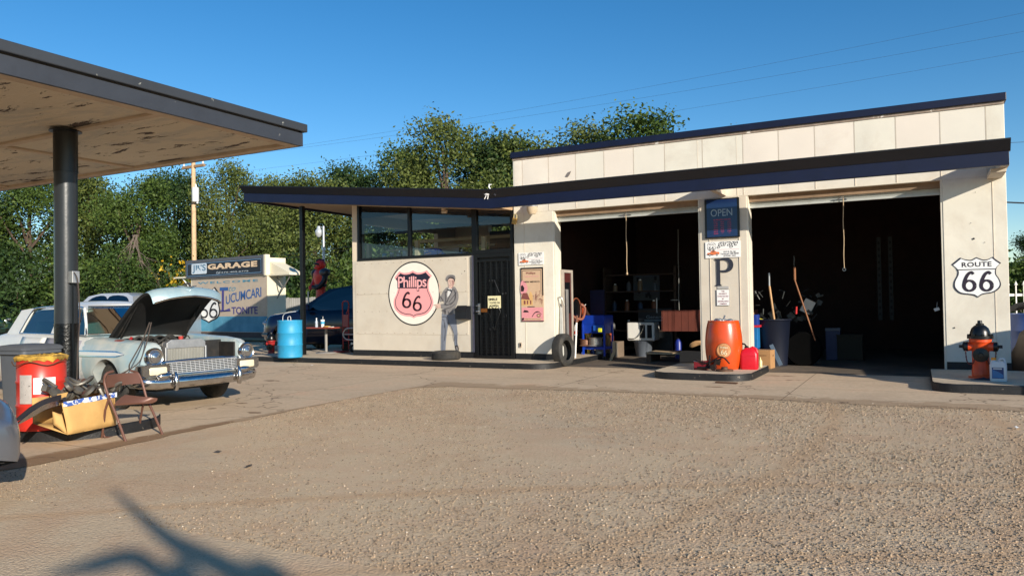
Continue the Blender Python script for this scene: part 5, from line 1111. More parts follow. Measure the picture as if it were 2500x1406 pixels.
# ---- 1950s sedan with its bonnet up
def classic():
    t = thing('vintage_sedan', 'pale blue and white 1950s sedan with its bonnet open and radiator showing', 'car', (-8.29, 6.83, .006), R(-6.4), sc=.915)
    WD = [(0, .80), (-.15, .86), (-.5, .92), (-1.2, .94), (-3.6, .95), (-4.5, .92), (-4.9, .85), (-5.05, .72)]
    ZT = [(0, .89), (-.12, .94), (-.5, .965), (-1.5, 1.0), (-2.2, 1.03), (-3.4, 1.04), (-4.3, 1.03), (-4.9, .98), (-5.05, .86)]
    RW, AR = .345, .375; FXW, RXW = -.87, -3.79
    m, n, p = raw('faded_blue_paint'); v = n.obj()
    c = n.ramp(n.noise(v, 1.6, 5, .6, .6), [(.36, S(150, 186, 200)), (.5, S(176, 192, 194)), (.62, S(206, 208, 202))])
    c = n.mix(n.ramp(n.noise(v, 3.1, 7, .75, .4), [(.64, 0.), (.67, .7)]), c, S(120, 142, 152))
    sx = n.new('SeparateXYZ'); n.link(v, sx.inputs[0])
    d = n.math('ADD', n.math('POWER', n.math('DIVIDE', n.math('ADD', sx.outputs[0], .78), .20), 2), n.math('POWER', n.math('DIVIDE', n.math('ADD', sx.outputs[1], .78), .07), 2))
    d = n.math('ADD', d, n.math('MULTIPLY', n.noise(v, 14, 4, .7), 1.2)); c = n.mix(n.math('MULTIPLY', n.ramp(d, [(.9, 1.), (1.1, 0.)]), n.math('GREATER_THAN', sx.outputs[2], .9)), c, S(166, 84, 50))
    n.link(c, p.inputs['Base Color']); p.inputs['Roughness'].default_value = .38; p.inputs['Coat Weight'].default_value = .25; p.inputs['Metallic'].default_value = .15
    blue = m
    wht = M('car_white', S(216, 218, 216), .3, var=.04, scale=3, coat=.3, dirt=S(190, 192, 190), damt=.4)
    bayb = M('bay_black', S(32, 31, 30), .6, var=.4, scale=10, dirt=S(70, 60, 50), dscale=8, bump=.3)
    prim = M('primer_grey', S(134, 134, 146), .5, var=.08, scale=4)
    for s_ in (-1, 1):
        rows = []
        for x in sorted(set([round(q, 3) for q in arange(0, -1.55, .05)]+[FXW-.405, FXW+.405]), reverse=True):
            Wx, zt = lerp1(WD, x), lerp1(ZT, x); zb = .56 if x > -.30 else .32; zb = max(zb, arch(FXW, RW, AR, x))
            zs = [zb+(zt-.03-zb)*k/9 for k in range(10)]; pts = [(side_y(Wx, z, zt), z) for z in zs]
            ins = .60
            pts += [(Wx-.12, zt-.005), (Wx-.18, zt+.008), ((Wx-.18+ins)/2, zt+.01), (ins+.02, zt-.005), (ins, zt-.03), (ins, max(.52, zb-.02)), (ins+.08, max(.50, zb-.02))]
            nose = max(0, 1-(-x)/.08); cy = (Wx+ins)/2; cz = (zt+.56)/2
            rows.append([(x-.0, s_*(cy+(y-cy)*(1-.10*nose)), cz+(z-cz)*(1-.10*nose) if x > -.3 else z) for y, z in pts])
        mb = MB(); mb.grid(rows, cu=True); mb.add(rows[0], [tuple(range(len(rows[0])))]); f_ = part('fender', mb, blue, t, smooth=True, ang=50)
        # headlight
        hy, hz = s_*.725, .755
        part('headlight_ring', MB().lathe([(.098, .0), (.128, .0), (.13, .03), (.112, .055), (.098, .045)], (-.01, hy, hz), 'x', 32), chrome, t, smooth=True)
        m2, n2, p2 = raw('headlight_glass'); p2.inputs['Base Color'].default_value = (.42, .43, .44, 1); p2.inputs['Metallic'].default_value = .9; p2.inputs['Roughness'].default_value = .1
        wv_ = n2.new('TexWave'); wv_.inputs['Scale'].default_value = 14; n2.link(n2.obj(), wv_.inputs['Vector']); n2.link(n2.bump(wv_.outputs['Fac'], .5, .01), p2.inputs['Normal'])
        part('headlight', MB().lathe([(0, .085), (.04, .08), (.08, .062), (.1, .035)], (-.01, hy, hz), 'x', 28), m2, t, smooth=True)
        # parking lamp pod
        mb = MB(); loftx = []
        for x, sc_ in ((-.10, 1.0), (.03, 1.0), (.06, .93)):
            loftx.append([(x, s_*(.72+a*.205*sc_), .575+b*.083*sc_) for a, b in ((-1, -.8), (-.85, -1), (.85, -1), (1, -.7), (1, .8), (.85, 1), (-.85, 1), (-1, .8))])
        mb.grid(loftx, cu=True); mb.add(loftx[-1], [tuple(range(8))]); part('lamp_surround', mb, chrome, t, smooth=True, ang=40)
        mb = MB(); mb.add([(.066, s_*(.70+a*.125), .57+b*.05) for a, b in ((-.9, -1), (.9, -1), (1, -.7), (1, .7), (.9, 1), (-.9, 1), (-1, .7), (-1, -.7))]+[(.075, s_*(.70+a*.11), .57+b*.04) for a, b in ((-.9, -1), (.9, -1), (1, -.7), (1, .7), (.9, 1), (-.9, 1), (-1, .7), (-1, -.7))], [(i, (i+1) % 8, 8+(i+1) % 8, 8+i) for i in range(8)]+[tuple(range(8, 16))]); part('parking_lamp', mb, M('lamp_cream', S(216, 206, 176), .25, var=.05), t, smooth=True)
    # rear body: half profiles mirrored
    rows = []
    for x in sorted(set([round(q, 3) for q in arange(-1.5, -5.05, .08)]+[RXW-.405, RXW+.405]), reverse=True):
        Wx, zt = lerp1(WD, x), lerp1(ZT, x); zb = max(.32 if x > -4.7 else .42, arch(RXW, RW, AR, x)); h = []
        for k in range(10): z = zb+(zt-.03-zb)*k/9; h.append((side_y(Wx, z, zt), z))
        crown = .05 if x < -4.0 else 0.0
        h += [(Wx-.12, zt), (Wx-.2, zt+.01+crown*.3), (.5, zt+.0+crown*.8), (.25, zt+.0+crown), (0, zt+crown*1.1)]
        rows.append([(x, y, z) for y, z in h]+[(x, -y, z) for y, z in h[-2::-1]])
    mb = MB(); mb.grid(rows); mb.add(rows[-1], [tuple(range(len(rows[-1])))]); mb.add(rows[0], [tuple(range(len(rows[0])))]); part('body', mb, wht, t, smooth=True, ang=50)
    part('floor_pan', MB().bx(-4.8, -.2, -.58, .58, .26, .42), bayb, t)
    # near-side door panels
    for s_ in (-1,):
        for x0, x1, mt, nm in ((-1.62, -2.68, prim, 'mismatched grey front door'), (-2.72, -3.5, wht, None)):
            rows = [[(x, s_*(side_y(lerp1(WD, x), .36+(lerp1(ZT, x)-.40)*k/9, lerp1(ZT, x))+.007), .36+(lerp1(ZT, x)-.40)*k/9) for x in arange(x0, x1, .15)] for k in range(10)]
            d_ = part('door', MB().grid(rows), mt, t, smooth=True, recalc=True, label=nm)
            d_.modifiers.new('s', 'SOLIDIFY').thickness = .006
            xh = x1+.16; part('handle', MB().tube([(xh+.1, s_*.955, .86), (xh+.05, s_*.985, .865), (xh-.08, s_*.985, .865)], [.008, .014, .012], 8), chrome, d_, smooth=True)
    for s_ in (-1, 1):   # side spear: white flash framed in chrome
        for nm, off, mt, k0 in (('trim_spear', .010, chrome, 1.0), ('trim_flash', .014, wht, .55)):
            rows = []
            for x in arange(-.42, -3.1, .1):
                w2 = .045*min(1, (-.42-x)/.25+.15)*k0; zc_ = .80-.01*(-x)+(.0 if x > -2 else -.02*(-x-2)); Wx = lerp1(WD, x)+off
                rows.append([(x, s_*(side_y(Wx, z, lerp1(ZT, x))), z) for z in (zc_-w2, zc_, zc_+w2)])
            part(nm, MB().grid(rows), mt, t, smooth=True)
    # cowl, firewall, inner bay
    rows = [[(x, y, z-.04*(y/.75)**2) for y in arange(-.74, .74, .1)] for x, z in ((-1.32, .985), (-1.5, 1.03), (-1.72, 1.06))]
    part('cowl', MB().grid(rows), blue, t, smooth=True)
    part('firewall', MB().bx(-1.5, -1.46, -.66, .66, .4, .99), bayb, t)
    mb = MB()
    for s_ in (-1, 1): mb.bx(-1.46, -.06, s_*.575-.012, s_*.575+.012, .42, .90)
    mb.bx(-.16, -.12, -.58, .58, .45, .66); part('inner_panel', mb, bayb, t, bevel=.004)
    part('radiator_support', MB().bx(-.46, -.40, -.60, .60, .42, .60).bx(-.46, -.43, .22, .60, .6, .93).bx(-.46, -.43, -.60, -.46, .6, .9), bayb, t, bevel=.004)
    y0, y1 = -.34, .25
    rd = part('radiator', MB().bx(-.40, -.33, y0+.01, y1-.01, .5, .86), M('radiator_core', S(150, 148, 140), .4, .6, var=.1, scale=60), t)
    mb = MB(); ring = []
    prof = [(y0-.01, .84), (y0-.01, .92), (y0+.06, .965), (y1-.06, .965), (y1+.01, .92), (y1+.01, .84)]
    mb.prism(prof, lambda u, v, w: (-.415+w, u, v), .10); mb.bx(-.42, -.31, y0-.035, y0, .48, .86); mb.bx(-.42, -.31, y1, y1+.03, .48, .86); part('tank', mb, galv, rd, bevel=.006)
    mb = MB()
    for k in range(24): y = y0+.02+k*(y1-y0-.04)/23; mb.bx(-.33, -.322, y-.003, y+.003, .5, .85)
    part('fin', mb, M('fin_metal', S(190, 188, 180), .4, .5), rd)
    mb = MB(); mb.bx(-.321, -.31, y0+.14, y1-.08, .50, .60); part('cooler', mb, dark, rd); part('cap', MB().lathe([(0, 1.01), (.035, 1.01), (.035, .985), (.028, .965), (0, .965)], (-.37, -.1, 0), n=14), M('cap_red', S(170, 60, 54), .4), rd, smooth=True)
    en = part('engine', MB().box((-.95, 0, .6), (.7, .45, .35)).box((-.95, -.2, .78), (.6, .16, .1), Matrix.Rotation(.4, 3, 'X')).box((-.95, .2, .78), (.6, .16, .1), Matrix.Rotation(-.4, 3, 'X')), bayb, t, bevel=.02)
    part('carburettor', MB().lathe([(0, .80), (.08, .80), (.1, .86), (.07, .90), (.09, .93), (0, .94)], (-.85, -.1, 0), n=14).box((-.78, -.24, .87), (.14, .1, .09), Matrix.Rotation(.4, 3, 'Z')).box((-.9, .0, .89), (.12, .1, .08), Matrix.Rotation(.9, 3, 'Z')), M('alloy', S(196, 192, 184), .35, .7, var=.2, scale=20), en, smooth=True)
    mb = MB(); r2 = random.Random(5)
    for k in range(9):
        a = (r2.uniform(-1.3, -.6), r2.uniform(-.5, .5), r2.uniform(.8, .92)); b = (r2.uniform(-1.3, -.6), r2.uniform(-.5, .5), r2.uniform(.8, .92)); mb.tube(cat([a, ((a[0]+b[0])/2, (a[1]+b[1])/2, 1.0), b], 6), r2.choice((.008, .014, .02)), 6)
    part('hose', mb, rubber, en, smooth=True)
    part('battery_clamp', MB().tube([(-1.05, -.5, .93), (-1.0, -.48, 1.0)], .02, 6), M('clamp_red', S(170, 40, 44), .5), t, smooth=True)
    for s_ in (-1, 1): part('wheel_well', MB().bx(FXW-.42, FXW+.42, s_*.615-.012, s_*.615+.004, .3, .86), dark, t)
    # front sheet chrome: top bar, egg-crate grille, bumper
    mb = MB(); mb.tube(cat([(-.02, -.62, .67), (.03, -.3, .685), (.04, 0, .69), (.03, .3, .685), (-.02, .62, .67)], 5), .018, 8); mb.tube(cat([(-.0, -.56, .50), (.05, 0, .50), (-.0, .56, .50)], 5), .016, 8); part('grille_frame', mb, chrome, t, smooth=True)
    mb = MB()
    for k in range(7): z = .52+k*.024; mb.tube([(.02, -.55, z), (.048, -.2, z), (.052, 0, z), (.048, .2, z), (.02, .55, z)], .0062, 5)
    for k in range(17): y = -.54+k*.067; mb.tube([(.05-.11*y*y-.006, y+.012, .51), (.045-.11*y*y-.006, y-.004, .672)], .0045, 5)
    part('grille', mb, M('grille_silver', (.72, .72, .70), .3, .55, var=.1), t, smooth=True)
    part('grille_back', MB().bx(-.1, -.09, -.56, .56, .48, .66), dark, t)
    rows = []
    for y in arange(-.98, .98, .07):
        ay = abs(y); x = .12-.10*(ay/.9)**2-(.0 if ay < .86 else (ay-.86)*1.1); zc_ = .40+.0*ay+(.03 if ay > .7 else 0)*((ay-.7)/.28 if ay > .7 else 0)
        hh = .085 if ay < .9 else .085-.5*(ay-.9)
        rows.append([(x-.06, y, zc_+hh), (x-.01, y, zc_+hh*.96), (x+.03, y, zc_+hh*.55), (x+.045, y, zc_+hh*.1), (x+.035, y, zc_-hh*.35), (x+.01, y, zc_-hh*.8), (x-.04, y, zc_-hh)])
    mb = MB(); mb.grid(rows); bp_ = part('bumper', mb, chrome, t, smooth=True); bp_.modifiers.new('s', 'SOLIDIFY').thickness = .006
    for s_ in (-1, 1):
        part('bumper_guard', MB().tube([(.15, s_*.5, .30), (.165, s_*.5, .36), (.16, s_*.5, .48), (.13, s_*.5, .54)], [.03, .042, .038, .02], 12), chrome, bp_, smooth=True)
        part('guard_wing', MB().sphere((.09, s_*.62, .50), (.06, .13, .045), 12, 8), chrome, bp_, smooth=True)
    rows = [[(x, y, .49-.0*x) for y in arange(-.85, .85, .1)] for x in (.0, .10)]; part('splash_pan', MB().grid(rows), blue, t, smooth=True)
    # bonnet, hinged at the cowl
    th = R(34); hx, hz0 = -1.48, 1.03
    HP = [Vector((q[0], q[1])) for q in cat([(0, 0), (.4, .045), (.8, .065), (1.08, .05), (1.24, .0), (1.34, -.08), (1.385, -.18), (1.39, -.27)], 6)]
    def hood_pt(k, y, off):
        k = max(0, min(len(HP)-1, k)); i0 = int(k); p_ = HP[i0].lerp(HP[min(i0+1, len(HP)-1)], k-i0); tn = (HP[min(i0+1, len(HP)-1)]-HP[max(i0-1, 0)]).normalized(); nn_ = Vector((-tn.y, tn.x))
        a = abs(y)/.62; p_ = p_+nn_*(-.05*a*a-.035*a**8+.010*math.exp(-(y/.06)**2)-off); nose = max(0, (k-24)/18); p_.x -= .10*a*a*nose; u, h = p_
        return (hx+u*math.cos(th)-h*math.sin(th), y*(1-.13*k/42), hz0+u*math.sin(th)+h*math.cos(th))
    us = list(range(0, 43, 1)); yy = arange(-.62, .62, .062); KU = lambda u: u/1.46*42
    outer = [[hood_pt(u, y, 0) for y in yy] for u in us]; inner = [[hood_pt(u*.985, y*.97, .045) for y in yy] for u in us]
    hd_ = part('bonnet', MB().grid(outer), M('bonnet_blue', S(148, 174, 184), .4, .15, var=.06, scale=3, coat=.2, dirt=S(196, 204, 204), dscale=2.2, damt=.5), t, smooth=True)
    mb = MB(); mb.grid(inner); k = len(yy)
    for e1, e2 in ((outer[-1], inner[-1]), (outer[0], inner[0]), ([r_[0] for r_ in outer], [r_[0] for r_ in inner]), ([r_[-1] for r_ in outer], [r_[-1] for r_ in inner])): mb.grid([e1, e2])
    part('underside', mb, M('bonnet_under', S(20, 19, 19), .75, var=.4, scale=6), hd_, smooth=True)
    mb = MB(); mb.tube([hood_pt(42, y, .0) for y in arange(-.60, .60, .1)], .012, 6); part('lip', mb, chrome, hd_, smooth=True)
    mb = MB(); mb.tube([hood_pt(24, 0, -.03), hood_pt(29, 0, -.045), hood_pt(33, 0, -.02)], [.01, .02, .008], 8); mb.tube([hood_pt(28, -.16, -.02), hood_pt(33, 0, -.03), hood_pt(28, .16, -.02)], [.006, .012, .006], 6); part('ornament', mb, chrome, hd_, smooth=True)
    for s_ in (-1, 1):
        mb = MB(); mb.tube([(-1.42, s_*.54, .93), (-1.25, s_*.54, 1.03), tuple(hood_pt(9, s_*.52, .04))], .014, 6); mb.tube([(-1.3, s_*.52, .90), (-1.18, s_*.52, 1.05), tuple(hood_pt(12, s_*.52, .04))], .011, 6)
        part('hinge', mb, bayb, t, smooth=True)
    # greenhouse
    ZR = [(-1.96, 1.44), (-2.08, 1.50), (-2.4, 1.545), (-2.9, 1.555), (-3.4, 1.54), (-3.75, 1.49), (-3.98, 1.42)]
    rows = []
    for x, z in ZR: 
        yw = .66 if -3.7 < x < -2.05 else .63
        rows.append([(x, yw*a, z-.115*abs(a)**2.6 if x < -2.0 and x > -3.9 else z-.05*abs(a)**2.6) for a in [-1+.1*i for i in range(21)]])
    part('roof', MB().grid(rows), wht, t, smooth=True).modifiers.new('s', 'SOLIDIFY').thickness = .02
    def gquad(name, pts, mt, par=t):
        return part(name, MB().add(pts, [tuple(range(len(pts)))]), mt, par)
    ws = [[(bx_+(tx-bx_)*k/5, (by+(ty-by)*k/5), bz+(tz-bz)*k/5) for (bx_, by, bz), (tx, ty, tz) in [((-1.42-.26*(a*a), .78*a, 1.04), (-1.90-.06*a*a, .63*a, 1.45)) for a in [-1+.125*i for i in range(17)]]] for k in range(6)]
    part('windshield', MB().grid(ws), carglass, t, smooth=True)
    rw = [[(bx_+(tx-bx_)*k/5, (by+(ty-by)*k/5), bz+(tz-bz)*k/5) for (bx_, by, bz), (tx, ty, tz) in [((-4.42+.2*(a*a), .72*a, 1.04), (-4.0+.08*a*a, .60*a, 1.42)) for a in [-1+.125*i for i in range(17)]]] for k in range(6)]
    part('rear_window', MB().grid(rw), carglass, t, smooth=True)
    for s_ in (-1, 1):
        Yb = lambda x: s_*.80; Yt = lambda x: s_*.665
        def PB(x): return (x, s_*.805, 1.035)
        def PT(x, z=1.43): return (x, s_*.665, z)
        mb = MB(); mb.tube([PB(-1.66), (-1.74, s_*.76, 1.18), PT(-1.98)], [.022, .02, .022], 8)
        part('pillar', mb, wht, t, smooth=True)
        mb = MB(); mb.prism([(-2.74, 1.03), (-2.66, 1.03), (-2.68, 1.44), (-2.73, 1.44)], lambda u, v, w: (u, s_*(.815-(v-1.03)*.36-w), v), .03); part('pillar', mb, wht, t)
        mb = MB(); mb.prism([(-3.78, 1.03), (-4.26, 1.03), (-4.05, 1.42), (-3.7, 1.45), (-3.62, 1.44)], lambda u, v, w: (u, s_*(.815-(v-1.03)*.36-w), v), .03); part('pillar', mb, wht, t)
        gl = [(-1.70, 1.04), (-2.66, 1.04), (-2.68, 1.43), (-2.00, 1.43)]; part('side_window', MB().flat(gl, lambda u, v, w: (u, s_*(.80-(v-1.03)*.36), v)), carglass, t)
        gl = [(-2.74, 1.04), (-3.76, 1.04), (-3.62, 1.42), (-2.73, 1.43)]; part('side_window', MB().flat(gl, lambda u, v, w: (u, s_*(.80-(v-1.03)*.36), v)), carglass, t)
        mb = MB(); W3 = lambda u, v: (u, s_*(.818-(v-1.03)*.36), v)
        mb.tube([W3(-1.64, 1.04), W3(-2.7, 1.045), W3(-3.8, 1.05)], .011, 6); mb.tube(cat([W3(-1.64, 1.05), W3(-1.76, 1.2), W3(-1.95, 1.40), W3(-2.1, 1.455), W3(-2.7, 1.475), W3(-3.4, 1.46), W3(-3.64, 1.40), W3(-3.8, 1.06)], 5), .012, 6); mb.tube([W3(-1.98, 1.05), W3(-2.05, 1.43)], .009, 6)
        part('window_trim', mb, chrome, t, smooth=True)
    mb = MB(); mb.tube([(-1.42-.26*a*a, .78*a, 1.05) for a in [-1+.2*i for i in range(11)]], .013, 6); mb.tube([(-1.90-.06*a*a+.01, .63*a, 1.46) for a in [-1+.2*i for i in range(11)]], .012, 6); part('windshield_trim', mb, chrome, t, smooth=True)
    teal = M('seat_teal', S(90, 140, 146), .7, var=.1)
    part('seat', MB().box((-2.55, 0, 1.1), (.16, 1.3, .28)), teal, t, bevel=.04); part('seat', MB().box((-3.55, 0, 1.1), (.16, 1.3, .26)), teal, t, bevel=.04)
    part('steering_wheel', MB().tube([(-1.98+.05*math.sin(a), .36+.19*math.cos(a), 1.11+.15*math.sin(a)) for a in [j*math.pi/10 for j in range(20)]], .011, 6, closed=True), M('wheel_cream', S(180, 176, 160), .4), t, smooth=True)
    part('mirror', MB().box((-1.95, .0, 1.38), (.02, .2, .05)), steel, t, bevel=.008)
    for x in (FXW, RXW):
        for s_ in (-1, 1): wheel(t, x, s_*.76, RW, .17, chrome if x == RXW else M('rusty_wheel', S(150, 146, 138), .5, .4, var=.2), s_)
    part('tail_lamp', MB().sphere((-5.02, -.7, .8), (.05, .08, .12), 10, 8), M('tail_red', S(150, 20, 20), .3), t, smooth=True)
    part('rear_bumper', MB().tube([(-4.8, -.98, .42), (-5.12, -.85, .42), (-5.2, 0, .42), (-5.12, .85, .42), (-4.8, .98, .42)], .06, 10), chrome, t, smooth=True)
    return t
classic()

# ---- modern vehicles
def modern(name, label, cat_, loc, rz, P_, paint, sc=.92, group=None):
    """P_: L, W, WD half-width curve, ZT belt curve, wheels (xf,xr,r), gh side profile [(x,z)...] from windscreen base to rear, win list of side windows"""
    t = thing(name, label, cat_, loc, rz, group, sc); fx, rx_, r = P_['wheels']; AR = r+.06; W2 = P_['W']/2; L = P_['L']
    rows = []
    for x in sorted(set([round(q, 3) for q in arange(0, -L, .08)]+[fx-AR+.002, fx+AR-.002, rx_-AR+.002, rx_+AR-.002]), reverse=True):
        e = min(1, (-x)/.45); e2 = min(1, (x+L)/.35); n0 = P_.get('nose', .70); k_ = (1-(1-e)**2.2)*(1-n0)+n0; k2 = (1-(1-e2)**2.2)*.12+.88
        Wx = W2*k_*k2; zt = lerp1(P_['ZT'], x); gb = .22+.10*(1-e); zb = max(gb, arch(fx, r, AR, x), arch(rx_, r, AR, x)); h = []
        for k in range(10): z = zb+(zt-.03-zb)*k/9; h.append((side_y(Wx, z, zt, .2), z))
        cr_ = P_.get('crown', .05); h += [(Wx-.13, zt), (Wx*.72, zt+cr_*.6), (Wx*.4, zt+cr_), (0, zt+cr_*1.1)]
        rows.append([(x, y, z) for y, z in h]+[(x, -y, z) for y, z in h[-2::-1]])
    zc0 = (rows[0][0][2]+rows[0][13][2])/2
    rows = [[(dx, y*k_, zc0+(z-zc0)*k_) for _, y, z in rows[0]] for dx, k_ in ((.075, .72), (.06, .86), (.03, .95))]+rows
    mb = MB(); mb.grid(rows); mb.add(rows[0], [tuple(range(len(rows[0])))]); mb.add(rows[-1], [tuple(range(len(rows[0])))]); part('body', mb, paint, t, smooth=True, ang=50)
    part('underbody', MB().bx(-L+.3, -.25, -W2+.25, W2-.25, .18, .4), dark, t)
    for gh, wins in P_['cabs']:
        zb = min(q[1] for q in gh); zr = max(q[1] for q in gh); yb, yr = W2-.10, W2*.70
        yf = lambda z: yb+(yr-yb)*max(0, min(1, (z-zb)/(zr-zb)))**1.15
        rows = []
        for x, z in gh: y_ = yf(z); cr_ = .035 if z > zr-.12 else .02; rows.append([(x+(.05 if x > sum(q[0] for q in gh)/len(gh) and z < zr-.03 else -.0)*(1-a*a), y_*a, z+cr_*(1-a*a)) for a in [-1+.2*i for i in range(11)]])
        mb = MB(); mb.grid(rows)
        for s_ in (-1, 1): mb.add([(x, s_*yf(z), z) for x, z in gh], [tuple(range(len(gh)))])
        part('cabin', mb, paint, t, smooth=True, ang=40)
        for wn_ in wins:
            pw = P2([tuple(q) for q in cat([Vector((*q, 0)) for q in wn_], 4, True)])
            for s_ in (-1, 1): part('side_window', MB().flat(pw, lambda u, v, w: (u, s_*(yf(v)+.006), v)), darkglass, t)
        (xa, za), (xb, zb2) = gh[0], gh[1]
        nx, nz = (za-zb2), -(xa-xb); ln_ = math.hypot(nx, nz); nx, nz = abs(nx)/ln_*.012, abs(nz)/ln_*.012
        q = []
        for f in (.08, .94):
            x_, z_ = xa+(xb-xa)*f, za+(zb2-za)*f; q.append([(x_+nx+.05*(1-a*a)*(1-f), yf(z_)*a*.93, z_+nz+.02*(1-a*a)) for a in [-1+.2*i for i in range(11)]])
        part('windshield', MB().grid(q), darkglass, t, smooth=True)
    for x in (fx, rx_):
        for s_ in (-1, 1): wheel(t, x, s_*(W2-.13), r, .22, galv, s_, spokes=P_.get('spokes', 7))
    zh = lerp1(P_['ZT'], -.15)-.13
    for s_ in (-1, 1):
        part('headlight', MB().sphere((-.16, s_*W2*P_.get('hy', .70), zh), (.15, .19, .075), 16, 10), M('lens', S(190, 196, 200), .1, .5, var=.1), t, smooth=True)
        part('mirror', MB().box((P_['cabs'][0][0][0][0]-.35, s_*(W2+.08), P_['cabs'][0][0][0][1]+.06), (.12, .22, .15)), paint, t, bevel=.04)
        part('tail_lamp', MB().box((-L+.05, s_*(W2-.2), lerp1(P_['ZT'], -L+.1)-.2), (.1, .14, .28)), M('tail_red', S(150, 20, 20), .3), t, bevel=.02)
    part('grille', MB().bx(-.02, .03, -W2*.4, W2*.4, zh-.10, zh+.03), M('grille_dark', S(70, 72, 76), .3, .6), t, bevel=.01)
    part('bumper', MB().tube([(-.35, -W2+.02, .45), (-.02, -W2*.72, .45), (.06, 0, .45), (-.02, W2*.72, .45), (-.35, W2-.02, .45)], P_.get('br', .07), 8), P_.get('bump', paint), t, smooth=True)
    return t
SUVP = dict(L=4.7, W=1.88, wheels=(-.85, -3.65, .36), ZT=[(0, .82), (-.3, .95), (-1.2, 1.08), (-3.5, 1.12), (-4.6, 1.12), (-4.7, .95)], cabs=[([(-1.15, 1.08), (-2.0, 1.62), (-2.6, 1.70), (-3.8, 1.68), (-4.35, 1.58), (-4.62, 1.12)], [[(-1.55, 1.12), (-2.1, 1.56), (-2.75, 1.6), (-2.75, 1.12)], [(-2.85, 1.12), (-2.85, 1.6), (-3.7, 1.56), (-3.6, 1.14)]])])
TRUP = dict(L=5.8, W=2.02, wheels=(-.95, -4.5, .40), ZT=[(0, 1.0), (-.3, 1.12), (-1.5, 1.22), (-5.7, 1.28), (-5.8, 1.2)], crown=.03, cabs=[([(-1.5, 1.22), (-2.05, 1.80), (-2.5, 1.90), (-3.5, 1.90), (-3.72, 1.78), (-3.84, 1.26)], [[(-1.85, 1.28), (-2.2, 1.74), (-2.72, 1.78), (-2.72, 1.28)], [(-2.84, 1.28), (-2.84, 1.78), (-3.5, 1.76), (-3.58, 1.3)]])])
SEDP = dict(nose=.84, hy=.68, br=.045, L=4.6, W=1.8, wheels=(-.88, -3.6, .33), ZT=[(0, .66), (-.3, .78), (-1.1, .93), (-3.5, 1.0), (-4.5, 1.0), (-4.6, .9)], cabs=[([(-1.1, .93), (-1.85, 1.38), (-2.3, 1.46), (-3.1, 1.43), (-3.95, 1.0)], [[(-1.45, .98), (-1.95, 1.36), (-2.45, 1.38), (-2.45, .98)], [(-2.52, .98), (-2.52, 1.38), (-3.05, 1.35), (-3.4, 1.0)]])])
navyc = M('suv_navy', S(10, 18, 44), .22, .2, var=.1, coat=.6); silver = M('car_silver', S(134, 138, 146), .3, .7, var=.05, coat=.5); silverw = M('truck_silver', S(186, 190, 196), .3, .5, var=.04, coat=.4); greenc = M('car_green', S(10, 44, 38), .25, .2, var=.1, coat=.5); blackc = M('car_black', S(16, 17, 20), .25, .2, var=.1, coat=.5)
modern('parked_suv', 'dark navy blue crossover parked in the shade beyond the small red table', 'car', (-16.95, 16.7, .006), R(192), SUVP, navyc, 1.09)
def gpos(px, zc_):  # ground point at camera depth zc_
    d = ray(px, 770); o = Vector((0, 0, H)); q = o+d*zc_; return q.x, q.y, gz(q.x, q.y)
x, y, z = gpos(190, 29.5); modern('pickup_truck', 'silver crew-cab pickup parked at the trees beyond the vintage sedan', 'truck', (x-1.0, y-.6, z), R(208), TRUP, silverw, 1.0)
x, y, z = gpos(52, 38); modern('pickup_truck', 'dark green pickup at the left edge beside the trees', 'truck', (x, y, z), R(22), TRUP, greenc)
x, y, z = gpos(150, 40); modern('parked_car', 'black car mostly hidden between the green pickup and the silver pickup', 'car', (x, y, z+.1), R(30), SUVP, blackc)
t = modern('silver_sedan', 'silver-grey sedan cut off by the left edge, nearest to the camera', 'car', (-5.36, 2.26, .004), R(0), SEDP, silver, .89)
mb = MB()
for k in range(3): mb.box((-.055-.02*k, .70, .33+k*.045), (.05, .16, .012), Matrix.Rotation(.45, 3, 'Z'))
part('vent_slat', mb, dark, t)
part('fog_lamp', MB().sphere((-.06, .60, .37), (.035, .06, .05), 12, 8), M('lens', S(190, 196, 200), .1, .5), t, smooth=True)
# a car outside the frame on the right, whose shadow reaches the last pier
modern('parked_car', 'dark car parked to the right of the last pier', 'car', (3.25, 14.75, .006), R(95), SUVP, blackc, .86)
# ================================================================ background
# --- sign shed
sx_, sy_, _ = gpos(653, 27.5); shz = .16; srz = R(-7.4)*1
t = thing('sign_shed', 'small cream roadside shed with a painted welcome mural in blue lettering', 'shed', (sx_, sy_, shz), srz)
# local x runs left along the front (negative), y back
Rz = Matrix.Rotation(srz, 4, 'Z'); inv = (Matrix.Translation((sx_, sy_, shz)) @ Rz).inverted()
nrm = Rz @ Vector((0, -1, 0)); org = Vector((sx_, sy_, shz))
def fpt(x, y):  # photo pixel -> local (u,z) on the shed front
    d = ray(x, y); o = Vector((0, 0, H)); k = (org-o).dot(nrm)/d.dot(nrm); q = inv @ (o+d*k); return q.x, q.z
WLs = abs(fpt(470, 720)[0]); zt_ = fpt(652, 672)[1]; ztop = fpt(648, 622)[1]
wallm = M('mural_ground', S(186, 170, 150), .75, var=.08, scale=2, dirt=S(160, 142, 124), dscale=2)
part('wall', MB().bx(-WLs-.1, 0, 0, .82, 0, zt_+.05).bx(-WLs-.1, .0, .1, .82, zt_+.05, ztop-.1), M('shed_cream', S(222, 212, 186), .7, var=.06, scale=1), t)
part('base', MB().bx(-WLs-.12, .02, -.03, .84, 0, fpt(652, 812)[1]), M('brick_dark', S(74, 66, 66), .85, var=.2, scale=8), t)
FL2 = lambda u, v, w: (u, -.012-w, v)
p4 = [fpt(*q) for q in ((474, 812), (652, 812), (652, 674), (470, 680))]
mb = MB(); mb.flat(p4, FL2, 0); mur = part('mural_panel', mb, wallm, t)
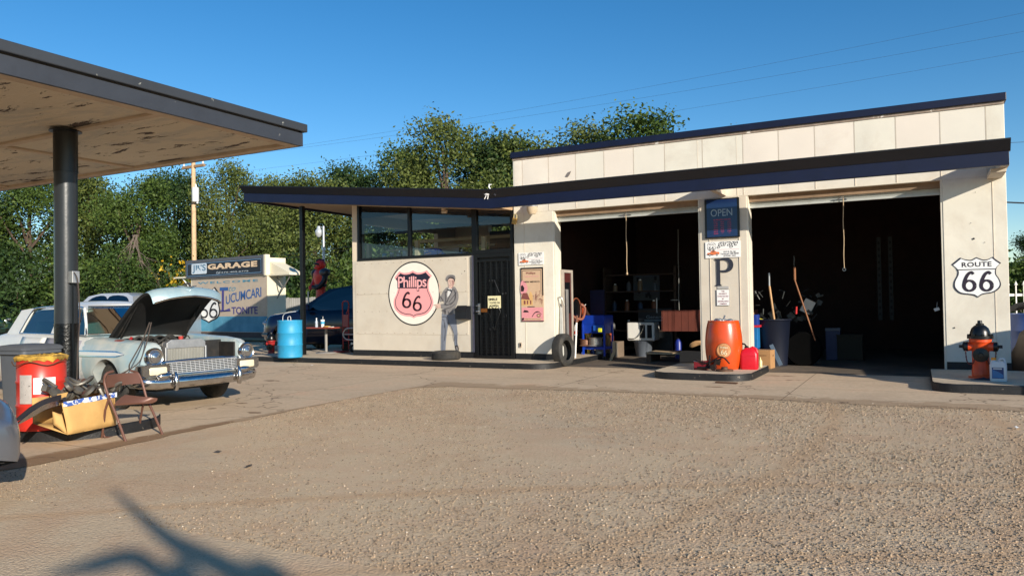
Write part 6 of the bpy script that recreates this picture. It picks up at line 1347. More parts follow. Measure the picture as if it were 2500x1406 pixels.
zb_, zm_ = fpt(652, 811)[1], fpt(652, 772)[1]
m, n, p = raw('mural_blue'); sz = n.new('SeparateXYZ'); n.link(n.obj(), sz.inputs[0]); n.link(n.ramp(n.noise(n.obj(), 2, 4), [(.35, S(60, 128, 156)), (.65, S(86, 150, 176))]), p.inputs['Base Color']); p.inputs['Roughness'].default_value = .7
mb = MB(); mb.flat([(-WLs, zb_), (0, zb_), (0, zm_), (-WLs, zm_)], FL2, .004); part('blue_band', mb, m, mur)
def fbox(x0, y0, x1, y1): a = fpt(x0, y1); b = fpt(x1, y0); return (a[0], a[1], b[0], b[1])
def fc(ox, oy, sc_): return lambda x, y: (ox+x/sc_, oy+y/sc_)
z8 = lambda x, y: (440+x/5.857, 600+y/5.857)
def B8(x0, y0, x1, y1): a = z8(x0, y0); b = z8(x1, y1); return fbox(a[0], a[1], b[0], b[1])
lb = M('letter_blue', S(78, 140, 164), .7); db_ = M('letter_deep', S(48, 92, 150), .7); pur = M('letter_purple', S(70, 66, 128), .7)
mb = MB(); addtext(mb, 'WELCOME', B8(255, 476, 1118, 552), FL2, .008, 0, bold=.02, sp=1.25)
addtext(mb, 'to', B8(700, 580, 800, 650), FL2, .008, 0, shear=.4)
bend = lambda a: (.0+.45*math.sin(a*1.75), .42+.62*math.sin(a*1.6+.1))
addtext(mb, 'UCUMCARI', B8(660, 590, 1165, 860), FL2, .008, 1, bend=lambda a: (.05+.42*a**.7, .55+.45*a**.6), sp=.95, bold=.012)
x0, y0, x1, y1 = B8(570, 590, 725, 945)
mb.flat([(x0+.02, y1), (x0+(x1-x0)*.8, y1), (x0+(x1-x0)*.8, y1-.13), (x0+.02, y1-.13)], FL2, .009, 1); mb.flat([(x0+.16, y1-.1), (x0+.30, y1-.1), (x0+.28, y0+.06), (x0+.14, y0+.06)], FL2, .0095, 2); mb.flat([(x0+.05, y0+.08), (x1, y0+.02), (x1-.06, y0+.14), (x0+.05, y0)], FL2, .01, 2)
addtext(mb, 'TONITE', B8(740, 868, 1115, 978), FL2, .008, 2, bold=.02, sp=.95)
addtext(mb, 'Where Legends Begin', B8(610, 1040, 1190, 1125), FL2, .009, 0, sp=.9)
part('lettering', mb, [lb, db_, pur], mur, recalc=False)
# shield on the mural
cx8, cy8 = fpt(*z8(415, 850)); W8 = fpt(*z8(578, 850))[0]-cx8; H8 = fpt(*z8(415, 590))[1]-fpt(*z8(415, 1105))[1]; zb8 = fpt(*z8(415, 1105))[1]
sp2 = [(0, .96), (0, .96), (.25, .92), (.55, 1.0), (.55, 1.0), (.8, .88), (1.0, .78), (1.0, .78), (.86, .66), (.92, .5), (1.0, .36), (.94, .22), (.7, .12), (.3, .06), (0, 0), (0, 0)]
full = sp2+[(-a, b) for a, b in sp2[::-1]]
poly = [(cx8+a*W8, zb8+b*H8) for a, b in [tuple(q) for q in cat([q for q in full], 3)]]
mb = MB(); mb.flat(poly, FL2, .012, 0); cxm, cym = cx8, zb8+H8*.5; mb.flat([(cxm+(a-cxm)*.9, cym+(b-cym)*.92) for a, b in poly], FL2, .016, 1)
mb.flat([(cx8-W8*.85, zb8+H8*.66), (cx8+W8*.85, zb8+H8*.66), (cx8+W8*.85, zb8+H8*.69), (cx8-W8*.85, zb8+H8*.69)], FL2, .018, 0)
for s_ in (-.42, .42):
    for pts, wd in six(cx8+s_*W8, zb8+H8*.36, H8*.42, W8*.62, .17): ribbon(mb, pts, wd, .02, 0, FL2)
part('painted_shield', mb, [inkb, white], mur, recalc=False)
# sign box on top of the shed
a = fpt(472, 676); b = fpt(648, 622); bx0, bx1, bz0, bz1 = fpt(458, 640)[0], b[0]+.02, zt_+.02, ztop
t2 = thing('garage_sign_box', 'black lit-box sign with cream GARAGE lettering on top of the small shed', 'sign', (sx_, sy_, shz), srz)
part('cabinet', MB().bx(bx0, bx1, -.10, .1, bz0, bz1), M('cabinet_grey', S(84, 86, 92), .5, var=.08), t2, bevel=.02); part('side_panel', MB().bx(bx1, bx1+.10, -.09, .1, bz0-.02, bz1+.01), M('shed_cream', S(222, 212, 186), .7), t2)
F3 = lambda u, v, w: (u, -.105-w, v); mb = MB(); mb.flat([(bx0+.12, bz0+.06), (bx1-.10, bz0+.06), (bx1-.10, bz1-.12), (bx0+.12, bz1-.12)], F3, 0, 0)
e_ = .15
for (u0, v0, u1, v1) in ((bx0+e_, bz0+.09, bx1-e_+.02, bz0+.105), (bx0+e_, bz1-.155, bx1-e_+.02, bz1-.14), (bx0+e_, bz0+.09, bx0+e_+.015, bz1-.14), (bx1-e_, bz0+.09, bx1-e_+.015, bz1-.14)): mb.flat([(u0, v0), (u1, v0), (u1, v1), (u0, v1)], F3, .003, 1)
part('face', mb, [M('sign_navyblack', S(14, 16, 30), .4), M('line_blue', S(120, 160, 196), .5)], t2, recalc=False)
def B8b(x0, y0, x1, y1):
    o_ = B8(x0, y0, x1, y1); return o_
mb = MB(); addtext(mb, 'GARAGE', B8b(428, 215, 1138, 345), F3, .006, 0, bold=.05, sp=1.08)
q = B8b(428, 215, 1138, 345); wG = (q[2]-q[0])/6
for k, feet in enumerate(((), (.08, .82), (.02, .8), (.06, .82), (), ())):
    for f in feet: mb.flat([(q[0]+wG*(k+f)-.02, q[1]), (q[0]+wG*(k+f)+.09, q[1]), (q[0]+wG*(k+f)+.09, q[1]+.03), (q[0]+wG*(k+f)-.02, q[1]+.03)], F3, .007, 0)
part('lettering', mb, M('sign_cream', S(226, 196, 160), .5), t2, recalc=False)
mb = MB(); addtext(mb, '575-403-6775', B8b(625, 352, 1012, 392), F3, .006, 0, bold=.01); addtext(mb, 'Call', B8b(552, 366, 612, 402), F3, .006, 0, shear=.3)
qb = B8b(198, 248, 415, 412); rr = [(u+(qb[0]+qb[2])/2, v+(qb[1]+qb[3])/2) for u, v, _ in rring((qb[2]-qb[0])/2, (qb[3]-qb[1])/2, 0, .06)]; mb.flat(rr, F3, .005, 0)
part('badge', mb, M('badge_white', S(206, 216, 222), .5), t2, recalc=False)
mb = MB(); addtext(mb, "JR'S", B8b(212, 262, 402, 396), F3, .008, 0, bold=.02, bend=lambda a: (.0, 1.) if a < .3 else ((.28, .95) if a < .62 else (.0, 1.0))); part('badge_lettering', mb, M('badge_blue', S(84, 124, 150), .5), t2, recalc=False)
# side roof wing and brackets of the shed
t2 = thing('shed_awning', 'thin pale awning arm with diagonal brackets sticking out right of the shed', 'awning', (sx_, sy_, shz), srz)
mb = MB(); mb.prism([(0, zt_+.5), (1.1, zt_+.07), (1.15, zt_+.02), (0, zt_+.05)], lambda u, v, w: (u, .1+w, v), .6); mb.bx(-.0, 1.2, .05, .75, zt_-.02, zt_+.04); part('panel', mb, M('shed_cream', S(222, 212, 186), .7), t2)
mb = MB(); mb.tube([(.1, .3, zt_), (.55, .25, zt_-.42)], .025, 5); mb.tube([(1.1, .2, zt_), (.3, .2, zt_-.85)], .02, 5); part('strut', mb, M('strut_grey', S(120, 116, 110), .6), t2)
t2 = thing('shed_awning', 'thin pale awning arm sticking out left of the shed', 'awning', (sx_, sy_, shz), srz)
mb = MB(); mb.bx(-WLs-1.2, -WLs, -.1, .3, zt_+.06, zt_+.12); part('panel', mb, M('shed_cream', S(222, 212, 186), .7), t2); mb = MB(); mb.tube([(-WLs-.7, 0, zt_+.06), (-WLs-.1, 0, zt_-.4)], .03, 5); part('strut', mb, white, t2)
# --- utility pole with transformer, wires
x, y, z = gpos(475, 38); t = thing('utility_pole', 'bare tan wooden utility pole rising beside the sign shed', 'utility pole', (x, y, z)); ux, uy, uz = x, y, z
hp = (HZ(475)-392)/1847*38+H-z
part('shaft', MB().lathe([(.13, 0), (.10, hp)], n=16), M('pole_wood', S(204, 172, 134), .8, var=.12, scale=3, bump=.3, bscale=20, dirt=S(120, 84, 56), dscale=6, damt=.6), t, smooth=True)
part('crossarm', MB().bx(-.8, .8, -.06, .06, hp-.35, hp-.22), M('arm_wood', S(150, 120, 90), .8), t); 
for xx in (-.7, .7): part('insulator', MB().lathe([(.03, hp-.22), (.05, hp-.15), (.03, hp-.05), (0, hp-.04)], (xx, 0, 0), n=10), white, t, smooth=True)
t2 = thing('transformer', 'pale grey canister transformer hung on the wooden utility pole', 'transformer', (x+.28, y-.12, z+hp-1.75)); part('tank', MB().lathe([(0, -.35), (.16, -.35), (.17, -.3), (.17, .32), (.14, .38), (0, .38)], n=20), M('trans_grey', S(206, 208, 206), .5), t2, smooth=True); part('bushing', MB().lathe([(.03, .38), (.05, .45), (.03, .52), (.02, .55), (0, .55)], (.03, 0, 0), n=10), white, t2, smooth=True)
part('bracket', MB().bx(-.28, -.1, .0, .06, -.2, -.12).bx(-.28, -.1, 0, .06, .12, .2), steel, t2); part('valve', MB().sphere((.2, -.05, -.42), .05, 8, 6), white, t2, smooth=True)
ptop = Vector((ux, uy, uz+hp-.1))
def wire(label, a, b, sag, r=.011):
    t = thing('power_line', label, 'power line', tuple(a), 0, 'overhead wires')
    pts = [tuple(Vector(a).lerp(Vector(b), k/30)-Vector((0, 0, sag*4*(k/30)*(1-k/30)))-Vector(a)) for k in range(31)]
    part('wire', MB().tube(pts, r, 4), M('wire_dark', S(46, 48, 52), .6), t)
def skyp(x, y, zc_): d = ray(x, y); return Vector((0, 0, H))+d*zc_
for (lab, y1, y2, r_) in (('highest thin overhead wire rising across the sky to the right', 300, 20, .007), ('second thin overhead wire rising across the sky to the right', 312, 70, .007), ('lowest thin overhead wire rising across the sky to the right', 335, 120, .007)):
    a = ptop+Vector((0, 0, .1 if y1 < 320 else -.7)); mid = skyp(1020, y1, 34); b = skyp(2700, y2-30, 26); wire(lab, a, b, .35, .0035)
wire('low wire crossing the trees left of the slim canopy post', ptop+Vector((0, 0, -5.0)), skyp(880, 598, 33), .1, .009)
wire('lowest wire crossing the trees above the sign shed', ptop+Vector((0, 0, -5.2)), skyp(880, 606, 33), .1, .009)
wire('double dark cable at the far right beyond the last pier', skyp(2420, 492, 30), skyp(2700, 497, 30), .05, .03)
wire('thin wire high at the far right beyond the last pier', skyp(2430, 350, 28), skyp(2700, 330, 30), .05, .008)
# --- street light behind the SUV
x, y, z = gpos(792, 24.5); t = thing('street_light', 'galvanised yard light on a slim pole behind the red armoured figure', 'lamp', (x, y, z)); hl = (HZ(792)-552)/1847*24.5+H-z
part('shaft', MB().lathe([(.05, 0), (.04, hl)], n=12), galv, t, smooth=True); part('arm', MB().tube([(0, 0, hl-.03), (-.2, 0, hl-.02)], .02, 6), galv, t); 
part('head', MB().lathe([(0, .14), (.05, .13), (.07, .04), (.11, .0), (.12, -.05), (.11, -.14), (.05, -.22), (0, -.23)], (-.2, 0, hl-.12), n=16), M('lamp_head', S(196, 200, 200), .3, .3), t, smooth=True)
# --- armoured figure
x, y, z = gpos(784, 22.8); t = thing('armoured_statue', 'tall red and black armoured figure with a visored helmet standing behind the navy SUV', 'statue', (x, y, z-.12), R(-28)); k_ = 1847/22.8
rd_ = M('armour_red', S(226, 58, 48), .4, var=.1, scale=6, dirt=S(180, 40, 38), dscale=3, damt=.4); rk = M('armour_black', S(40, 40, 44), .4, .4, var=.2)
zh_ = (HZ(784)-634)/k_+H-z+.12  # top of helmet
def lz(mb, prof, c=(0, 0), sy=.7): mb.lathe([(r_, zh_-d_) for r_, d_ in prof], (c[0], c[1], 0), n=20, sy=sy); return mb
part('torso', lz(MB(), [(0, .26), (.12, .27), (.24, .33), (.30, .42), (.29, .55), (.24, .70), (.20, .80), (.19, .95), (.20, 1.1), (.22, 1.3), (.20, 1.6), (0, 1.62)]), rd_, t, smooth=True)
part('helmet', lz(MB(), [(0, 0), (.07, .01), (.13, .06), (.155, .13), (.15, .20), (.12, .26), (.10, .29), (0, .3)], sy=1.0), rd_, t, smooth=True)
part('visor', MB().tube(cat([(-.13, -.09, zh_-.15), (-.05, -.165, zh_-.13), (.05, -.165, zh_-.13), (.13, -.09, zh_-.15)], 4), .028, 8), rk, t, smooth=True); part('jaw_guard', MB().tube(cat([(-.13, -.08, zh_-.22), (0, -.17, zh_-.25), (.13, -.08, zh_-.22)], 5), .035, 8), rd_, t, smooth=True)
part('crest', MB().tube(cat([(0, -.14, zh_-.05), (0, -.03, zh_+.02), (0, .12, zh_-.02)], 4), .025, 6), M('armour_grey', S(92, 78, 72), .5, .4), t, smooth=True)
for s_ in (-1, 1):
    part('shoulder_guard', MB().sphere((s_*.36, 0, zh_-.40), (.17, .17, .13), 16, 8), M('armour_steel', S(88, 88, 90), .35, .7, var=.2) if s_ > 0 else rk, t, smooth=True)
    part('arm', MB().tube(cat([(s_*.38, 0, zh_-.42), (s_*.42, -.05, zh_-.65), (s_*.30, -.2, zh_-.85), (s_*.10, -.28, zh_-.82)], 5), [.085]*5+[.075]*5+[.06]*6, 10), rd_ if s_ < 0 else rk, t, smooth=True)
    part('leg', MB().tube([(s_*.16, 0, zh_-1.55), (s_*.18, -.02, zh_-2.1), (s_*.18, 0, .12)], [.14, .12, .10], 12), rk, t, smooth=True)
    part('boot', MB().box((s_*.18, -.08, .06), (.18, .36, .14)), rk, t, bevel=.03)
part('sword', MB().prism([(-.04, 0), (.04, 0), (.05, 1.2), (-.05, 1.2)], lambda u, v, w: (-.1+u, -.36+w, zh_-2.15+v), .02), steel, t)
part('belt', MB().lathe([(.225, zh_-.82), (.24, zh_-.78), (.235, zh_-.74)], n=20, sy=.72), rk, t, smooth=True)
# --- bistro table etc. by the post
q = G(783, 863, .118); t = thing('bistro_table', 'small table with red-brown top on a single pale post, beside the slim canopy post', 'table', (q.x, q.y+.2, .118)); tz = .62
part('tabletop', MB().bx(-.62, .42, -.28, .28, tz, tz+.03), M('table_red', S(140, 62, 44), .5, var=.1), t, bevel=.006); part('column', MB().lathe([(.035, .01), (.035, tz)], n=14), M('post_pale', S(140, 136, 130), .5), t, smooth=True); part('base', MB().lathe([(0, 0), (.26, 0), (.24, .02), (.05, .035), (0, .035)], n=24), M('post_pale', S(140, 136, 130), .5), t, smooth=True)
tx, ty = q.x, q.y+.2; tt = .118+tz+.03
t = thing('paper_cup', 'tall white paper cup with blue marks and a straw on the small red table', 'cup', (tx-.02, ty-.1, tt)); part('cup', MB().lathe([(0, 0), (.036, 0), (.052, .17), (.054, .175), (.05, .19), (0, .19)], n=18), white, t, smooth=True); part('band', MB().lathe([(.0455, .08), (.0515, .14)], n=18), M('cup_blue', S(60, 160, 200), .5), t, smooth=True); part('straw', MB().tube([(.01, 0, .18), (.015, 0, .27)], .005, 6), white, t)
t = thing('water_bottle', 'clear water bottle on the small red table left of the paper cup', 'bottle', (tx-.22, ty-.1, tt)); part('bottle', MB().lathe([(0, 0), (.035, 0), (.037, .05), (.033, .08), (.037, .1), (.035, .14), (.014, .19), (.014, .21), (0, .21)], n=16), M('clear_plastic', S(170, 180, 190), .08, var=.05, spec=.9), t, smooth=True); part('cap', MB().lathe([(0, .23), (.016, .23), (.016, .205)], n=10), white, t)
t = thing('snack_wrapper', 'yellow and white wrapper lying right of the paper cup on the table', 'wrapper', (tx+.14, ty-.12, tt)); part('wrapper', MB().sphere((0, 0, .015), (.13, .06, .02), 10, 6), M('wrap_yellow', S(226, 176, 90), .5), t, smooth=True); part('napkin', MB().box((.14, 0, .01), (.1, .1, .012)), white, t)
# hand truck and wheeled frame
q = G(822, 862, .118); t = thing('hand_truck', 'red hand truck with looped handle standing by the office corner', 'hand truck', (q.x, q.y+.35, .118), R(-20)); hr = M('truck_red', S(150, 34, 36), .5, var=.1)
mb = MB()
for s_ in (-1, 1): mb.tube([(s_*.14, 0, .08), (s_*.15, 0, 1.15)], .016, 8)
mb.tube(cat([(-.15, 0, 1.12), (-.14, 0, 1.26), (0, 0, 1.30), (.14, 0, 1.26), (.16, 0, 1.12), (.05, 0, .98)], 5), .017, 8); part('frame', mb, hr, t, smooth=True)
part('back_plate', MB().bx(-.14, .14, -.01, .01, .62, .95), hr, t); part('crossbar', MB().tube([(-.14, 0, .3), (.14, 0, .3)], .014, 6).tube([(-.14, 0, .5), (.14, 0, .5)], .014, 6), hr, t); part('toe_plate', MB().bx(-.18, .18, -.26, 0, .02, .035), hr, t)
for s_ in (-1, 1): part('wheel', MB().lathe([(0, -.03), (.11, -.03), (.11, .03), (0, .03)], (s_*.2, .1, .11), 'x', 20), rubber, t, smooth=True); part('hub', MB().lathe([(0, s_*.035), (.06, s_*.035), (.06, s_*.02)], (s_*.2, .1, .11), 'x', 16), white, t, smooth=True)
q = G(850, 864, .118); t = thing('tube_rack', 'grey tubular metal rack leaning in front of the red hand truck', 'rack', (q.x-.05, q.y+.18, .118)); mb = MB()
mb.tube(cat([(.42, 0, .62), (-.1, 0, .62), (-.24, 0, .52), (-.24, 0, .42), (-.1, 0, .34), (.42, 0, .34)], 5), .015, 8); mb.tube([(-.24, 0, .47), (.42, 0, .47)], .013, 8); mb.bx(.0, .4, -.02, .02, .22, .27); mb.tube([(.1, 0, .0), (.1, 0, .6)], .012, 6); mb.tube([(.38, 0, .0), (.38, 0, .62)], .012, 6); part('frame', mb, galv, t, smooth=True)
# stones and yellow line by the red hydrant
for i, (px, py, s_) in enumerate(((570, 872, .13), (618, 876, .08))):
    q = G(px+2, py, 0); t = thing('kerb_stone', ['rounded pale grey stone beyond the far headlight of the sedan', 'smaller stone to the right of the pale rounded one'][i], 'stone', (q.x, q.y+.2, 0)); mb = MB(); mb.sphere((0, 0, s_*.4), (s_, s_*.7, s_), 12, 8); mb.v = [(a*(1+.1*math.sin(b*40)), b, max(0, c_)) for a, b, c_ in mb.v]; part('stone', mb, M('stone_grey', S(170, 160, 150), .9, var=.15, scale=12), t, smooth=True)
# --- fences
def fence(name, label, a, b, h, n_, mt, rail=True, spear=False, wd=.09):
    a = Vector(a); b = Vector(b); t = thing(name, label, 'fence', tuple(a)); dv = b-a; L_ = dv.length; an = math.atan2(dv.y, dv.x); t.rotation_euler = (0, 0, an)
    mb = MB()
    for k in range(n_):
        x = L_*(k+.5)/n_
        if spear: mb.bx(x-.012, x+.012, -.012, .012, 0, h-.1); mb.lathe([(.012, h-.1), (.04, h-.07), (0, h+.03)], (x, 0, 0), n=6)
        else: mb.bx(x-L_/n_*.46, x+L_/n_*.46, -.012, .012, 0.02, h+rnd.uniform(-.02, .02))
    part('pale', mb, mt, t); mb = MB()
    for z in (h*.25, h*.8): mb.bx(0, L_, .012, .05, z-.03, z+.03)
    part('rail', mb, mt, t); mb = MB()
    for k in range(int(L_/2.4)+1): mb.bx(k*2.4-.05, k*2.4+.05, .05, .14, 0, h+.05)
    part('post', mb, mt, t); return t
x0, y0, z0 = gpos(690, 30); x1, y1, z1 = gpos(900, 31); fence('board_fence', 'weathered grey board fence between the shed and the navy SUV', (x0, y0, z0+.0), (x1, y1, z0), 1.65-z0, 40, M('fence_grey', S(140, 138, 134), .8, var=.2, scale=3))
fence('picket_fence', 'white spear-topped metal fence beyond the right edge of the garage', (1.9, 22.5, 0), (12, 24.5, 0), 1.62, 60, white, spear=True)
# things past the right corner
t = drum('plastic_drum', 'dark blue drum beyond the right edge of the garage wall', (1.72, 16.9, 0), .3, .95, M('drum_dblue', S(24, 52, 104), .4, var=.1))
t = thing('junk_tarp', 'brown tarpaulin heap beyond the right edge of the garage wall', 'tarp', (1.95, 15.4, 0)); mb = MB(); r2 = random.Random(9); 
mb.grid([[(.62*math.cos(2*math.pi*j/16)*math.cos(i*math.pi/12)*(1+r2.uniform(-.08, .08)), .8*math.sin(2*math.pi*j/16)*math.cos(i*math.pi/12)*(1+r2.uniform(-.08, .08)), .82*math.sin(i*math.pi/12)*(1+r2.uniform(-.1, .1))) for j in range(16)] for i in range(7)], cu=True); part('cover', mb, M('tarp_brown', S(44, 35, 28), .8, var=.3, scale=5), t, smooth=True)
t = thing('toy_tractor', 'dark scrap wheels and bars behind the brown tarpaulin heap', 'scrap', (2.0, 18.8, .0)); t.name = 'scrap_heap'; mb = MB(); mb.tube([(.5*math.cos(a), 0, .62+.5*math.sin(a)) for a in [j*math.pi/8 for j in range(16)]], .05, 6, closed=True); mb.tube([(-.7, .1, .9), (.8, .2, 1.2)], .04, 6); part('frame', mb, dark, t)
# far grey building glimpsed through the fence
t = thing('far_building', 'low pale grey building far behind the white metal fence', 'building', (12, 60, 0)); part('wall', MB().bx(-10, 12, 0, 8, 0, 3.2), M('far_wall', S(150, 146, 140), .8), t); part('roof', MB().bx(-10.3, 12.3, -.3, 8.3, 3.2, 3.45), M('far_roof', S(90, 84, 80), .8), t)

# ================================================================ garage contents
IN = lambda name, label, cat_, loc, rz=0, **k: thing(name, label, cat_, loc, rz, **k)
# rope pulls
for i, (px, y0, y1, lab, Y) in enumerate(((1528, 525, 668, 'frayed pale pull rope hanging in the first bay', WY+.12), (2058, 480, 655, 'pale pull rope with a ring end hanging in the second bay', WY+.12), (1938, 625, 686, 'short grey rod end hanging deeper in the second bay', WY+2.2), (1655, 560, 757, 'thin grey T-shaped rod hanging near the middle pier', WY+2.0))):
    a = at(px, y0, 1, Y); b = at(px+(3 if i != 1 else 3), y1, 1, Y); t = IN('pull_rope', lab, 'rope', tuple(a)); d_ = Vector(b)-Vector(a)
    pts = [tuple(d_*(k/12)+Vector((.004*math.sin(k*1.1), 0, 0))) for k in range(13)]; part('cord', MB().tube(pts, .0075 if i < 2 else .007, 6), M('rope', S(186, 160, 126), .8) if i < 2 else M('rod_grey', S(130, 130, 124), .5), t, smooth=True)
    if i == 1: part('ring', MB().tube([tuple(d_+Vector((.025*math.cos(a_), 0, -.02+.025*math.sin(a_)))) for a_ in [j*math.pi/5 for j in range(10)]], .006, 5, closed=True), steel, t)
    elif i == 0: part('knot', MB().sphere(tuple(d_), (.02, .02, .03), 8, 6), M('rope', S(186, 160, 126), .8), t, smooth=True)
    elif i == 3: part('crossbar', MB().tube([tuple(d_+Vector((-.18, 0, .22))), tuple(d_+Vector((.0, 0, .22)))], .012, 6), M('rod_grey', S(130, 130, 124), .5), t)
# left jamb: red door leaf with pale frame, floor jack handle, hose
t = IN('inner_door', 'dark red inner door in a pale frame just inside the first bay', 'door', (X1+.04, WY+.42, .012))
part('leaf', MB().bx(-.0, .03, -.10, .28, 0, 1.9), M('door_red', S(70, 24, 20), .6, var=.1), t); mb = MB(); mb.bx(.0, .05, .28, .34, 0, 1.96); mb.bx(.0, .05, -.16, -.10, 0, 1.96); mb.bx(0, .05, -.10, .28, 1.9, 1.96); part('frame', mb, M('frame_pale', S(170, 160, 148), .5), t); part('window', MB().bx(.03, .035, -.04, .22, 1.05, 1.7), M('door_window', S(20, 22, 26), .2), t)
t = IN('steel_channel', 'tall grey steel channel leaning inside the left jamb of the first bay', 'channel', (-6.47, WY+.36, .012)); part('channel', MB().bx(-.06, .06, -.02, .02, 0, 1.55).bx(-.06, -.04, -.06, -.02, 0, 1.55).bx(.04, .06, -.06, -.02, 0, 1.55), M('channel_grey', S(150, 148, 146), .45, .4), t)
t = IN('floor_jack', 'pale grey trolley jack stood on end behind the upright tyre', 'jack', (-6.50, WY+.08, .012)); part('frame', MB().tube([(0, 0, .03), (.02, .05, .7), (.0, .1, 1.25)], [.05, .035, .02], 8).tube([(.08, 0, .03), (.05, .05, .6), (.02, .1, 1.2)], [.03, .025, .015], 8), M('jack_grey', S(176, 174, 166), .4, .4), t, smooth=True); part('handle', MB().tube(cat([(0, .08, 1.2), (-.04, .02, 1.35), (.06, 0, 1.38), (.1, .05, 1.22)], 5), .02, 6), M('jack_grey', S(176, 174, 166), .4, .4), t, smooth=True); part('wheel', MB().lathe([(0, -.02), (.06, -.02), (.06, .02), (0, .02)], (.04, -.05, .07), 'x', 14), rubber, t)
t = IN('air_hose', 'orange-brown air hose curling along the left inner wall', 'hose', (-6.70, WY+.75, 1.25)); part('hose', MB().tube(cat([(0, -.2, .25), (.05, .0, .0), (.15, .15, -.25), (.3, .3, -.32), (.35, .35, -.1), (.28, .3, .0)], 8), .03, 8), M('hose_orange', S(128, 70, 46), .6), t, smooth=True)
t = IN('hose_reel', 'dark round hose reel with orange rim on the left inner wall', 'reel', (-6.72, WY+1.35, 1.12)); part('drum', MB().lathe([(0, -.05), (.26, -.05), (.26, .05), (0, .05)], n=24, ax='x'), blackp, t, smooth=True); part('rim', MB().tube([(.06, .26*math.cos(a), .26*math.sin(a)) for a in [j*math.pi/12 for j in range(24)]], .015, 6, closed=True), M('hose_orange', S(128, 70, 46), .6), t)
t = IN('white_pole', 'white-and-brown pole propped behind the upright tyre', 'pole', (-6.42, WY+.68, .012)); part('shaft', MB().tube([(0, 0, 0), (.03, .05, .85)], .02, 8), white, t); part('grip', MB().tube([(.03, .05, .85), (.04, .06, 1.0)], .022, 8), M('grip_brown', S(120, 80, 60), .6), t)
t = IN('licence_plate', 'slanted pale number plate on the dark left wall of the first bay', 'plate', tuple(at(1399, 655, 1, WY+3.0))); part('plate', MB().box((0, 0, 0), (.32, .01, .15), Matrix.Rotation(R(50), 3, 'Y')), M('plate_white', S(150, 160, 166), .5), t)
mb = MB(); rt_ = Matrix.Rotation(R(50), 3, 'Y'); addtext(mb, 'CB-276', (-.13, -.04, .13, .04), lambda u, v, w: tuple(rt_ @ Vector((u, -.008, v))), 0, bold=.01); part('lettering', mb, M('plate_ink', S(40, 60, 90), .5), t, recalc=False)
t = IN('leather_apron', 'tan rag bundle hanging behind the jack stand', 'rag', (-6.35, WY+2.2, .25)); part('cloth', MB().grid([[(.12*i*.3+.05*math.sin(j), .02*math.sin(i*2+j), .12*j-.02*i) for i in range(4)] for j in range(6)]), M('rag_tan', S(196, 140, 92), .8, var=.2), t, smooth=True)
# blue tool cart
cx_, cy_ = -6.38, WY+1.9; cb = M('cart_blue', S(18, 60, 168), .4, var=.12, scale=5)
t = IN('tool_cart', 'blue steel tool cart with drawers and shelves full of parts', 'tool cart', (cx_, cy_, .012), R(-6)); t.scale = (.74, .8, 1)
for (a, b) in ((-.36, -.25), (.36, -.25), (-.36, .25), (.36, .25)): part('leg', MB().bx(a-.025, a+.025, b-.025, b+.025, .08, .8), cb, t, bevel=.003)
part('tray', MB().bx(-.38, .38, -.27, .27, .78, .98), cb, t, bevel=.006); part('shelf', MB().bx(-.36, .36, -.25, .25, .22, .28), cb, t, bevel=.004); part('drawer', MB().bx(.02, .36, -.30, -.27, .62, .76), M('drawer_blue', S(40, 96, 190), .4), t, bevel=.004); part('drawer_box', MB().bx(-.36, .36, -.26, .2, .58, .78), cb, t)
part('back_board', MB().bx(-.38, .1, .24, .27, .98, 1.55), M('board_dark', S(16, 26, 60), .5), t)
for a in (-.32, .32): part('castor', MB().lathe([(0, -.02), (.04, -.02), (.04, .02), (0, .02)], (a, -.24, .04), 'x', 12), rubber, t)
t = IN('spray_bottle', 'white and red spray bottle on the corner of the blue tool cart', 'bottle', (cx_-.40, cy_-.33, .55)); part('bottle', MB().lathe([(0, 0), (.035, 0), (.035, .18), (.012, .24), (0, .25)], n=12), white, t, smooth=True); part('label', MB().lathe([(.037, .03), (.037, .1)], n=12), M('label_red', S(190, 60, 50), .5), t)
t = IN('grease_gun', 'orange and white grease gun standing on the blue tool cart', 'tool', (cx_-.3, cy_-.1, 1.0)); part('body', MB().lathe([(0, 0), (.03, 0), (.03, .16), (0, .2)], n=12), M('tool_orange', S(210, 90, 50), .5), t, smooth=True); part('tip', MB().tube([(0, 0, .18), (.06, 0, .24)], .01, 6), white, t)
t = IN('yellow_tape', 'yellow tape measure stuck on the drawer of the blue tool cart', 'tape', (cx_+.2, cy_-.36, .62)); part('case', MB().box((0, 0, .05), (.09, .06, .09)), M('tape_yellow', S(206, 210, 40), .5), t, bevel=.015)
t = IN('alloy_wheels', 'pair of bare alloy wheel rims on the lower shelf of the blue cart', 'wheel rims', (cx_-.02, cy_-.1, .30)); part('rim', MB().lathe([(.15, 0), (.18, .01), (.15, .04), (.15, .17), (.18, .2), (.12, .18), (.1, .1), (.12, .02)], n=24), M('rim_alloy', S(190, 186, 180), .3, .7), t, smooth=True); part('rim', MB().lathe([(.13, 0), (.16, .01), (.13, .04), (.13, .14), (.16, .16)], (-.24, .02, 0), n=24), M('rim_copper', S(160, 120, 100), .35, .6), t, smooth=True)
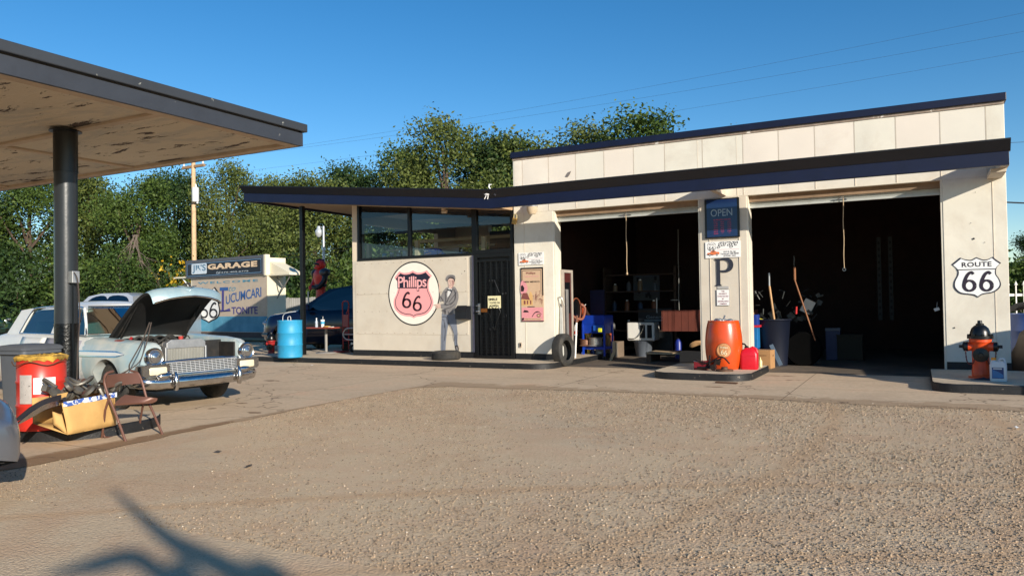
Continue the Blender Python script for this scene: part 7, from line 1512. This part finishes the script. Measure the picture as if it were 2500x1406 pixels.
# jack stand
q = G(1437, 876, 0); jx, jy = q.x, q.y; t = IN('jack_stand', 'blue jack stand with yellow ratchet post on the bay floor', 'jack stand', (jx, jy, .012), R(15)); js = M('stand_blue', S(76, 100, 168), .45, var=.1); jyw = M('stand_yellow', S(228, 196, 50), .45)
for (a, b) in ((-.17, -.12), (.17, -.12), (-.17, .12), (.17, .12)): part('leg', MB().tube([(a, b, 0), (a*.25, b*.25, .36)], [.022, .018], 4), js, t)
part('collar', MB().lathe([(.05, .33), (.06, .35), (.06, .42), (.05, .43)], n=14), js, t, smooth=True); part('ratchet_post', MB().box((0, -.0, .26), (.05, .025, .5)), jyw, t); part('saddle', MB().prism([(-.09, .09), (-.03, .04), (-.02, 0), (.02, 0), (.03, .04), (.09, .09), (.06, .03), (.03, -.01), (-.03, -.01), (-.06, .03)], lambda u, v, w: (u, -.02+w, .5+v), .04), jyw, t); part('brace', MB().bx(-.15, .15, -.12, -.1, .03, .07), jyw, t)
# distilled water jug, castings
q = G(1460, 875, 0); t = IN('water_jug', 'clear plastic gallon jug with white label beside the jack stand', 'jug', (q.x+.03, q.y, .012)); pl_ = M('clear_jug', S(186, 192, 196), .12, var=.06, spec=.8); part('body', MB().lathe([(0, 0), (.075, 0), (.08, .02), (.08, .17), (.05, .24), (.022, .28), (.022, .30), (0, .3)], n=20), pl_, t, smooth=True); part('label', MB().lathe([(.081, .06), (.081, .14)], n=20), white, t); part('cap', MB().lathe([(0, .32), (.024, .32), (.024, .295)], n=12), white, t); part('handle', MB().tube(cat([(.05, 0, .25), (.09, 0, .24), (.09, 0, .16), (.075, 0, .12)], 4), .012, 6), pl_, t, smooth=True)
t = IN('pump_casting', 'small grey pump casting lying in front of the gallon jug', 'car part', (q.x+.12, q.y-.15, .012)); part('casting', MB().lathe([(0, -.05), (.035, -.05), (.05, 0), (.035, .05), (.015, .06)], (0, 0, .05), 'y', 14).tube([(-.2, 0, .03), (.12, 0, .04)], .02, 8).box((.06, 0, .08), (.06, .05, .1)), mgrey, t, smooth=True)
q = G(1505, 872, 0); t = IN('blue_bucket', 'small blue bucket on the floor right of the tool cart', 'bucket', (q.x, q.y+.1, .012)); part('body', MB().lathe([(0, 0), (.09, 0), (.12, .18), (.11, .18), (.085, .02), (0, .02)], n=20), M('bucket_blue', S(50, 80, 150), .5), t, smooth=True); part('rim', MB().tube([(.122*math.cos(a), .122*math.sin(a), .18) for a in [j*math.pi/8 for j in range(16)]], .008, 5, closed=True), M('bucket_rim', S(150, 160, 190), .5), t)
t = IN('wood_wedge', 'pale curved timber offcut leaning against the tool cart', 'timber', (cx_+.42, cy_-.42, .012)); part('board', MB().prism([(0, 0), (.06, 0), (.16, .2), (.14, .42), (.08, .42), (.08, .2)], lambda u, v, w: (u, w, v), .04), M('timber_pale', S(170, 150, 118), .8), t)
# platform and back shelves
t = IN('floor_platform', 'low pale plank platform across the back of the first bay', 'platform', (-4.35, WY+1.75, .012)); part('boards', MB().bx(-.75, 1.0, -.35, .35, .16, .20), M('plank_pale', S(178, 154, 120), .8, var=.12, scale=5, bump=.2), t, bevel=.004)
for xx in (-.7, .9): part('bearer', MB().bx(xx-.05, xx+.05, -.33, .33, 0, .16), M('bearer', S(90, 70, 50), .8), t)
wx, wy = at(1571, 850, 1, WY+2.9)[0], WY+2.9
t = IN('trash_can', 'dark slatted plastic bin on the floor under the white air conditioner', 'bin', (wx, wy, .012)); part('body', MB().lathe([(0, 0), (.17, 0), (.22, .34), (.24, .36), (.22, .36)], n=22), M('bin_slate', S(84, 90, 98), .5, var=.1), t, smooth=True); part('rim', MB().tube([(.235*math.cos(a), .235*math.sin(a), .35) for a in [j*math.pi/9 for j in range(18)]], .012, 6, closed=True), M('bin_slate', S(84, 90, 98), .5), t)
t = IN('window_aircon', 'white window air conditioner resting on the dark bin', 'air conditioner', (wx, wy-.02, .385)); part('case', MB().bx(-.32, .34, -.2, .2, 0, .42), M('ac_white', S(226, 222, 212), .5, var=.05), t, bevel=.03); part('grille', MB().bx(.0, .12, -.21, -.2, .06, .36).bx(.17, .28, -.21, -.2, .06, .36), dark, t); part('cord', MB().tube(cat([(.1, -.22, .38), (.05, -.24, .2), (-.1, -.23, .06), (-.28, -.22, .05)], 5), .008, 5), M('cord_grey', S(120, 116, 106), .6), t, smooth=True)
t = IN('work_shelf', 'dark wooden shelving with cans against the back of the first bay', 'shelf', (-5.9, WY+3.6, .012)); sw = M('shelf_dark', S(60, 46, 36), .8, var=.2)
for z in (.55, 1.02, 1.5, 1.9): part('shelf_board', MB().bx(-.9, .9, -.22, .22, z, z+.03), sw, t)
for a in (-.88, .88): part('upright', MB().bx(a-.03, a+.03, -.22, .22, 0, 2.1), sw, t)
r2 = random.Random(12); cols = ((40, 60, 86), (120, 100, 76), (96, 96, 96), (120, 74, 46), (76, 82, 88), (50, 50, 54)); names = ('slate blue', 'tan', 'light grey', 'orange', 'grey-blue', 'charcoal')
for k in range(12):
    z = (1.05, 1.53, .58)[k % 3]; xx = -5.9+(-.7, -.35, 0, .35)[k//3]+r2.uniform(-.06, .06); c_ = k % 6; t = thing('shelf_can', '%s container on the %s board of the dark shelving, %s' % (names[c_], ('second', 'third', 'lowest')[k % 3], ('at its left end', 'left of its middle', 'right of its middle', 'at its right end')[k//3]), 'can', (xx, WY+3.6, z+.012)); hh = r2.uniform(.14, .26); part('body', MB().lathe([(0, 0), (.06, 0), (.06, hh*.8), (.03, hh), (0, hh)], n=14), M('can_c%d' % c_, S(*cols[c_]), .5), t, smooth=True); part('cap', MB().lathe([(0, hh+.03), (.03, hh+.03), (.03, hh)], n=10), white if k % 2 else blackp, t)
t = IN('wall_poster', 'pale grey parts chart on the dark back wall of the first bay', 'chart', tuple(at(1578, 702, 1, WY+4.3))); part('sheet', MB().bx(-.34, .34, 0, .01, -.32, .32), M('chart_grey', S(84, 92, 100), .6), t); mb = MB()
for k in range(7): u, v = r2.uniform(-.25, .25), r2.uniform(-.25, .25); mb.bx(u-.03, u+.03, -.012, -.002, v-.05, v+.05)
part('print', mb, M('chart_ink', S(30, 34, 44), .6), t)
t = IN('air_tank', 'dark compressor cabinet with a pale nameplate by the back wall of the first bay', 'cabinet', (at(1607, 850, 1, WY+3.6)[0], WY+3.6, .012)); part('cabinet', MB().bx(-.42, .42, -.2, .3, 0, 1.1), M('cab_dark', S(22, 26, 30), .5), t, bevel=.01); 
mb = MB(); addtext(mb, 'General', (-.22, .86, .22, .94), lambda u, v, w: (u, -.204, v), 0, bold=.02); mb.flat([(-.26, .8), (.3, .8), (.3, .84), (-.26, .84)], lambda u, v, w: (u, -.204, v)); part('nameplate', mb, M('nameplate', S(120, 130, 134), .5), t, recalc=False); part('pipe', MB().tube([(.05, -.22, 1.0), (.05, -.22, 1.35)], .02, 6), steel, t)
t = IN('cabinet_box', 'grey open-fronted wooden cabinet left of the white air conditioner', 'cabinet', (wx-.62, wy-.35, .012)); part('body', MB().bx(-.2, .2, -.2, .2, 0, .36), M('cabinet_tan', S(120, 104, 88), .7, var=.1), t, bevel=.008); part('door', MB().bx(.0, .19, -.215, -.2, .03, .33), M('cabinet_pale', S(150, 140, 126), .6), t)
t = IN('red_can', 'red oil can with pale spout on the grey cabinet', 'oil can', (wx-.66, wy-.4, .38)); part('body', MB().lathe([(0, 0), (.08, 0), (.08, .12), (.02, .18), (0, .18)], n=14), M('can_rust', S(176, 84, 48), .5), t, smooth=True); part('spout', MB().tube([(0, 0, .17), (-.12, 0, .24)], .01, 6), steel, t)
t = IN('body_scrap', 'pale curved body panels on the floor behind the orange barrel', 'scrap', (-3.95, WY+1.35, .25)); mb = MB(); mb.tube(cat([(-.2, 0, .1), (0, .0, .18), (.2, .0, .12)], 4), [.02, .05, .06, .06, .05, .05, .04, .03, .02], 6); part('panel', mb, M('panel_tan', S(180, 140, 96), .6), t, smooth=True); part('frame', MB().bx(-.4, .3, -.05, .2, -.22, 0), dark, t)
t = IN('blue_cylinder', 'small dark blue cylinder on the floor deep in the first bay', 'cylinder', (at(1656, 840, 1, WY+2.6)[0], WY+2.6, .012)); part('body', MB().lathe([(0, 0), (.08, 0), (.08, .35), (.04, .42), (0, .42)], n=16), M('cyl_blue', S(26, 44, 130), .4), t, smooth=True); part('valve', MB().lathe([(.02, .42), (.03, .46), (0, .47)], n=8), steel, t)
for (px, lab, rr, gg) in ((1900, 'pair', 0, 0),): pass
# second bay
bxp = lambda px, Y: at(px, 800, 1, Y)[0]
t = IN('crate_stack', 'tall stack of blue plastic oil crates beside the middle pier', 'crates', (bxp(1839, WY+.9), WY+.9, .012))
for k, (h0, h1, cc) in enumerate(((0, .34, (24, 70, 150)), (.35, .75, (30, 110, 170)), (.79, .99, (34, 60, 140)))): part('crate', MB().bx(-.14, .10, -.12, .12, h0, h1), M('crate_%d' % k, S(*cc), .4, var=.15), t, bevel=.008)
part('red_band', MB().bx(-.15, .13, -.13, .13, .75, .79), M('band_red', S(200, 44, 60), .4), t); part('carton', MB().bx(-.145, .0, -.125, .12, .79, 1.03), M('carton_brown', S(170, 128, 84), .85), t)
t = IN('dark_bin', 'tall dark navy rubbish bin full of handles in the second bay', 'bin', (bxp(1886, WY+1.3), WY+1.3, .012)); part('body', MB().lathe([(0, 0), (.26, 0), (.33, .86), (.35, .88), (.32, .88), (.26, .05), (0, .05)], n=26), M('bin_navy', S(10, 18, 36), .5, var=.1), t, smooth=True, ang=50); part('rim', MB().tube([(.34*math.cos(a), .34*math.sin(a), .88) for a in [j*math.pi/12 for j in range(24)]], .018, 6, closed=True), M('bin_navy', S(10, 18, 36), .5), t)
bx0_, by0_ = bxp(1886, WY+1.3), WY+1.3
for i, (dx, dz, a, b, lab) in enumerate(((.0, 0, (-.04, 0, 1.55), (.08, 0, .5), 'pale wooden broom handle sticking out of the dark navy bin'), (.55, .15, (-.12, 0, 1.65), (.22, 0, .5), 'thin orange-brown rake handle leaning right of the dark navy bin'))):
    t = IN(('broom', 'rake')[i], lab, 'handle', (bx0_+dx, by0_, 0)); part('shaft', MB().tube([a, b], .02 if i == 0 else .014, 8), M('handle_wood%d' % i, S(196, 154, 108) if i == 0 else S(140, 90, 54), .6), t, smooth=True); part('ferrule', MB().tube([a, (a[0], 0, a[2]+.25)], .022, 8), steel if i == 0 else M('handle_wood1', S(190, 120, 70), .6), t)
t = IN('wire_board', 'tilted white wire-framed board hanging behind the bin in the second bay', 'frame', tuple(at(1972, 748, 1, WY+1.6))); ro = Matrix.Rotation(R(28), 3, 'Y'); part('board', MB().box((0, 0, 0), (.2, .02, .26), ro), M('frame_white', S(190, 186, 172), .6, var=.1), t); mb = MB(); cs = [tuple(ro @ Vector(q)) for q in ((-.12, -.02, -.15), (.12, -.02, -.15), (.12, -.02, .15), (-.12, -.02, .15))]; mb.tube(cs, .01, 5, closed=True); part('rim', mb, blackp, t)
t = IN('scrap_tools', 'jumble of dark tools and metal parts against the wall in the second bay', 'tools', (bx0_+.05, by0_+.25, .9)); r2 = random.Random(21); tmm = M('tool_metal', S(58, 60, 58), .45, .6, var=.4, scale=9)
for k in range(44):
    c_ = Vector((r2.uniform(-.5, .8), r2.uniform(-.05, .25), r2.uniform(-.1, 1)**2*.62-.02))
    if k % 2: part('tool_head', MB().box(tuple(c_), (r2.uniform(.03, .12), .04, r2.uniform(.03, .14)), Euler((0, r2.uniform(-1, 1), 0)).to_matrix()), tmm, t)
    else: part('tool_shank', MB().tube([tuple(c_), tuple(c_+Vector((r2.uniform(-.15, .15), 0, r2.uniform(-.2, .2))))], r2.uniform(.006, .016), 6), tmm, t)
t = IN('red_grip', 'small red tool grip in the jumble of dark tools', 'tool', (bx0_+.42, by0_+.15, 1.0)); part('grip', MB().tube([(0, 0, 0), (.01, 0, .14)], .02, 8), M('grip_red', S(190, 30, 30), .5), t, smooth=True)
t = IN('yellow_strap', 'yellow strap draped over the left rim of the dark navy bin', 'strap', (bx0_-.34, by0_-.1, .86)); part('strap', MB().tube(cat([(-.08, 0, -.08), (-.05, 0, .04), (.1, 0, .05), (.18, 0, .03)], 4), .018, 6), M('strap_yellow', S(200, 186, 60), .6), t, smooth=True)
t = IN('tin_snips', 'pale blue folded card leaning low in front of the dark navy bin', 'card', (bx0_+.12, by0_-.42, .02)); part('sheet', MB().box((0, 0, .22), (.07, .02, .42), Matrix.Rotation(R(-24), 3, 'Y')), M('card_blue', S(90, 108, 126), .5), t)
t = IN('spare_wheel', 'dark spare wheel standing right of the dark navy bin', 'wheel', (bx0_+.55, by0_+.1, .33)); part('tyre', MB().lathe([(.2, -.09), (.31, -.1), (.33, -.06), (.33, .06), (.31, .1), (.2, .09)], (0, 0, 0), 'y', 30), M('old_rubber', S(9, 9, 9), .9, spec=.05), t, smooth=True); part('rim', MB().lathe([(0, -.03), (.1, -.04), (.2, -.08)], (0, 0, 0), 'y', 24), M('rim_dark', S(12, 13, 14), .8, 0, spec=.1), t, smooth=True)
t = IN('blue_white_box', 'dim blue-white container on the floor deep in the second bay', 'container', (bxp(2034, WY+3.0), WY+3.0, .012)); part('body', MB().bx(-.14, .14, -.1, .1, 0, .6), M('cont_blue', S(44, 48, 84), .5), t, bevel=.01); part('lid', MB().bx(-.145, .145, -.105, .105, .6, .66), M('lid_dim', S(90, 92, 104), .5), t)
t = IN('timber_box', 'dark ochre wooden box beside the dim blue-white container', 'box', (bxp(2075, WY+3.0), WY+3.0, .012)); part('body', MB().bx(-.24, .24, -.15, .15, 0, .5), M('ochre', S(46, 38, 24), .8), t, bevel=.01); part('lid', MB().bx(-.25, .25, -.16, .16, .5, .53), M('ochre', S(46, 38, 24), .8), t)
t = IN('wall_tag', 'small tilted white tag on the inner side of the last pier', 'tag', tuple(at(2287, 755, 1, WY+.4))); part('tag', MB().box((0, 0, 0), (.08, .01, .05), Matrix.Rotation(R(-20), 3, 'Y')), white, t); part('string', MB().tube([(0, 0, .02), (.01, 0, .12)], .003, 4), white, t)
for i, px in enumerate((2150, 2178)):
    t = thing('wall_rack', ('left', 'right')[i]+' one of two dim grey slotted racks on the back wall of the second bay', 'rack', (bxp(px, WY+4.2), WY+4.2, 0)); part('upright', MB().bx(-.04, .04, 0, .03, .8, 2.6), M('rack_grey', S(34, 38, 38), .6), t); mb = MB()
    for k in range(12): mb.bx(-.02, .02, -.008, -.001, .9+k*.14, .96+k*.14)
    part('slot', mb, dark, t)

# ================================================================ trees
tm = {}
def leafmat(name, c1, c2, c3):
    m, n, p = raw(name); oi_ = n.new('ObjectInfo'); g_ = n.new('NewGeometry')
    f = n.math('FRACT', n.math('ADD', n.math('MULTIPLY', g_.outputs['Random Per Island'], 1.0), n.math('MULTIPLY', oi_.outputs['Random'], .3)))
    c = n.ramp(f, [(0, c1), (.55, c2), (1., c3)]); c = n.mix(n.ramp(n.noise(n.obj(), .35, 3), [(.35, .0), (.65, .55)]), c, c3)
    n.link(c, p.inputs['Base Color']); p.inputs['Roughness'].default_value = .55; p.inputs['Specular IOR Level'].default_value = .25
    tr_ = n.new('BsdfTranslucent'); n.link(c, tr_.inputs[0]); mx = n.new('MixShader'); mx.inputs[0].default_value = .22
    n.link(p.outputs[0], mx.inputs[1]); n.link(tr_.outputs[0], mx.inputs[2]); n.link(mx.outputs[0], n.n['Material Output'].inputs[0]); return m
lm1 = leafmat('leaf_green', S(34, 56, 26), S(60, 84, 36), S(94, 112, 50)); lm2 = leafmat('leaf_olive', S(42, 60, 30), S(76, 92, 42), S(112, 120, 60)); lm3 = leafmat('leaf_dark', S(24, 42, 24), S(42, 64, 32), S(66, 88, 44)); lmy = leafmat('leaf_yellow', S(150, 120, 20), S(196, 156, 30), S(210, 176, 60))
bark = M('bark', S(84, 70, 58), .9, var=.3, scale=5, bump=.6, bscale=20)
def foliage(clumps, nl, size, seed, droop=.0):
    rs = np.random.RandomState(seed); V = []; tot = sum(c[3]*c[4]*c[5] for c in clumps)**1
    vols = np.array([(c[3]*c[4]*c[5])**.72 for c in clumps]); cnt = (nl*vols/vols.sum()).astype(int)
    C_ = []
    for (cx, cy, cz, ra, rb, rc), k in zip(clumps, cnt):
        # sub-sprays give lumpy texture and gaps
        ns = max(4, k//26); d = rs.normal(size=(ns, 3)); d /= np.linalg.norm(d, axis=1)[:, None]; rad = rs.uniform(.35, 1.08, (ns, 1))**.6
        sc_ = d*rad*np.array([ra, rb, rc])+np.array([cx, cy, cz]); idx = rs.randint(0, ns, k); sp_ = rs.normal(size=(k, 3))*np.array([.34, .34, .26]); sp_[:, 2] -= droop*np.abs(rs.normal(size=k))*.5
        C_.append(sc_[idx]+sp_)
    C_ = np.concatenate(C_); C_ = C_[C_[:, 2] > .25]; k = len(C_)
    a = rs.normal(size=(k, 3)); a /= np.linalg.norm(a, axis=1)[:, None]; b = np.cross(a, rs.normal(size=(k, 3))); b /= np.linalg.norm(b, axis=1)[:, None]
    s_ = (size*rs.uniform(.55, 1.35, (k, 1))); a = a*s_; b = b*s_*.5
    v = np.stack([C_-a, C_-b, C_+a, C_+b], 1).reshape(-1, 3); return v
def mesh_np(name, v, mat):
    nf = len(v)//4; me = D.meshes.new(name); me.vertices.add(len(v)); me.vertices.foreach_set('co', v.astype(np.float32).ravel()); me.loops.add(len(v)); me.loops.foreach_set('vertex_index', np.arange(len(v), dtype=np.int32)); me.polygons.add(nf); me.polygons.foreach_set('loop_start', np.arange(0, len(v), 4, dtype=np.int32)); me.polygons.foreach_set('loop_total', np.full(nf, 4, dtype=np.int32)); me.update(calc_edges=True); me.materials.append(mat); return me
def make_tree(seed, h, wd, nl, mat, leaf=.14, low=.12, label='', lean=0, group='elm trees behind the station'):
    r2 = random.Random(seed); t = thing('tree', label, 'tree', (0, 0, 0), 0, group); cl = []; tb = MB(); tb.tube(cat([(0, 0, -.3), (lean*.3, 0, h*.2), (lean, .1, h*.5), (lean*1.2, 0, h*.82)], 4), [.26*(1-.07*i) for i in range(13)], 9)
    lb_ = MB()
    for k in range(15):
        f = low+(1-low)*(k+.5)/15; a = r2.uniform(0, 6.28); sp = wd*(.30+.72*math.sin(math.pi*min(1, f*.86+.12)))*r2.uniform(.45, 1.0); cz = h*f*.93
        cx, cy = lean*f+sp*math.cos(a)*.8, sp*math.sin(a)*.7; s_ = r2.uniform(.75, 1.3); cl.append((cx, cy, cz, s_*wd*.34, s_*wd*.33, s_*h*.095))
        zb = h*f*.62; lb_.tube(cat([(lean*f*.8, 0, zb), (cx*.55, cy*.5, (zb+cz)/2-.1), (cx, cy, cz)], 3), [.10*(1-.12*i) for i in range(7)], 5)
    for k in range(4): a = r2.uniform(0, 6.28); cl.append((lean+wd*.3*math.cos(a), wd*.3*math.sin(a), h*r2.uniform(.84, .95), wd*.2, wd*.2, h*.06))
    for k in range(3): cl.append((lean*.5+r2.uniform(-.4, .4)*wd, r2.uniform(-.3, .2)*wd, h*r2.uniform(.3, .75), wd*.3, wd*.3, h*.1))
    part('trunk', tb, bark, t, smooth=True); part('limb', lb_, bark, t, smooth=True)
    c = D.objects.new('crown', mesh_np('crown', foliage(cl, nl, leaf, seed, .3), mat)); COL.objects.link(c); c.parent = t
    return t
protos = [make_tree(11, 9.4, 3.4, 30000, lm1, .088, .06), make_tree(23, 8.6, 3.6, 30000, lm2, .088, .06), make_tree(37, 8.8, 3.2, 30000, lm3, .088, .05), make_tree(51, 10.0, 3.3, 25000, lm2, .088, .12)]
used = [False]*4
def put(kind, px, zc_, top, label, sw=1.0, rz=None):
    x, y, z = gpos(px, zc_); t = protos[kind]
    if used[kind]: t = dup(t)
    used[kind] = True; hh = (9.4, 8.6, 8.8, 10.0)[kind]; ztop = H+(HZ(px)-top)/1847*zc_; s_ = (ztop-z)/hh/1.03
    t.location = (x, y, z-.05); t.rotation_euler = (0, 0, rnd.uniform(0, 6.28) if rz is None else rz); t.scale = (s_*sw, s_*sw, s_); t['label'] = label; t['group'] = 'elm trees behind the station'
put(2, -60, 40, 455, 'leafy dark tree at the far left edge beyond the green pickup', 1.1)
put(0, 70, 41, 410, 'broad green tree left of the thick black canopy pole', 1.1)
put(1, 215, 43, 400, 'olive tree directly right of the thick black canopy pole')
put(0, 335, 39, 425, 'green tree above the silver pickup cab', 1.0)
put(2, 430, 44, 395, 'dark tree just left of the wooden utility pole', .85)
put(3, 560, 43, 382, 'tall open tree right of the utility pole, over the sign box', .85)
put(1, 655, 47, 410, 'sparse tree between the shed and the slim canopy post', .8)
put(2, 700, 50, 470, 'small dark tree low behind the slim canopy post', 1.0)
put(1, 775, 40, 400, 'olive tree above the left end of the office canopy', .95)
put(2, 870, 43, 383, 'dark tree above the middle of the office canopy', .9)
put(0, 985, 45, 355, 'green tree left of the tallest crown above the office', .95)
put(3, 1095, 39, 272, 'tallest tree, its crown above the office door', 1.0)
put(2, 1200, 42, 308, 'dark tree at the left end of the garage parapet', 1.0)
put(1, 1300, 42, 300, 'olive tree just over the left part of the parapet', 1.1)
put(3, 1420, 43, 292, 'pale olive tree over the first bay parapet', 1.15)
put(0, 1560, 40, 272, 'dense round green tree over the middle of the parapet', 1.15)
put(1, 1790, 46, 300, 'twig tops of a tree just showing over the parapet', .8)
put(2, 2530, 40, 560, 'small green tree past the right corner of the garage', 1.0)
put(0, 2600, 46, 520, 'larger green tree at the right edge behind the small one', 1.0)
# bushy undergrowth as individual shrubs
def shrub(seed, px, zc_, top, wd, mat, label, name='shrub', n_=4500):
    x, y, z = gpos(px, zc_); h = H+(HZ(px)-top)/1847*zc_-z; t = thing(name, label, 'shrub', (x, y, z-.05), 0, 'shrubs under the trees'); r2 = random.Random(seed); cl = [(r2.uniform(-.7, .7)*wd, r2.uniform(-.4, .4)*wd, r2.uniform(.15, .85)*h, wd*.5, wd*.5, h*.3) for k in range(6)]
    c = D.objects.new('leaves', mesh_np('leaves', foliage(cl, n_, .11, seed), mat)); COL.objects.link(c); c.parent = t; part('stem', MB().tube([(0, 0, 0), (.1, 0, h*.6)], [.05, .02], 6), bark, t)
shrub(1, 40, 39, 640, 3.2, lm3, 'dark shrub behind the green pickup'); shrub(2, 170, 40, 620, 3.0, lm1, 'green shrub behind the black car'); shrub(3, 300, 38, 640, 2.8, lm3, 'dark shrub behind the silver pickup cab'); shrub(4, 410, 38, 650, 2.6, lm1, 'green shrub left of the sign shed')
shrub(5, 440, 37.5, 640, .9, lmy, 'yellow autumn shrub at the foot of the utility pole', n_=300); shrub(6, 670, 39, 650, 2.4, lm1, 'green shrub right of the sign shed'); shrub(7, 740, 36, 640, 2.2, lm3, 'dark shrub behind the slim canopy post'); shrub(8, 830, 35, 620, 2.4, lm1, 'green shrub behind the navy SUV'); shrub(9, 560, 46, 600, 3.4, lm3, 'dark shrub hidden behind the sign shed'); shrub(10, 930, 40, 600, 3.0, lm3, 'dark shrub behind the office'); shrub(11, 2560, 33, 640, 2.0, lm1, 'green shrub behind the white metal fence')
# dead branches
x, y, z = gpos(330, 37.2); t = thing('dead_branches', 'tangle of bare grey branches hanging in front of the green trees', 'branches', (x, y, z)); mb = MB(); r2 = random.Random(77)
def twig(p, d, l, r, dep):
    pts = [p]; q = Vector(p)
    for k in range(4): d = (d+Vector((r2.uniform(-.35, .35), r2.uniform(-.3, .3), r2.uniform(-.3, .15)))).normalized(); q = q+d*l/4; pts.append(tuple(q))
    mb.tube(pts, [r*(1-.17*k) for k in range(5)], 4)
    if dep: 
        for k in range(3): twig(pts[r2.randint(1, 4)], (d+Vector((r2.uniform(-.9, .9), r2.uniform(-.5, .5), r2.uniform(-.9, .3)))).normalized(), l*.62, r*.55, dep-1)
for k in range(7): twig((r2.uniform(-.3, .3), 0, 4.9), Vector((r2.uniform(-.6, .6), -.3, -.9)).normalized(), 2.0, .03, 3)
part('branch', mb, M('dead_wood', S(104, 92, 82), .9, var=.15), t)
# tree behind the camera whose tip throws the long soft shadow over the gravel
t = thing('tree', 'bare dead spruce behind the camera, throwing the soft shadow on the gravel', 'tree', (0, 0, 0)); SH = t

# ================================================================ loose gravel
rs = np.random.RandomState(5); NP_ = 92000
px = rs.uniform(0, 1, NP_*3); X_ = rs.uniform(-8, 3.4, NP_*3); Y_ = 3.0+8.2*rs.uniform(0, 1, NP_*3)**1.2
cl_ = np.sin(X_*1.3+1)*np.cos(Y_*1.1)+np.sin(X_*3.1+Y_*2.3)*.5+np.sin(X_*.7-Y_*.9)
edgeX = np.interp(Y_, [3, 3.5, 5.2, 6.9, 8.6, 9.7, 10.2], [-6.6, -6.6, -6.8, -6.9, -7.0, -6.9, -6.3]); dens = .36+.5*np.clip((X_+4.8)/4.5, 0, 1)+.34*cl_
sp0 = rs.exponential(.10, NP_*3); keep = (X_ > edgeX-sp0+.03) & (Y_ < 10.12+rs.exponential(.13, NP_*3)) & (rs.uniform(0, 1, NP_*3) < dens) & (X_ < .12*Y_+.3) & (X_ > -1.95*Y_)
X_, Y_ = X_[keep][:NP_], Y_[keep][:NP_]; k = len(X_)
s_ = .0024+.0072*rs.uniform(0, 1, k)**3.0; s_ *= (.8+.05*Y_)
base = np.array([[1, 0, .1], [0, 1, -.1], [-1, .1, .05], [0, -1, .1], [0, 0, .75], [0, 0, -.6]])
J = base[None]*(1+rs.uniform(-.3, .3, (k, 6, 1))); an = rs.uniform(0, 6.28, k); ca, sa = np.cos(an), np.sin(an)
xx = J[..., 0]*ca[:, None]-J[..., 1]*sa[:, None]; yy_ = J[..., 0]*sa[:, None]+J[..., 1]*ca[:, None]
v = np.stack([xx*s_[:, None]+X_[:, None], yy_*s_[:, None]*.8+Y_[:, None], J[..., 2]*s_[:, None]+s_[:, None]*.35], -1).reshape(-1, 3)
tri = np.array([[0, 1, 4], [1, 2, 4], [2, 3, 4], [3, 0, 4], [1, 0, 5], [2, 1, 5], [3, 2, 5], [0, 3, 5]]); f = (tri[None]+(np.arange(k)*6)[:, None, None]).reshape(-1)
me = D.meshes.new('gravel_stones'); me.vertices.add(len(v)); me.vertices.foreach_set('co', v.astype(np.float32).ravel()); me.loops.add(len(f)); me.loops.foreach_set('vertex_index', f.astype(np.int32)); nf = len(f)//3
me.polygons.add(nf); me.polygons.foreach_set('loop_start', np.arange(0, len(f), 3, dtype=np.int32)); me.polygons.foreach_set('loop_total', np.full(nf, 3, dtype=np.int32)); me.update(calc_edges=True)
m, n, p = raw('pebble'); g_ = n.new('NewGeometry'); n.link(n.ramp(g_.outputs['Random Per Island'], [(0, S(104, 90, 76)), (.35, S(142, 124, 102)), (.8, S(168, 146, 120)), (.96, S(186, 164, 138)), (1, S(206, 192, 172))]), p.inputs['Base Color']); p.inputs['Roughness'].default_value = .85
me.materials.append(m); ob = D.objects.new('gravel_stones', me); COL.objects.link(ob); tag(ob, 'loose pebbles scattered over the gravel yard', 'gravel', kind='stuff')
# leaf litter scraps
for i, (px_, py_, lab) in enumerate(((533, 1106, 'small dark flat scrap on the gravel, leftmost of three'), (608, 1142, 'second dark flat scrap on the gravel'), (2482, 1047, 'pale flat scrap on the gravel near the right edge'), (762, 893, 'small white paper scrap on the pavement before the walk'))):
    q = G(px_, py_, 0); t = thing('litter_scrap', lab, 'scrap', (q.x, q.y, .012), rnd.uniform(0, 3)); mb = MB(); mb.grid([[(a*.035, b*.02, .008+.006*math.sin(a*3+b*2)) for a in (-1, -.3, .4, 1)] for b in (-1, 0, 1)]); part('scrap', mb, M('scrap_dark', S(70, 62, 56), .8) if i < 2 else white, t)
# the off-frame tree: two limbs whose soft shadows cross the gravel at the lower left
d_ = -SUN_TRAVEL; DS = 13.0
L1 = [Vector(at(x, y, 2, 0))+d_*DS for x, y in ((275, 1192), (333, 1247), (420, 1320), (515, 1366), (597, 1406), (740, 1480))]
L2 = [Vector(at(x, y, 2, 0))+d_*DS for x, y in ((110, 1408), (175, 1391), (243, 1375), (306, 1358), (345, 1366), (410, 1415), (540, 1520))]
B_ = Vector((L1[-1].x+2.2, L1[-1].y-1.6, 0)); SH.location = B_
L1.append(B_+Vector((-.3, .2, L1[-1].z-1.0))); L2.append(B_+Vector((-.2, .1, 2.2)))
part('trunk', MB().tube([(0, 0, -.2), (0, 0, 2), (-.2, .15, 3.4), (.1, 0, 5.2)], [.22, .18, .14, .05], 10), bark, SH, smooth=True)
c1 = cat([tuple(q-B_) for q in L1], 5); c2 = cat([tuple(q-B_) for q in L2], 5)
part('limb', MB().tube(c1, [.012+.056*min(1, i/12) for i in range(len(c1))], 8), bark, SH, smooth=True)
part('limb', MB().tube(c2, [.014+.042*min(1, i/10) for i in range(len(c2))], 8), bark, SH, smooth=True)
